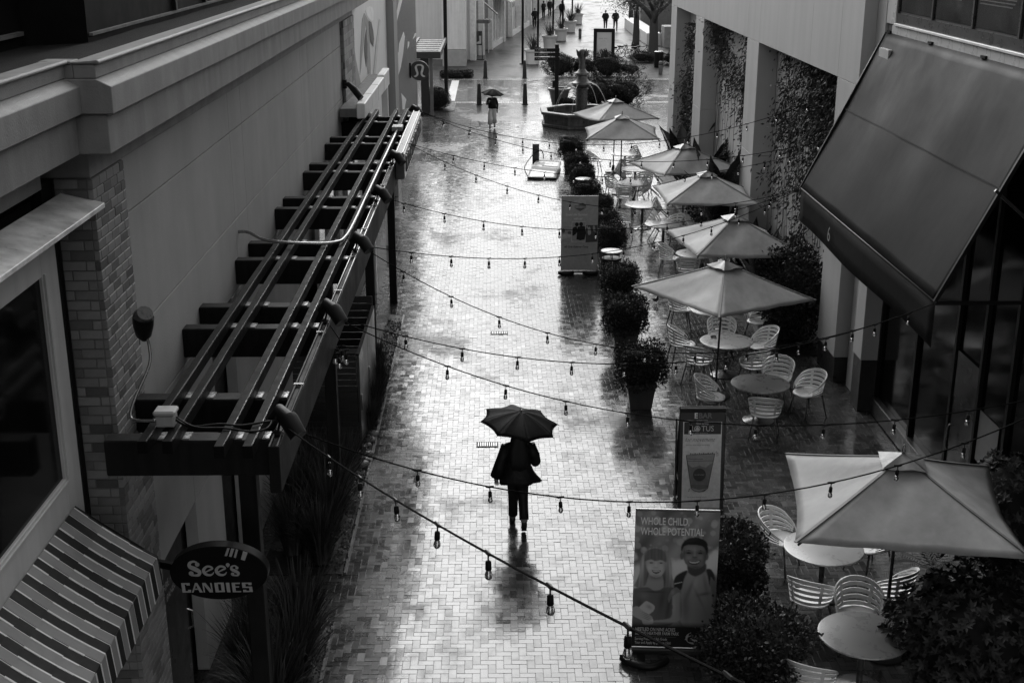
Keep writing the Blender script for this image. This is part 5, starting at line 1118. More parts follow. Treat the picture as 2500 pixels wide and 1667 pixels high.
pr = Print(0, 834, 80, 1410, 190, 300); q_ = random.Random(5)
pr.T = 0.17 + 0.05 * np.sin(pr.X / 90.0) * np.sin(pr.Y / 130.0 + 1) + 0.04 * np.sin(pr.X / 37 + pr.Y / 53)
for k in range(95):
    y = q_.uniform(90, 640); r_ = q_.uniform(9, 36); pr.dot(q_.uniform(20, 830), y, r_, r_, q_.uniform(0.22, 0.50), 4, q_.uniform(0.3, 0.85))
for p_ in ([(10, 640), (110, 600), (120, 840), (10, 860)], [(380, 560), (540, 540), (540, 720), (420, 780), (385, 740)], [(690, 520), (780, 440), (830, 460), (825, 680), (700, 640)]): pr.fill(p_, 0.50, 16)
# boy
pr.fill([(405, 760), (440, 690), (530, 645), (600, 690), (700, 635), (765, 655), (800, 760), (820, 1190), (480, 1190), (440, 960), (405, 850)], 0.16, 5)
m = pr.fill([(540, 660), (610, 700), (695, 650), (740, 760), (765, 900), (770, 1185), (490, 1185), (480, 850), (505, 730)], 0.27, 5)
for a in ((560, 820, 18, 120, -0.35, 20), (640, 900, 14, 110, -0.3, -25), (700, 760, 20, 120, -0.3, -10), (600, 760, 30, 60, 0.25, 0), (520, 1000, 40, 160, -0.4, 0), (690, 870, 60, 16, -0.45, -12)): pr.blob(a[0], a[1], a[2], a[3], a[4], m, a[5])
pr.fill([(403, 770), (430, 700), (500, 655), (535, 645), (505, 720), (478, 830), (440, 830), (405, 810)], 0.03, 4); pr.fill([(705, 625), (750, 625), (782, 680), (785, 740), (750, 700), (742, 790), (725, 700)], 0.035, 4); pr.fill([(412, 772), (490, 752), (489, 760), (413, 782)], 0.42, 2, 0)
pr.fill([(535, 560), (690, 560), (700, 640), (610, 695), (540, 655)], 0.055, 5)
for x in (482, 708): pr.dot(x, 505, 17, 33, 0.10, 4)
m = pr.fill([(490, 420), (600, 375), (708, 420), (706, 520), (680, 592), (610, 624), (530, 592), (497, 520)], 0.13, 4)
for a in ((570, 430, 60, 26, 0.45, 0), (545, 520, 34, 26, 0.5, 0), (655, 515, 30, 24, 0.3, 0), (600, 480, 12, 46, 0.5, 0), (700, 510, 26, 90, -0.5, 0), (610, 612, 60, 16, -0.4, 0), (545, 470, 34, 13, -0.55, 0), (652, 468, 34, 13, -0.55, 0), (600, 530, 30, 8, -0.3, 0), (500, 500, 14, 80, -0.3, 0)): pr.blob(*a[:5], m, a[5])
for x in (545, 652): pr.dot(x, 473, 19, 7, 0.018, 2); pr.fill([(x - 28, 452), (x, 444), (x + 28, 452), (x, 450)], 0.03, 2)
pr.fill([(536, 545), (595, 555), (654, 541), (632, 577), (592, 586), (554, 574)], 0.05, 2); pr.fill([(546, 551), (595, 560), (645, 548), (625, 566), (592, 571), (560, 566)], 0.42, 2); pr.dot(600, 512, 26, 9, 0.085, 3)
m = pr.fill([(480, 485), (478, 400), (530, 338), (620, 320), (702, 358), (720, 420), (714, 490), (692, 432), (660, 402), (560, 392), (500, 415)], 0.014, 4); pr.blob(560, 350, 70, 18, 0.9, m, -15)
# girl
H_ = [(36, 806), (88, 690), (100, 560), (150, 460), (240, 418), (330, 450), (380, 540), (388, 680), (414, 806), (330, 832), (240, 700), (150, 795), (90, 828)]
m = pr.fill(H_, 0.17, 4); st = 0.5 + 0.5 * np.sin(pr.X / 7.0 + 0.6 * np.sin(pr.Y / 60.0)) * np.sin(pr.X / 17.0 + pr.Y / 190.0); pr.T *= 1 + m * (0.45 * st - 0.2)
pr.blob(115, 620, 16, 170, 0.9, m, 8); pr.blob(372, 620, 13, 170, 0.9, m, -6); pr.blob(240, 440, 90, 14, 0.5, m); pr.blob(175, 740, 34, 90, -0.55, m); pr.blob(310, 740, 34, 90, -0.55, m)
m = pr.fill([(180, 680), (292, 680), (312, 822), (230, 842), (148, 828)], 0.25, 4); pr.blob(240, 715, 60, 26, -0.5, m)
m = pr.fill([(145, 540), (240, 520), (336, 545), (336, 620), (300, 692), (245, 717), (190, 692), (155, 620)], 0.36, 4)
for a in ((185, 625, 30, 26, 0.18, 0), (300, 625, 26, 24, 0.08, 0), (243, 595, 10, 34, 0.15, 0), (335, 620, 24, 90, -0.4, 0), (245, 706, 60, 14, -0.3, 0), (200, 575, 26, 11, -0.35, 0), (290, 575, 26, 11, -0.35, 0), (243, 622, 22, 6, -0.3, 0), (150, 600, 14, 70, -0.25, 0)): pr.blob(*a[:5], m, a[5])
for x in (200, 290): pr.dot(x, 576, 13, 5.5, 0.05, 2)
pr.fill([(203, 645), (245, 653), (290, 645), (271, 673), (241, 682), (217, 669)], 0.08, 2); pr.fill([(214, 651), (245, 658), (280, 651), (267, 662), (222, 662)], 0.46, 1.5)
m = pr.fill([(138, 566), (158, 470), (240, 433), (322, 470), (342, 566), (292, 548), (240, 560), (200, 545)], 0.11, 4); pr.T *= 1 + m * (0.35 * st - 0.15)
m = pr.fill([(30, 832), (160, 815), (240, 852), (330, 815), (420, 820), (440, 900), (385, 1190), (10, 1190), (8, 960)], 0.11, 4)
for a in ((130, 900, 50, 40, 0.4, 0), (300, 930, 30, 120, -0.35, 10), (360, 1000, 20, 160, -0.4, 8), (220, 860, 90, 8, -0.5, 0), (90, 980, 30, 60, -0.3, 0)): pr.blob(*a[:5], m, a[5])
m = pr.fill([(355, 915), (380, 850), (430, 808), (470, 852), (400, 892), (365, 965)], 0.16, 3); pr.blob(400, 860, 20, 30, 0.5, m)
m = pr.fill([(395, 900), (467, 860), (487, 980), (482, 1120), (380, 1168), (205, 1190), (212, 1150), (330, 1130), (392, 1090)], 0.28, 4); pr.blob(480, 1000, 18, 140, -0.45, m); pr.blob(410, 1000, 16, 100, 0.2, m); pr.blob(300, 1175, 120, 14, -0.4, m)
m = pr.fill([(80, 1020), (120, 980), (160, 955), (230, 1000), (220, 1050), (180, 1090), (215, 1130), (210, 1180), (125, 1185), (110, 1120)], 0.42, 3); pr.blob(180, 1010, 30, 20, -0.35, m, 30); pr.blob(140, 1150, 40, 12, -0.3, m)
m = pr.fill([(4, 1030), (70, 1008), (120, 1050), (200, 1100), (207, 1130), (160, 1152), (90, 1137), (4, 1082)], 0.33, 3)
for k in range(4): pr.blob(160, 1083 + 17 * k, 52, 4, -0.5, m, 22)
pr.T *= 1.45
kf = np.clip((pr.Y - 1150) / 60.0, 0, 1); pr.T = pr.T * (1 - kf) + 0.02 * kf
put('printed_picture', pr.mesh(S, 0.0025, PRINT), SB); S.k = 3
S.text('WHOLE CHILD,', 105, 208, 70, 0.62, 0.60, 0.014); S.text('WHOLE POTENTIAL', 103, 305, 70, 0.62, 0.60, 0.014)
S.text('NESTLED ON NINE ACRES', 47, 1250, 34, 0.40, 0.62, 0.012); S.text('BEHIND HEATHER FARM PARK', 45, 1289, 32, 0.40, 0.62, 0.012)
S.shape([(45, 1306), (430, 1306), (430, 1309), (45, 1309)], 0.12); S.text('Serving Preschool-8th Grade', 42, 1342, 26, 0.36, 0.66, 0.01); S.text('Tour and Apply by January 15th!', 40, 1380, 26, 0.36, 0.66, 0.01)
em = MB()
for c, r_, a0, a1 in (((600, 1312), 78, 110, 300), ((585, 1340), 70, 95, 170), ((600, 1370), 60, 20, 120), ((560, 1350), 50, 0, 80)):
    pts = [(c[0] + r_ * math.cos(R(a0 + (a1 - a0) * i / 10)), c[1] - 0.78 * r_ * math.sin(R(a0 + (a1 - a0) * i / 10))) for i in range(11)]
    inn = [(c[0] + (r_ - 7) * math.cos(R(a0 + (a1 - a0) * i / 10)), c[1] - 0.78 * (r_ - 7) * math.sin(R(a0 + (a1 - a0) * i / 10))) for i in range(11)]
    S.shape(pts + inn[::-1], 0.34, 'emblem')
MB().box(-0.02, W_b + 0.02, -0.05, 0.05, 0.012, 0.08).mesh('cassette', BLACK)
ang = math.atan2(un.y, un.x)
cs = put('cassette', MB().box(-0.01, W_b + 0.01, -0.06, 0.06, 0.0, 0.078).mesh('cassette', DARK, bevel=0.012), SB, False); cs.location = o - Vector(SB.location) - Vector((0, 0, 0.085)); cs.rotation_euler = (0, 0, ang)
tr = put('top_rail', MB().box(0, W_b, -0.014, 0.014, 0.0, 0.03).mesh('top_rail', STEEL, bevel=0.006), SB, False); tr.location = o - Vector(SB.location) + Vector((0, 0.006, H_b)); tr.rotation_euler = (0, 0, ang)
pp = put('pole', MB().tube([(W_b / 2, 0.03, -0.04), (W_b / 2, 0.03, H_b)], 0.012, 8).mesh('pole', STEEL), SB, False); pp.location = o - Vector(SB.location); pp.rotation_euler = (0, 0, ang)
for x in (0.12, 0.92):
    ft = put('foot', MB().box(x - 0.05, x + 0.05, -0.30, 0.2, 0.0, 0.012).mesh('foot', BLACK, bevel=0.004), SB, False); ft.location = o - Vector(SB.location) - Vector((0, 0, 0.083)); ft.rotation_euler = (0, 0, ang)
sg = empty('sandbag', (1.95, 14.1, 0), 0, 'black weight bag lying at the foot of the school banner', 'weight bag')
MB().tube(bez([(1.62, 14.28, 0.05), (1.72, 14.12, 0.06), (1.95, 14.05, 0.05), (2.12, 14.12, 0.06), (2.2, 14.2, 0.05)], 5), [0.03] + [0.05] * 19 + [0.03], 8).build('bag', BLACK, sg, smooth=True)
MB().tube(bez([(1.62, 14.3, 0.05), (1.60, 14.2, 0.12), (1.68, 14.12, 0.15), (1.75, 14.15, 0.08)], 5), 0.012, 6).build('strap', BLACK, sg)

# coffee A-board
EB = empty('coffee_board', (3.3, 18.8, 0), 0, 'black A-frame coffee board with a printed iced drink poster', 'sign board')
o2 = Vector((2.95, 18.66, 0.02)); lean = 0.12
fr = MB(); fr.box(0, 0.745, 0.0, 0.035, 0.0, 1.72); frm = fr.mesh('front_panel', DARK, bevel=0.012); fo = put('front_panel', frm, EB, False); fo.location = o2 - Vector(EB.location); fo.rotation_euler = (-lean, 0, 0)
bkp = put('back_panel', frm, EB, False); bkp.location = o2 - Vector(EB.location) + Vector((0, 0.52, 0)); bkp.rotation_euler = (0.20, 0, 0)
bar_ = MB().bar((2.97, 18.74, 0.5), (2.97, 19.12, 0.5), 0.02, 0.03); bar_.bar((3.67, 18.74, 0.5), (3.67, 19.12, 0.5), 0.02, 0.03); bar_.build('spreader', BLACK, EB)
hl = MB().bar((2.92, 18.76, 0.1), (2.92, 18.95, 1.5), 0.03, 0.02); hl.build('side_strap', DARK, EB)
class Sheet2(Sheet):
    pass
def fx2(x, y): return (x - 668) / 647.0, 1 - (y - 122) / 1430.0
E2 = Sheet(EB, (0, 0, 0), (1, 0, 0), 0.745, 1.72, fx2); E2.n = Vector((0, -1, 0))
mark = len(bpy.data.objects)
E2.shape([(722, 330), (1262, 330), (1262, 1530), (722, 1530)], 0.63, 'poster'); E2.shape([(735, 333), (1250, 333), (1250, 500), (735, 500)], 0.055)
E2.text('NORDSTROM', 912, 186, 20, 0.55, 0.95, 0.01); E2.text('E', 872, 280, 72, 0.75, 0.95, 0.03); E2.text('BAR', 932, 280, 72, 0.16, 0.95, 0.03); E2.text('ARTISAN COFFEE', 905, 316, 13, 0.42, 1.05)
E2.text('Now Serving', 898, 366, 26, 0.50, 0.85, 0.01, 0.3); E2.text('L', 838, 458, 74, 0.52, 0.9); E2.text('TUS', 975, 458, 74, 0.52, 0.9)
E2.oval(918, 424, 43, 40, 0.52); E2.oval(918, 424, 33, 31, 0.055); E2.shape([(890, 440), (900, 412), (918, 396), (936, 412), (946, 440), (918, 448)], 0.5, smooth=3); E2.text('PLANT ENERGY', 848, 492, 14, 0.40, 1.5)
E2.text('for movement', 745, 600, 60, 0.10, 0.80, -0.012, 0.45); E2.text('FITNESS. WELLNESS. HAPPINESS.', 765, 655, 13, 0.12, 1.22)
E2.shape([(770, 785), (1172, 765), (1160, 830), (1142, 900), (1085, 1240), (1040, 1285), (965, 1298), (890, 1285), (848, 1240), (800, 900)], 0.33); E2.shape([(800, 905), (870, 960), (960, 930), (1050, 960), (1138, 905), (1090, 1200), (1060, 1215), (950, 1222), (845, 1190)], 0.20, smooth=2); E2.shape([(845, 1195), (1092, 1205), (1080, 1250), (960, 1270), (855, 1240)], 0.15)
for (a, b2, c, d) in ((768, 788, 1175, 764), (785, 868, 1150, 862), (895, 838, 1010, 838), (790, 830, 900, 845)): E2.shape([(a, b2), (c, d), (c, d + 5), (a, b2 + 5)], 0.05)
E2.shape([(768, 788), (776, 788), (856, 1240), (848, 1240)], 0.05); E2.shape([(1168, 765), (1175, 765), (1090, 1245), (1082, 1245)], 0.05); E2.shape([(848, 1240), (900, 1280), (965, 1292), (1040, 1280), (1088, 1242), (1088, 1250), (1040, 1288), (965, 1300), (900, 1288), (848, 1248)], 0.05)
for k in range(11): E2.shape([(820 + 30 * k, 775 - k), (835 + 30 * k, 752 - k + 8 * (k % 2)), (848 + 30 * k, 773 - k)], 0.09)
E2.oval(962, 1053, 90, 88, 0.07); E2.text('be refreshed', 890, 1062, 22, 0.34, 0.8, 0, 0.4)
for (a, b2, c, d) in ((1178, 745, 1195, 728), (1185, 762, 1215, 745), (1190, 775, 1222, 772), (1185, 790, 1215, 805), (812, 1262, 830, 1242), (806, 1282, 826, 1268)): E2.shape([(a, b2), (c, d), (c + 4, d + 4), (a + 4, b2 + 4)], 0.05)
E2.text('lotus plant energy drinks', 795, 1370, 15, 0.14, 1.25)
for ob in list(bpy.data.objects):
    if ob.parent is EB and ob.name.split('.')[0] in ('poster', 'printed_shape', 'lettering'): ob.location = o2 - Vector(EB.location); ob.rotation_euler = (-lean, 0, 0)

# summer camp banner
CB = empty('camp_banner', (2.3, 33.5, 0), 0, 'grey roll-up summer camp banner with a hexagon logo and photo strip', 'banner')
o3 = Vector((1.81, 33.46, 0.09)); W3, H3 = 0.99, 2.03
MB().prism([(0, 0), (W3, 0), (W3, H3), (0, H3)], o3 + Vector((0, 0.002, 0)), (1, 0, 0), (0, 0, 1), -0.004).build('sheet', gm(0.30), CB)
def fx3(x, y): return (x - 125) / 655.0, 1 - (y - 90) / 1320.0
E3 = Sheet(CB, o3, (1, 0, 0), W3, H3, fx3)
E3.shape([(355, 165), (460, 108), (565, 165), (565, 285), (460, 345), (355, 285)], 0.34); E3.shape([(357, 235), (420, 235), (500, 195), (563, 225), (563, 285), (460, 343), (357, 285)], 0.10); E3.shape([(357, 240), (430, 235), (562, 262), (562, 285), (357, 285)], 0.2)
E3.text('CAMP SUMMIT', 368, 282, 16, 0.4, 0.9, 0.01)
E3.text('Spend the Summer', 195, 420, 42, 0.52, 0.85, 0.015, 0.3); E3.text('with us!', 340, 492, 42, 0.52, 0.85, 0.015, 0.3)
E3.shape([(127, 600), (778, 580), (778, 905), (127, 910)], 0.36); E3.shape([(129, 606), (315, 602), (315, 905), (129, 908)], 0.27); E3.oval(165, 690, 32, 40, 0.08); E3.oval(275, 725, 34, 32, 0.10); E3.shape([(130, 760), (220, 745), (300, 760), (300, 800), (200, 830), (130, 850)], 0.38, smooth=3)
E3.shape([(565, 590), (776, 586), (776, 890), (565, 900)], 0.06); E3.shape([(600, 640), (640, 620), (660, 740), (610, 760)], 0.3, smooth=3); E3.shape([(690, 610), (720, 600), (740, 700), (700, 690)], 0.25, smooth=3); E3.oval(590, 620, 14, 24, 0.3)
E3.shape([(314, 525), (570, 525), (558, 885), (310, 885)], 0.42); E3.shape([(324, 535), (560, 535), (550, 872), (320, 872)], 0.26); E3.oval(405, 575, 34, 36, 0.02); E3.oval(480, 570, 34, 36, 0.02); E3.shape([(328, 640), (400, 610), (415, 710), (350, 775), (325, 760)], 0.02, smooth=2); E3.shape([(420, 620), (550, 610), (550, 840), (400, 840), (430, 730)], 0.02, smooth=2)
E3.text('All Girls Summer Camp', 180, 992, 36, 0.02, 0.86, 0.015, 0.3); E3.text('for 3rd-8th Graders', 265, 1058, 30, 0.32, 0.9, 0.01)
E3.text('Join the fun this', 385, 1142, 26, 0.26, 0.9); E3.text('Spend a week', 440, 1192, 26, 0.26, 0.9); E3.text('campsummer.com', 150, 1340, 20, 0.3, 1.0)
MB().box(1.80, 2.81, 33.42, 33.52, 0.02, 0.088).build('cassette', STEEL, CB, bevel=0.01); MB().box(1.81, 2.80, 33.455, 33.475, 2.121, 2.15).build('top_rail', mat('pale_rail', 0.5, 0.3), CB)
MB().tube([(2.3, 33.49, 0.05), (2.3, 33.49, 2.12)], 0.012, 6).build('pole', STEEL, CB)
for k, x in enumerate((1.95, 2.62)):
    t = empty('weight_bag', (x, 33.3, 0), 0, 'black weight bag on the %s foot of the camp banner' % ('left', 'right')[k], 'weight bag', 'weight bags of the camp banner')
    MB().tube(bez([(x - 0.2, 33.34, 0.07), (x - 0.1, 33.26, 0.06), (x + 0.1, 33.26, 0.06), (x + 0.2, 33.34, 0.07)], 4), [0.02] + [0.06] * 11 + [0.02], 8).build('bag', BLACK, t, smooth=True); MB().bar((x, 33.2, 0.012), (x, 33.6, 0.012), 0.07, 0.02).build('strap', BLACK, t)
# fallen banner
FB = empty('fallen_banner', (2.0, 48.5, 0), 0, 'pale roll-up banner blown over and lying on the wet lane', 'banner')
c4 = [Vector((1.26, 47.15, 0.05)), Vector((2.34, 46.95, 0.05)), Vector((2.66, 50.0, 0.12)), Vector((1.75, 50.8, 0.10))]
def fbf(u, v):
    p = c4[0].lerp(c4[1], u).lerp(c4[3].lerp(c4[2], u), v); p.z += 0.10 * math.sin(math.pi * v) + 0.03 * math.sin(6 * v + 2 * u); return p
MB().grid(fbf, 8, 20).build('sheet', mat('banner_vinyl', 0.42, 0.3, 0.3, 2.2), FB, smooth=True, solid=0.003)
for (u0, u1, v0, v1, g_) in ((0.05, 0.95, 0.30, 0.48, 0.16), (0.35, 0.95, 0.52, 0.60, 0.12), (0.05, 0.4, 0.62, 0.8, 0.25), (0.4, 0.75, 0.72, 0.86, 0.55), (0.05, 0.95, 0.9, 0.98, 0.12)):
    MB().grid(lambda a, b: fbf(u0 + (u1 - u0) * a, v0 + (v1 - v0) * b) + Vector((0, 0, 0.005)), 6, 5).build('printed_shape', gm(g_), FB, smooth=True)
MB().bar(c4[0] + Vector((0, -0.05, 0)), c4[1] + Vector((0, -0.05, 0)), 0.09, 0.09).build('cassette', DARK, FB, bevel=0.01)
MB().tube(bez([(1.26, 47.2, 0.1), (1.18, 48, 0.3), (1.5, 49.6, 0.45), (1.55, 50.3, 0.35), (1.9, 50.6, 0.5), (2.0, 50.3, 0.2)], 6), 0.02, 6).build('strap', BLACK, FB); MB().tube(bez([(2.34, 47.1, 0.08), (2.5, 48.2, 0.12), (2.66, 50.0, 0.15)], 5), 0.018, 6).build('side_strap', BLACK, FB)
MB().box(1.55, 1.82, 50.55, 50.65, 0.0, 0.75).build('upright_foot', mat('foot_grey', 0.07, 0.3), FB, bevel=0.01)
# ================================================================== FOUNTAIN AND THE CROSSING
STONE = mat('fountain_stone', 0.09, 0.4, 0.35, 4, bump=0.3, bscale=20, streak=0.4, streak_scale=4)
FO = empty('fountain', (4.2, 61.0, 0), 0, 'carved stone fountain with a fish figure on top and thin water jets', 'fountain')
def octo(r, n=8, rot=R(22.5)): return [(r * math.cos(rot + 2 * math.pi * k / n), r * math.sin(rot + 2 * math.pi * k / n)) for k in range(n)]
bs = MB(); a, b2 = octo(2.12), octo(1.82)
for (ro, ri, z0, z1) in ((2.02, 1.82, 0.0, 0.14), (1.94, 1.80, 0.14, 0.56), (2.10, 1.76, 0.56, 0.70)):
    A, B = octo(ro), octo(ri); vs = [(x, y, z) for z in (z0, z1) for ring in (A, B) for x, y in ring]; n = 8; fs = []
    for k in range(n):
        j = (k + 1) % n; fs += [(k, j, 16 + j, 16 + k), (8 + j, 8 + k, 24 + k, 24 + j), (16 + k, 16 + j, 24 + j, 24 + k), (j, k, 8 + k, 8 + j)]
    bs.add(vs, fs)
bs.build('basin', STONE, FO, bevel=0.02, world=False)
for k in range(8):
    p = Vector((*octo(1.945)[k], 0.35)); q = Vector((*octo(1.945)[(k + 1) % 8], 0.35)); d = (q - p).normalized()
    for t in (0.15, 0.32, 0.5, 0.68, 0.85):
        rl = MB(); c = p.lerp(q, t); hh = 0.13 if t == 0.5 else 0.07; rl.bar(c - d * hh - Vector((0, 0, 0.08)), c + Vector((0, 0, 0.08)), 0.035, 0.04); rl.bar(c + d * hh - Vector((0, 0, 0.08)), c + Vector((0, 0, 0.08)), 0.035, 0.04); rl.build('carved_chevron', STONE, FO, world=False)
MB().lathe([(1.80, 0.3), (1.80, 0.42)], 8, (0, 0, 0)).build('water', mat('basin_water', 0.03, 0.05, 0.2, 5, spec=0.7, bump=0.3, bscale=14), FO, world=False)
MB().lathe([(0.40, 0.2), (0.40, 0.5), (0.28, 0.56), (0.27, 1.62), (0.33, 1.66), (0.30, 1.72)], 20).build('pedestal', mat('pedestal_tile', 0.05, 0.3, 0.4, 14, bump=0.5, bscale=18), FO, smooth=35, world=False)
MB().lathe([(0.22, 1.70), (0.38, 1.78), (0.50, 1.90), (0.48, 1.97), (0.36, 2.02), (0.26, 2.12), (0.24, 2.28), (0.34, 2.34), (0.33, 2.42), (0.22, 2.5), (0.15, 2.6)], 24).build('bowl', STONE, FO, smooth=45, world=False)
fig = MB(); fig.lathe([(0.15, 2.58), (0.16, 2.7), (0.13, 2.85), (0.15, 3.05), (0.20, 3.25), (0.19, 3.4), (0.12, 3.5), (0.02, 3.53)], 16)
for k in range(7):
    a = k * 2 * math.pi / 7; fig.prism([(0.08, 3.05), (0.26, 3.22), (0.31, 3.50), (0.18, 3.38), (0.06, 3.3)], (0, 0, 0), (math.cos(a), math.sin(a), 0), (0, 0, 1), 0.05)
fig.build('figure', STONE, FO, smooth=40, world=False)
JET = mat('water_jet', 0.8, 0.1, 0.1, 8, trans=0.6, ior=1.33)
for k, a in enumerate((-0.35, 0.25, 2.6, 3.3, 4.3, 5.3)):
    P = [(math.cos(a) * (0.48 + 0.95 * t), math.sin(a) * (0.48 + 0.95 * t), 1.92 + 0.12 * t - 1.65 * t * t) for t in (i / 12 for i in range(13))]
    MB().tube(P, [0.016 - 0.008 * i / 12 for i in range(13)], 6).build('water_jet', JET, FO, smooth=True, world=False)
# signpost
SP = empty('signpost', (3.25, 66.07, 0), 0, 'black fingerpost with three arrow boards beside the fountain', 'signpost')
MB().box(-0.10, 0.10, -0.08, 0.08, 0, 3.3).build('post', BLACK, SP, bevel=0.01, world=False)
for z, tx in ((3.02, "< MACY'S"), (2.80, '> LIFETIME'), (2.58, '^ PIZZERIA')):
    q = MB().box(-1.15, 0.13, -0.115, -0.085, z - 0.085, z + 0.085).build('arrow_board', BLACK, SP, world=False)
    put('lettering', text_mesh(tx, 0.13, mat('post_lettering', 0.4, 0.5), (-1.08, -0.118, z - 0.045), (1, 0, 0), (0, 0, 1)), q, False)
MB().box(-0.22, -0.10, -0.06, 0.06, 1.15, 1.5).build('control_box', BLACK, SP, world=False)
PT = empty('tapered_planter', (3.45, 67.2, 0), 0, 'large tapered planter with a low plant behind the fingerpost', 'planter')
MB().lathe([(0.34, 0.0), (0.36, 0.03), (0.54, 0.85), (0.60, 0.87), (0.60, 0.97), (0.5, 0.97), (0.48, 0.85)], 24).build('pot', mat('clay_pot', 0.12, 0.4, 0.2, 4), PT, smooth=40, world=False)
fm = foliage('foliage', 0.42, 0.42, 0.25, 900, 0.09, 0.05, LEAFD, 51)
for nm, me_ in (('foliage', fm[0]), ('twigs', fm[1])): put(nm, me_, PT, False).location = (0.45, -0.6, 0.28)
# tapered bollards at the crossing
bm0 = MB(); bm0.frustum((0.135, 0.135), (0.085, 0.085), 0, 1.06); bm0.frustum((0.085, 0.085), (0.05, 0.05), 1.06, 1.10); bmm = bm0.mesh('shaft', mat('bollard_black', 0.02, 0.35), bevel=0.008); bfm = MB().box(-0.17, 0.17, -0.17, 0.17, 0, 0.035).mesh('base', MATS['bollard_black'], bevel=0.006)
for x, y, lb in ((-0.76, 68.2, 'left black bollard on the near edge of the crossing'), (1.68, 68.2, 'right black bollard on the near edge of the crossing'), (-0.5, 80.4, 'left black bollard on the far edge of the crossing'), (1.95, 80.4, 'right black bollard on the far edge of the crossing')):
    t = empty('bollard', (x, y, 0), 0, lb, 'bollard', 'black bollards at the crossing'); put('shaft', bmm, t, False); put('base', bfm, t, False)
gb = MB().lathe([(0.13, 0.0), (0.13, 0.78), (0.11, 0.82), (0.02, 0.83)], 14).mesh('shaft', mat('bollard_grey', 0.13, 0.4), smooth=40)
for x, y, lb in ((7.35, 110.0, 'short grey bollard beside the row of white pots'), (9.6, 108.5, 'short grey bollard right behind the poster kiosk'), (12.1, 108.5, 'short grey bollard beside the thinner tree trunk'), (10.7, 82.4, 'short grey bollard in front of the black bin')):
    t = empty('bollard', (x, y, 0), 0, lb, 'bollard', 'grey bollards in the far plaza'); put('shaft', gb, t, False); put('cap', MB().lathe([(0.135, 0.60), (0.14, 0.62), (0.14, 0.66), (0.135, 0.68)], 14).mesh('cap', DARK), t, False)
# shrubs round the crossing
sh = foliage('foliage', 0.72, 0.72, 0.56, 5000, 0.06, 0.03, LEAFD, 61, p=2.3, amp=0.06, core=0.86)
t = empty('round_shrub', (-2.96, 66.3, 0), 0, 'round clipped dark shrub by the slatted canopy post', 'shrub')
for nm, me_ in (('foliage', sh[0]), ('twigs', sh[1])): put(nm, me_, t, False).location = (0, 0, 0.56)
tag(MB().box(-4.5, -2.0, 65.5, 68.4, -0.1, 0.02).build('corner_bed', SOIL), kind='structure')
wild = [foliage('foliage', 1.0, 0.9, 0.75, 3800, 0.13, 0.03, LEAFD, s, p=2.0, amp=0.28, core=0.7, up=0.8) for s in (71, 72)]
for i, (x, y, z, s, lb) in enumerate(((5.4, 67.2, 0.7, 1.0, 'dark shrub right behind the fountain column'), (6.9, 67.5, 0.7, 1.05, 'dark shrub at the right end of the bed behind the fountain'), (4.2, 81.3, 0.65, 1.0, 'loose shrub beyond the crossing behind the fingerpost'), (5.7, 81.6, 0.55, 0.9, 'loose shrub beyond the crossing left of the kiosk foot'), (7.2, 81.3, 0.65, 1.05, 'loose shrub beyond the crossing in front of the kiosk'), (8.6, 81.4, 0.45, 0.8, 'small loose shrub at the right end beyond the crossing'), (10.4, 90.2, 0.35, 0.85, 'low shrub below the parked bicycles'), (12.4, 88.5, 0.4, 1.0, 'low shrub at the foot of the thick tree'))):
    t = empty('loose_shrub', (x, y, 0), 0, lb, 'shrub', 'loose shrubs round the crossing')
    for nm, me_ in (('foliage', wild[i % 2][0]), ('twigs', wild[i % 2][1])): q = put(nm, me_, t, False); q.location = (0, 0, z); q.scale = (s, s, s * (0.6 if z < .5 else 1))
for k, (x, y) in enumerate(((-2.3, 80.6), (-1.7, 80.9), (-2.9, 80.8))):
    t = empty('low_plant', (x, y, 0), 0, 'small dark low plant at the far kerb, %s of three' % ('middle one', 'right one', 'left one')[k], 'plant', 'small plants at the far kerb')
    for nm, me_ in (('foliage', fm[0]), ('twigs', fm[1])): q = put(nm, me_, t, False); q.location = (0, 0, 0.2)
# poster kiosk
KI = empty('poster_kiosk', (7.55, 88.3, 0), R(-3), 'black framed poster kiosk standing behind the crossing shrubs', 'kiosk')
kb = MB(); kb.box(-0.72, -0.5, -0.15, 0.15, 0.0, 2.42); kb.box(0.5, 0.72, -0.15, 0.15, 0.0, 2.42); kb.box(-0.499, 0.499, -0.15, 0.15, 2.18, 2.42); kb.box(-0.499, 0.499, -0.15, 0.15, 0.0, 0.36); kb.build('frame', BLACK, KI, bevel=0.015, world=False)
MB().box(-0.5, 0.5, -0.10, 0.10, 0.361, 2.179).build('poster', mat('poster_white', 0.62, 0.3, 0.03, 1), KI, world=False)
def ks(pts, v, k): return put('printed_shape', MB().add([(a, -0.102 - 0.001 * k, b) for a, b in pts], [tuple(range(len(pts)))]).mesh('printed_shape', gm(v)), KI, False)
ks([(-0.22, 0.52), (0.28, 0.52), (0.26, 0.85), (0.18, 1.08), (0.10, 1.15), (0.02, 1.05), (-0.04, 0.85), (-0.1, 1.0), (-0.2, 1.1), (-0.18, 0.9), (-0.12, 0.75)], 0.03, 1); ks([(0.06, 1.0), (0.14, 1.0), (0.15, 1.12), (0.08, 1.14)], 0.3, 2); ks([(-0.45, 0.45), (0.45, 0.45), (0.45, 0.50), (-0.45, 0.50)], 0.02, 2)
put('lettering', text_mesh('FINAL SALE', 0.12, gm(0.2), (-0.38, -0.102, 1.72), (1, 0, 0), (0, 0, 1), sx=1.0), KI, False); put('lettering', text_mesh('one week', 0.07, gm(0.3), (-0.2, -0.102, 1.58), (1, 0, 0), (0, 0, 1)), KI, False)
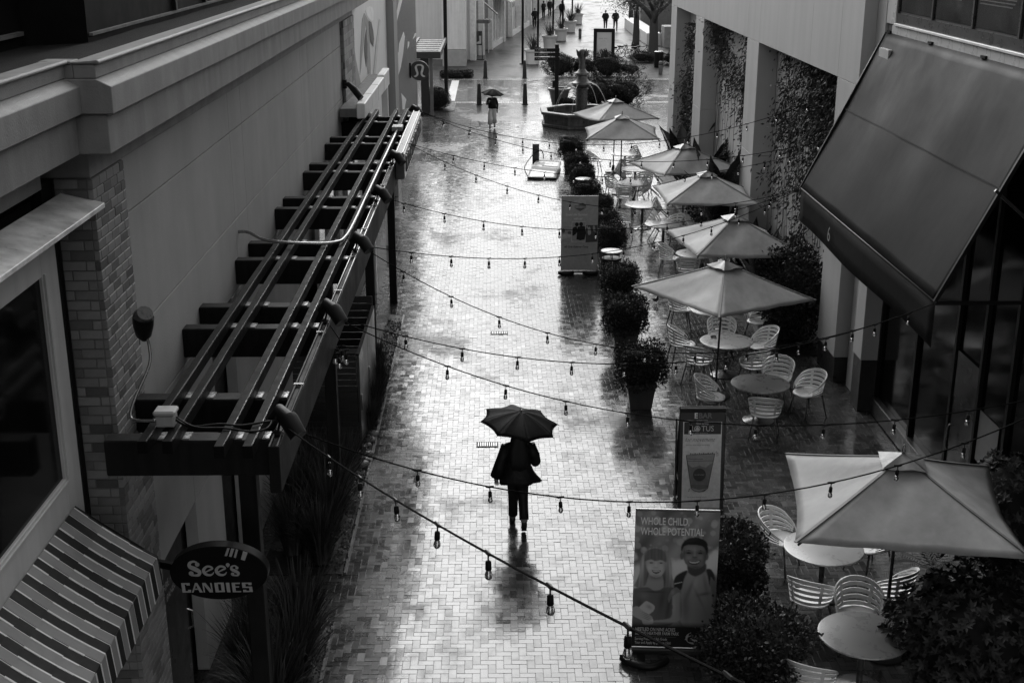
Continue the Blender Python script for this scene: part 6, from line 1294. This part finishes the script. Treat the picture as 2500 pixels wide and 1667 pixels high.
# bicycles
def make_bike():
    t = empty('bicycle', (0, 0, 0), 0, 'x', 'bicycle', 'parked bicycles'); m_ = BLACK
    for x in (-0.52, 0.52):
        w = MB(); P = [(x + 0.32 * math.cos(2 * math.pi * i / 28), 0, 0.34 + 0.32 * math.sin(2 * math.pi * i / 28)) for i in range(29)]; w.tube(P, 0.022, 6, False); wo_ = w.build('wheel', m_, t, smooth=True, world=False)
        sp_ = MB()
        for k in range(12): a = k * math.pi / 6; sp_.tube([(x, 0, 0.34), (x + 0.31 * math.cos(a), 0, 0.34 + 0.31 * math.sin(a))], 0.003, 4)
        sp_.build('spokes', STEEL, wo_, world=False)
    f = MB()
    for p, q in (((-0.52, 0, 0.34), (-0.05, 0, 0.30)), ((-0.05, 0, 0.30), (-0.22, 0, 0.85)), ((-0.22, 0, 0.82), (0.36, 0, 0.86)), ((-0.05, 0, 0.30), (0.38, 0, 0.80)), ((-0.52, 0, 0.34), (-0.2, 0, 0.78)), ((0.34, 0, 0.98), (0.40, 0, 0.74)), ((0.40, 0, 0.74), (0.52, 0, 0.34))): f.tube([p, q], 0.02, 6)
    f.build('frame', mat('bike_frame', 0.03, 0.3), t, world=False); MB().frustum((0.13, 0.06), (0.15, 0.08), 0.86, 0.92, cx=-0.23).build('saddle', BLACK, t, bevel=0.01, world=False)
    MB().tube(bez([(0.30, -0.3, 1.02), (0.34, -0.15, 1.0), (0.34, 0.15, 1.0), (0.30, 0.3, 1.02)], 4), 0.014, 6).build('handlebar', BLACK, t, world=False); MB().box(-0.75, -0.35, -0.09, 0.09, 0.72, 0.84).build('rear_bag', BLACK, t, bevel=0.02, world=False)
    return freeze(t)
bk0 = make_bike()
for i, (x, y, a, lb) in enumerate(((9.2, 92.6, 4, 'leftmost parked bicycle with its whole rear wheel in view'), (9.75, 93.2, -12, 'middle parked bicycle loaded with a dark bag'), (10.6, 92.7, 10, 'rightmost parked bicycle leaning by the thick tree'))):
    o = bk0 if i == 0 else copy_tree(bk0); o.location = (x, y, 0); o.rotation_euler = (R(5), 0, R(a)); o['label'] = lb
# trees of the plaza
TLEAF = mat('tree_leaf', 0.09, 0.45, 0.3, 4, attr=(0.4, 1.7))
def tree(x, y, r, h, label, seed, n=5200):
    q = random.Random(seed); t = empty('plaza_tree', (x, y, 0), 0, label, 'tree', 'plaza trees'); tk = MB()
    tk.tube([(0, 0, -0.1), (0.02, 0, 0.4), (0.04, 0.02, 1.5), (0.0, 0, 3.0), (0.1, 0, 4.6)], [r * 1.4, r * 1.05, r * 0.9, r * 0.82, r * 0.5], 12); limbs = []; tips = []
    for k in range(9):
        a = k * 2.4 + q.uniform(-.3, .3); z0 = q.uniform(2.0, 4.2); ln = q.uniform(2.2, 4.0); P = [Vector((0, 0, z0))]
        for i in range(1, 6): P.append(Vector((math.cos(a) * ln * i / 5, math.sin(a) * ln * i / 5, z0 + ln * 0.75 * (i / 5) ** 0.8 + q.uniform(-.15, .15))))
        limbs.append(P); tips += P[2:]
        for s in range(3):
            B = P[2 + s]; aa = a + q.uniform(-1.2, 1.2); E_ = B + Vector((math.cos(aa), math.sin(aa), q.uniform(-0.5, 0.5))) * q.uniform(0.8, 1.6); limbs.append([B, (B + E_) / 2 + Vector((0, 0, .12)), E_]); tips += [E_, (B + E_) / 2]
    tk.build('trunk', BARK, t, smooth=True, world=False); lb_ = MB()
    for P in limbs: lb_.tube(P, [r * 0.38 * (1 - 0.85 * i / (len(P) - 1)) * (1 if len(P) > 3 else 0.4) + 0.01 for i in range(len(P))], 6)
    lb_.build('limbs', BARK, t, smooth=True, world=False)
    T = np.array([tuple(p) for p in tips]); k = nrng.integers(0, len(T), n); P = T[k] + nrng.normal(0, 0.42, (n, 3)); D = unit(nrng.normal(size=(n, 3)) + np.array([0, 0, -0.4]))
    put('crown', leaf_mesh('crown', P, D, rnd_sides(D), nrng.uniform(0.07, 0.16, n), nrng.uniform(0.04, 0.08, n), TLEAF), t, False)
tree(11.3, 103.0, 0.26, 7, 'slimmer plaza tree with thin spreading twigs', 1); tree(11.25, 91.3, 0.36, 8, 'thick trunked plaza tree by the bicycles', 2); tree(17.0, 104.0, 0.3, 7, 'plaza tree behind the far corner column', 3)
TWIG = tree(13.5, 128.0, 0.25, 7, 'far bare twigged tree over the walking couple', 4)
# black bin, planter walls, white pots
t = empty('street_bin', (11.1, 86.65, 0), 0, 'tall black street bin in front of the thick tree', 'litter bin'); MB().lathe([(0.30, 0), (0.31, 0.03), (0.31, 0.98), (0.27, 1.02)], 20).build('body', BLACK, t, smooth=40, world=False); MB().lathe([(0.32, 1.02), (0.32, 1.05), (0.2, 1.10), (0.02, 1.11)], 20).build('lid', STEEL, t, smooth=40, world=False)
PW = empty('plaza_wall', (13.5, 112, 0), 0, 'pale sloping plaza planter wall behind the trees', 'wall')
MB().box(12.2, 13.3, 103.0, 121.0, 0, 0.95).build('seat_wall', CREAM, PW, bevel=0.02); MB().box(13.32, 18, 101.0, 103.0, 0, 1.6).build('return_wall', mat('wall_grey', 0.3, 0.6), PW, bevel=0.02); MB().box(13.32, 40, 118, 119, 0, 7).build('end_wall', mat('end_grey', 0.2, 0.6), PW)
PWH = mat('white_pot', 0.70, 0.4, 0.06, 3)
potw = MB().lathe([(0.44, 0.0), (0.46, 0.04), (0.44, 0.08), (0.50, 0.80), (0.58, 0.84), (0.61, 0.92), (0.59, 1.0), (0.50, 1.0), (0.48, 0.9)], 24).mesh('pot', PWH, smooth=40)
spk = [clump(46, 1.05, 0.62, 80 + k) for k in range(3)]
for i, (x, y, lb) in enumerate(((2.72, 88.9, 'nearest white pot with spiky plant by the lamp posts'), (4.36, 100.6, 'second white pot with the tallest spiky plant'), (5.6, 107.6, 'third white pot in the far row'), (6.9, 116.6, 'fourth white pot in the far row beside a bollard'), (8.2, 126.7, 'farthest white pot in the row'), (15.6, 101.5, 'pale pot with dark foliage near the corner column'))):
    t = empty('white_pot', (x, y, 0), 0, lb, 'potted plant', 'white pots in the far row'); put('pot', potw, t, False)
    for k in range(2): q = put('blades', spk[(i + k) % 3], t, False); q.location = (0.05 * k, 0, 0.92); q.scale = (1.5, 1.5, 1.15); q.rotation_euler = (0, 0, k * 2 + i)
# lamp posts
for x, y, lb in ((2.02, 88.9, 'black lamp post nearest, at the left of the white pots'), (3.49, 101.3, 'black lamp post second along the far walk'), (5.2, 113.0, 'black lamp post third along the far walk'), (6.55, 123.0, 'black lamp post fourth along the far walk'), (8.3, 137.0, 'black lamp post farthest along the far walk')):
    t = empty('lamp_post', (x, y, 0), 0, lb, 'lamp post', 'black lamp posts on the far walk'); MB().tube([(0, 0, 0), (0, 0, 7.0)], 0.085, 10).build('pole', BLACK, t, smooth=True, world=False); MB().box(-0.22, 0.22, -0.22, 0.22, 0, 0.06).build('base', BLACK, t, world=False); MB().box(-0.1, 0.1, -0.9, 0.1, 7.0, 7.15).build('lantern', BLACK, t, world=False)
# ---- far shop row, running off at a slight angle
FR = empty('far_shop_row', (-1.6, 90, 0), -math.atan2(8.47, 58.6), 'pale row of shops with tall windows running into the distance', 'building')
MB().box(-9, -0.25, 2.0, 75, 0, 8.5).build('wall', CREAM, FR, world=False)
BAY = [(2.2, 'niche'), (6.0, 'dark'), (10.5, 'shop'), (17.5, 'dark2'), (22.5, 'shop'), (29.5, 'shop'), (36.5, 'dark'), (41.5, 'shop'), (49.0, 'shop'), (56.0, 'shop')]
DSP = mat('shop_display', 0.03, 0.15, 0.7, 1.5); PIER = mat('pier_white', 0.85, 0.5)
for y, kd in BAY:
    if kd == 'shop':
        wn = MB().box(-0.24, -0.10, y, y + 5.6, 0.45, 4.2).build('shop_window', mat('shop_pale', 0.45, 0.2, 0.5, 1.2), FR, world=False)
        for k in range(7): MB().box(-0.09, -0.0, y + k * 0.92, y + k * 0.92 + 0.12, 0.45, 4.2).build('mullion', PIER, wn, world=False)
        MB().box(-0.24, 0.06, y - 0.2, y + 5.7, 0.0, 0.44).build('shop_plinth', PIER, FR, world=False); MB().box(-0.09, -0.02, y + 2.0, y + 3.2, 0.5, 2.6).build('dark_display', DSP, FR, world=False)
    else: MB().box(-0.24, -0.16, y, y + (2.6 if kd == 'niche' else 3.6), 0.0, 3.9).build('dark_shopfront', DSP, FR, world=False)
    MB().box(-0.24, 0.14, y - 0.75, y - 0.25, 0, 8.5).build('pier', PIER, FR, world=False)
for (y, w_) in ((10.4, 5.8),):
    aw_ = MB().prism([(-0.2, 4.6), (1.5, 3.5), (1.5, 3.05), (1.45, 3.05), (1.45, 3.4), (-0.2, 4.45)], (0, y, 0), (1, 0, 0), (0, 0, 1), -w_).build('shop_awning', mat('pale_awning', 0.55, 0.5), FR, world=False)
    for k in range(5): MB().prism([(-0.2, 4.61), (1.5, 3.51), (1.5, 3.515), (-0.2, 4.615)], (0.0, y + 0.4 + k * 1.1, 0.003), (1, 0, 0), (0, 0, 1), -0.35).build('awning_stripe', gm(0.25), FR, world=False)
    put('lettering', text_mesh('Chantilly', 0.45, gm(0.08), (1.51, y + 0.5, 3.1), (0, 1, 0), (0, 0, 1), shear=0.4), FR, False)
aw2_ = MB().prism([(-0.2, 4.0), (1.1, 2.9), (1.1, 2.8), (-0.2, 3.85)], (0, 5.9, 0), (1, 0, 0), (0, 0, 1), -0.25).build('open_shutter', mat('shutter_grey', 0.2, 0.4), FR, world=False)
fb_ = MB().box(0.0, 1.0, 2.1, 2.9, 2.5, 2.75).build('flower_box', CONC, FR, world=False)
gl = empty('globe_lamp', (-0.35, 97.0, 0), 0, 'pair of white globe lamps on a slim stand by the shop door', 'lamp')
for dx in (-0.14, 0.14): MB().lathe([(0.02, -0.16), (0.11, -0.12), (0.16, 0), (0.11, 0.12), (0.02, 0.16)], 14, (dx, 0, 2.35)).build('globe', mat('globe_white', 0.8, 0.3), gl, smooth=True, world=False)
MB().tube([(0, 0, 0), (0, 0, 2.2)], 0.04, 8).build('stand', PIER, gl, world=False); MB().box(-0.2, 0.2, -0.03, 0.03, 2.15, 2.2).build('crossbar', PIER, gl, world=False)
# white corner block
CBk = empty('corner_building', (-3.2, 89.5, 0), 0, 'pale corner block with a stone base at the far side of the crossing', 'building')
MB().box(-3.45, -1.85, 87.4, 91.2, 1.12, 9.5).build('wall', WHITE, CBk, bevel=0.03); MB().box(-3.42, -1.82, 87.35, 91.2, 0.0, 1.1).build('stone_base', mat('stone_base', 0.40, 0.5, 0.15, 3), CBk, bevel=0.02)
AB = empty('display_stand', (-1.05, 92.0, 0), 0, 'slim black poster stand by the pale corner block', 'sign board')
q = MB(); q.tube([(-0.28, 0, 0), (-0.24, 0.02, 1.95)], 0.025, 6); q.tube([(0.28, 0, 0), (0.24, 0.02, 1.95)], 0.025, 6); q.box(-0.42, 0.42, -0.2, 0.2, 0.0, 0.04); q.build('stand', BLACK, AB, world=False)
MB().box(-0.27, 0.27, -0.02, 0.03, 1.0, 1.98).build('panel', mat('panel_dark', 0.05, 0.3), AB, world=False); MB().add([(-0.14, -0.022, 1.1), (0.2, -0.022, 1.1), (0.2, -0.022, 1.65), (0.05, -0.022, 1.65), (0.08, -0.022, 1.3), (-0.14, -0.022, 1.2)], [(0, 1, 2, 3, 4, 5)]).build('printed_shape', gm(0.4), AB, world=False)
# building with an arch, far left
AR = empty('arched_building', (-7, 98, 0), 0, 'building with a dark arched opening beyond the crossing on the left', 'building')
MB().box(-14, -3.3, 97.0, 99, 0, 10).build('wall', mat('arch_wall', 0.42, 0.6, 0.08, 1), AR); MB().box(-5.9, -3.9, 96.9, 96.99, 3.9, 7).build('panel', mat('arch_panel', 0.14, 0.5), AR, bevel=0.01); MB().box(-6.3, -3.5, 96.3, 96.98, 3.2, 3.75).build('ledge', WHITE, AR, bevel=0.02)
MB().prism([(-6.0, 0.0), (-3.75, 0.0), (-3.75, 1.9)] + [(-4.875 + 1.125 * math.cos(a), 1.9 + 0.45 * math.sin(a)) for a in (math.pi * i / 12 for i in range(13))] + [(-6.0, 1.9)], (0, 96.95, 0), (1, 0, 0), (0, 0, 1), 0.03).build('arch_opening', DSP, AR)
# closing buildings beside the far street, above the top of the picture
for nm, a, lb in (('distant_building', (-60, -10, 100, 112, 0, 8), 'distant low building left beyond the crossing'), ('distant_building', (24, 70, 60, 112, 0, 9), 'distant building right beyond the plaza trees')):
    o = empty(nm, ((a[0] + a[1]) / 2, a[2], 0), 0, lb, 'building'); MB().box(*a).build('wall', mat('distant_wall', 0.3, 0.7), o); MB().box(a[0] - .3, a[1] + .3, a[2] - .3, a[3] + .3, a[5] + .002, a[5] + .4).build('roof', CONC, o)
# ================================================================== PEOPLE
SKINM = mat('skin', 0.30, 0.5, 0.06, 8); HAIR = mat('dark_hair', 0.010, 0.45, 0.4, 20, stretch=(6, 6, 0.5), bump=0.4, bscale=30)
CLOTH = mat('black_cloth', 0.010, 0.55, 0.4, 9, spec=0.3, bump=0.9, bscale=11)
def skin_body(verts, edges, radii, root, m, sub=2):
    me_ = bpy.data.meshes.new('body'); me_.from_pydata(verts, edges, []); ob = bpy.data.objects.new('tmp', me_); COL.objects.link(ob)
    md = ob.modifiers.new('s', 'SKIN'); md.use_smooth_shade = True
    for i, v in enumerate(me_.skin_vertices[0].data): v.radius = radii[i]; v.use_root = (i == root)
    sb_ = ob.modifiers.new('d', 'SUBSURF'); sb_.levels = sub; sb_.render_levels = sub
    dg = bpy.context.evaluated_depsgraph_get(); out = bpy.data.meshes.new_from_object(ob.evaluated_get(dg)); bpy.data.objects.remove(ob)
    out.materials.clear(); [out.materials.append(k) for k in (m if isinstance(m, list) else [m])]; out.name = 'body'; return out
def loft(rings, m, name, parent, cap=True, smooth=True, n=20):
    """rings: (centre, rx, ry[, wobble])"""
    vs = []; fs = []
    for (c, rx, ry, *w) in rings:
        for k in range(n):
            a = 2 * math.pi * k / n; wv = 1 + (w[0] * math.sin(a * 5 + w[1]) if w else 0); vs.append((c[0] + rx * wv * math.cos(a), c[1] + ry * wv * math.sin(a), c[2]))
    for i in range(len(rings) - 1):
        for k in range(n): fs.append((i * n + k, i * n + (k + 1) % n, (i + 1) * n + (k + 1) % n, (i + 1) * n + k))
    if cap: fs += [tuple(range(n - 1, -1, -1)), tuple((len(rings) - 1) * n + k for k in range(n))]
    return MB().add(vs, fs).build(name, m, parent, smooth=smooth, world=False)
def hand(at, d, up, parent, curl=0.9):
    """a small hand: palm and five bent fingers; d the direction of the fingers"""
    d = Vector(d).normalized(); up = Vector(up); s = d.cross(up).normalized(); up = s.cross(d); at = Vector(at); m_ = MB()
    m_.tube([at - d * 0.03, at, at + d * 0.045, at + d * 0.08], [0.022, 0.03, 0.036, 0.026], 8)
    for i, l in enumerate((0.065, 0.075, 0.07, 0.055)):
        b = at + d * 0.075 + s * (0.026 - 0.0175 * i); m_.tube([b, b + d * l * 0.5 - up * l * 0.15 * curl, b + d * l * 0.75 - up * l * 0.6 * curl, b + d * l * 0.6 - up * l * 0.9 * curl], [0.009, 0.0088, 0.008, 0.006], 6)
    b = at + s * 0.03 + d * 0.01; m_.tube([b, b + s * 0.025 + d * 0.03 - up * 0.01, b + s * 0.02 + d * 0.06 - up * 0.03], [0.011, 0.010, 0.007], 6)
    return m_.build('hand', SKINM, parent, smooth=True, world=False)
def head(parent, c, h=0.225, face=True, hairlen=0.0, hat=None):
    """face towards +Y"""
    c = Vector(c); bm = bmesh.new(); bmesh.ops.create_uvsphere(bm, u_segments=20, v_segments=14, radius=1)
    for v in bm.verts:
        x, y, z = v.co; jaw = 1 - 0.28 * max(0, -z); v.co = c + Vector((x * 0.077 * jaw, y * 0.098 * (1 - 0.12 * max(0, -z)) + 0.012 * max(0, -z), z * h / 2))
        if y > 0.75 and abs(x) < 0.3 and -0.45 < z < 0.15: v.co.y += 0.018 * (1 - abs(x) / 0.3)      # nose
    me_ = bpy.data.meshes.new('head'); bm.to_mesh(me_); bm.free(); me_.materials.append(SKINM); me_.polygons.foreach_set('use_smooth', [True] * len(me_.polygons)); hd = put('head', me_, parent, False)
    if face:
        f = MB()
        for s in (-1, 1): f.lathe([(0.002, -0.004), (0.012, -0.003), (0.012, 0.003), (0.002, 0.004)], 8, (c.x + 0.03 * s, c.y + 0.088, c.z + 0.005))
        f.box(c.x - 0.024, c.x + 0.024, c.y + 0.084, c.y + 0.092, c.z - 0.062, c.z - 0.054); f.build('features', mat('features', 0.05), hd, world=False)
        e = MB()
        for s in (-1, 1): e.lathe([(0.004, -0.03), (0.014, -0.01), (0.016, 0.012), (0.006, 0.03)], 8, (c.x + 0.078 * s, c.y - 0.005, c.z))
        e.build('ears', SKINM, hd, world=False)
    bm = bmesh.new(); bmesh.ops.create_uvsphere(bm, u_segments=20, v_segments=14, radius=1)
    for v in bm.verts:
        x, y, z = v.co
        if y > 0.35 and z < 0.35: y *= 0.4; x *= 0.85
        v.co = c + Vector((x * 0.092, y * 0.108 - 0.012, max(z, -0.75 if y < 0.2 else 0.1) * h * 0.56 + 0.012))
    me_ = bpy.data.meshes.new('hair'); bm.to_mesh(me_); bm.free(); me_.materials.append(HAIR); me_.polygons.foreach_set('use_smooth', [True] * len(me_.polygons)); put('hair', me_, hd, False)
    return hd
def person(loc, rz, label, P, mats, coat=None, group=None, hairlong=False, skirt=None):
    """P: joint positions; body in one skinned surface"""
    t = empty('person', loc, rz, label, 'person', group)
    names = ['pel', 'spi', 'che', 'nec', 'shL', 'elL', 'wrL', 'shR', 'elR', 'wrR', 'hiL', 'knL', 'anL', 'toL', 'hiR', 'knR', 'anR', 'toR']
    rad = dict(pel=(.15, .115), spi=(.135, .10), che=(.165, .115), nec=(.055, .055), shL=(.07, .07), elL=(.052, .052), wrL=(.04, .04), shR=(.07, .07), elR=(.052, .052), wrR=(.04, .04), hiL=(.095, .10), knL=(.066, .07), anL=(.05, .052), toL=(.042, .034), hiR=(.095, .10), knR=(.066, .07), anR=(.05, .052), toR=(.042, .034))
    E_ = [('pel', 'spi'), ('spi', 'che'), ('che', 'nec'), ('che', 'shL'), ('shL', 'elL'), ('elL', 'wrL'), ('che', 'shR'), ('shR', 'elR'), ('elR', 'wrR'), ('pel', 'hiL'), ('hiL', 'knL'), ('knL', 'anL'), ('anL', 'toL'), ('pel', 'hiR'), ('hiR', 'knR'), ('knR', 'anR'), ('anR', 'toR')]
    ix = {n: i for i, n in enumerate(names)}; k = P.get('bulk', 1.0)
    me_ = skin_body([P[n] for n in names], [(ix[a], ix[b]) for a, b in E_], [(rad[n][0] * k, rad[n][1] * k) for n in names], 0, mats)
    if len(mats) > 1:
        cut = P.get('waist', 0.95)
        for p in me_.polygons:
            z = p.center.z; p.material_index = 0 if z > cut else (2 if (len(mats) > 2 and z < 0.12) else 1)
            if abs(p.center.x) > 0.2 and z > 0.6: p.material_index = 0
    put('body', me_, t, False); return t
def pose(arms='down', legs='stand', h=1.7, ph=1):
    s = h / 1.7; P = dict(pel=(0, 0, .93), spi=(0, 0, 1.12), che=(0, -.01, 1.33), nec=(0, 0, 1.48), shL=(-.18, 0, 1.40), shR=(.18, 0, 1.40), elL=(-.25, -.03, 1.13), wrL=(-.24, .06, .90), elR=(.25, -.03, 1.13), wrR=(.24, .06, .90), hiL=(-.09, 0, .90), hiR=(.09, 0, .90), knL=(-.10, .03, .50), anL=(-.10, 0, .085), toL=(-.11, .15, .035), knR=(.10, .03, .50), anR=(.10, 0, .085), toR=(.11, .15, .035))
    if legs == 'walk':
        P.update(knL=(-.10, .16, .51), anL=(-.10, .17, .085), toL=(-.11, .32, .04), knR=(.10, -.02, .50), anR=(.10, -.26, .16), toR=(.10, -.14, .035))
        if ph < 0: P.update(knR=(.10, .16, .51), anR=(.10, .17, .085), toR=(.11, .32, .04), knL=(-.10, -.02, .50), anL=(-.10, -.26, .16), toL=(-.10, -.14, .035))
    if arms == 'pockets': P.update(elL=(-.29, -.08, 1.12), wrL=(-.17, .09, .97), elR=(.29, -.08, 1.12), wrR=(.17, .09, .97))
    if arms == 'umbrella': P.update(elR=(.26, .02, 1.13), wrR=(.12, .24, 1.25))
    if arms == 'phone': P.update(elL=(-.25, .0, 1.12), wrL=(-.10, .22, 1.18), elR=(.25, .0, 1.12), wrR=(.12, .22, 1.22))
    P = {k: (v[0] * s, v[1] * s, v[2] * s) for k, v in P.items()}; P['waist'] = .95 * s; return P
UMB = mat('umbrella_cloth', 0.008, 0.6, 0.7, 28, spec=0.08, bump=0.25, bscale=45)
def umbrella(loc, rot, label, r=0.58, hgt=0.20, m=UMB, mark=None):
    t = empty('umbrella', loc, 0, label, 'umbrella'); t.rotation_euler = rot; n = 8; rib = []
    for k in range(n):
        a0 = 2 * math.pi * k / n; a1 = 2 * math.pi * (k + 1) / n
        def fn(u, v, a0=a0, a1=a1):
            a = a0 + (a1 - a0) * u; rr = r * v * (1 - 0.085 * math.sin(math.pi * u) * v ** 2); z = -hgt * (0.35 * v + 0.65 * v * v) - 0.02 * math.sin(math.pi * u) * math.sin(math.pi * v)
            e = Vector((math.cos(a0), math.sin(a0), 0)).lerp(Vector((math.cos(a1), math.sin(a1), 0)), u); return (e.x * rr, e.y * rr, z)
        MB().grid(fn, 6, 8).build('canopy_panel', m, t, smooth=True, solid=0.002, world=False)
        MB().tube([(math.cos(a0) * r * v, math.sin(a0) * r * v, -hgt * (0.35 * v + 0.65 * v * v) - 0.006) for v in (0.02, 0.25, 0.5, 0.75, 1.0)] + [(math.cos(a0) * (r + .02), math.sin(a0) * (r + .02), -hgt - .012)], 0.004, 5).build('rib', BLACK, t, world=False)
    MB().tube([(0, 0, 0.03), (0, 0, -0.62)], 0.007, 8).build('shaft', STEEL, t, world=False); MB().tube([(0, 0, -0.60), (0, 0, -0.72)], 0.016, 8).build('handle', BLACK, t, world=False); MB().lathe([(0.012, 0), (0.012, 0.012), (0.004, 0.03)], 8).build('ferrule', STEEL, t, world=False)
    return t
# the walker in the lane, seen from behind, trailing heel raised
P = pose('umbrella', 'walk', 1.66, 1)
P.update(hiL=(-.075,0,.9), hiR=(.075,0,.9), knL=(-.08,.12,.51), anL=(-.075,.15,.085), toL=(-.08,.30,.04), knR=(.07,0,.5), anR=(.075, -.25, .19), toR=(.075, -.17, .045), elL=(-.26, -.05, 1.08), wrL=(-.25, .03, .85), elR=(.27, .0, 1.12), wrR=(.13, .2, 1.25)); P['waist'] = 0.2
WK = person((0.36, 18.15, 0.0), R(3), 'person in a black coat and long dark hair walking away under an umbrella', P, [CLOTH], None)
loft([((0, -.005, 1.42), .10, .075), ((0, -.005, 1.385), .19, .105), ((0, 0, 1.25), .19, .12), ((0, 0, 1.05), .20, .135), ((0, 0, .92), .25, .16, .05, 0), ((0.01, 0, .82), .31, .185, .09, 1), ((0.015, 0, .77), .315, .185, .16, 2)], CLOTH, 'coat', WK)
for s, pts in ((-1, [(-.18, 0, 1.38), (-.25, -.03, 1.20), (-.30, -.045, 1.05), (-.335, -.02, .88)]), (1, [(.18, 0, 1.38), (.255, 0, 1.2), (.275, .03, 1.09), (.20, .15, 1.18)])): MB().tube(pts, [0.085, 0.082, 0.088, 0.105], 12).build('sleeve', CLOTH, WK, smooth=True, world=False)
for q_ in ([(-.075, 0, .95), (-.075, .06, .7), (-.072, .12, .48), (-.07, .14, .28), (-.072, .15, .13)], [(.075, 0, .95), (.07, 0, .7), (.075, 0, .5), (.075, -.14, .34), (.075, -.24, .235)]): MB().tube(q_, [.11, .092, .080, .074, .074], 14).build('trouser_leg', CLOTH, WK, smooth=True, world=False)
hd = head(WK, (0, .02, 1.555), 0.22)
loft([((0, .0, 1.665), .05, .05), ((0, -.012, 1.64), .092, .10), ((0, -.02, 1.55), .108, .112), ((0, -.045, 1.44), .135, .09), ((0, -.085, 1.28), .15, .06, .06, 0), ((0, -.105, 1.12), .14, .045, .08, 1), ((0, -.11, 1.0), .10, .03, .12, 2)], HAIR, 'long_hair', WK)
SHO = mat('shoe_black', 0.015, 0.4); SOLE = mat('pale_sole', 0.5, 0.5); SOCK = mat('ankle_pale', 0.22, 0.6)
sh_ = MB(); sh_.tube([(-.078, .10, .05), (-.078, .17, .055), (-.08, .27, .045), (-.085, .36, .03)], [0.042, 0.05, 0.046, 0.03], 10); sh_.build('shoe', SHO, WK, smooth=True, world=False)
MB().lathe([(0.052, 0.0), (0.052, 0.025)], 12, (-.078, .15, .085)).build('sock', SOCK, WK, world=False)
sh_ = MB(); sh_.tube([(.075, -.28, .215), (.075, -.265, .16), (.075, -.235, .09), (.075, -.17, .035)], [0.040, 0.046, 0.048, 0.032], 10); sh_.build('shoe', SHO, WK, smooth=True, world=False)
MB().bar((.075, -.315, .20), (.075, -.235, .03), 0.082, 0.014, up=(0, 1, .3)).build('sole', mat('dark_sole', 0.03, 0.6), WK, bevel=0.006, world=False); MB().lathe([(0.053, 0.0), (0.053, 0.03)], 12, (.075, -.262, .215)).build('sock', SOCK, WK, world=False)
hand((.125, .215, 1.25), (-.1, .6, .8), (0, -1, .6), WK); hand((-.345, .03, .83), (.1, .25, -1), (0, 1, .2), WK, 0.6)
umbrella((0.41, 18.33, 1.875), (R(7), R(7), R(12)), 'black eight panel umbrella held by the walker in the lane', 0.63, 0.21)
# the person coming under an umbrella at the crossing: dark top, white trousers
WT = mat('white_trousers', 0.62, 0.7, 0.06, 5); 
P2_ = pose('umbrella', 'walk', 1.68, -1); P2_['bulk'] = 1.04
FW = person((-0.06, 59.6, 0), R(178), 'person in a dark top and white trousers walking under an umbrella near the fountain', P2_, [CLOTH, WT, SHO])
head(FW, (0, .02, 1.58)); hand((.12, .24, 1.27), (-.1, .6, .8), (0, -1, .6), FW); hand((-.24, .09, .88), (0, .3, -1), (0, 1, .2), FW, .6)
loft([((0, 0, 1.43), .12, .08), ((0, 0, 1.38), .20, .12), ((0, 0, 1.15), .19, .13), ((0, 0, .95), .20, .14)], CLOTH, 'jacket', FW)
for sgn in (-1, 1):
    a_, b_, c_ = P2_['hiL' if sgn < 0 else 'hiR'], P2_['knL' if sgn < 0 else 'knR'], P2_['anL' if sgn < 0 else 'anR']; a_, b_, c_ = Vector(a_), Vector(b_), Vector(c_)
    MB().tube([a_ + Vector((0, 0, .05)), a_.lerp(b_, .5), b_, b_.lerp(c_, .62)], [0.115, 0.105, 0.10, 0.115], 12).build('trouser_leg', WT, FW, smooth=True, world=False)
umbrella((-0.02, 59.35, 1.86), (R(6), R(6), 0), 'dark umbrella held by the person with white trousers', 0.55, 0.22, mat('umbrella_grey', 0.012, 0.7, 0.3, 12, spec=0.08))
# far walkers
FAR = [(3.9, 122.5, 200, 'pockets', 'stand', 1.72, 'person in a dark coat standing before the far shop windows'), (6.95, 132.0, 190, 'down', 'walk', 1.85, 'person in a dark jacket walking at the top of the far walk'), (5.2, 134.5, 30, 'phone', 'stand', 1.72, 'person in dark clothes waiting by the farthest shop, left one'), (5.95, 137.5, 200, 'down', 'stand', 1.76, 'person in dark clothes waiting by the farthest shop, right one'),
       (10.25, 118.9, 178, 'pockets', 'walk', 1.74, 'left person of the couple walking side by side in dark coats'), (11.0, 117.2, 182, 'pockets', 'walk', 1.88, 'right taller person of the couple walking side by side')]
for i, (x, y, a, ar, lg, h_, lb) in enumerate(FAR):
    p_ = pose(ar, lg, h_, 1 if i % 2 else -1); p_['bulk'] = 1.12
    t = person((x, y, 0), R(a), lb, p_, [CLOTH, mat('dark_trousers', 0.014, 0.8), SHO], None, 'people on the far walk'); s = h_ / 1.7
    head(t, (0, .02, 1.60 * s))
    loft([((0, 0, 1.46 * s), .10, .08), ((0, 0, 1.41 * s), .22, .125), ((0, 0, 1.2 * s), .225, .15), ((0, 0, .95 * s), .225, .155), ((0, 0, .82 * s), .235, .16)], CLOTH, 'coat', t)
    w_ = p_['wrL']; hand((w_[0], w_[1], w_[2] - .03), (0, .3, -1), (0, 1, .2), t, .6); w_ = p_['wrR']; hand((w_[0], w_[1], w_[2] - .03), (0, .3, -1), (0, 1, .2), t, .6)
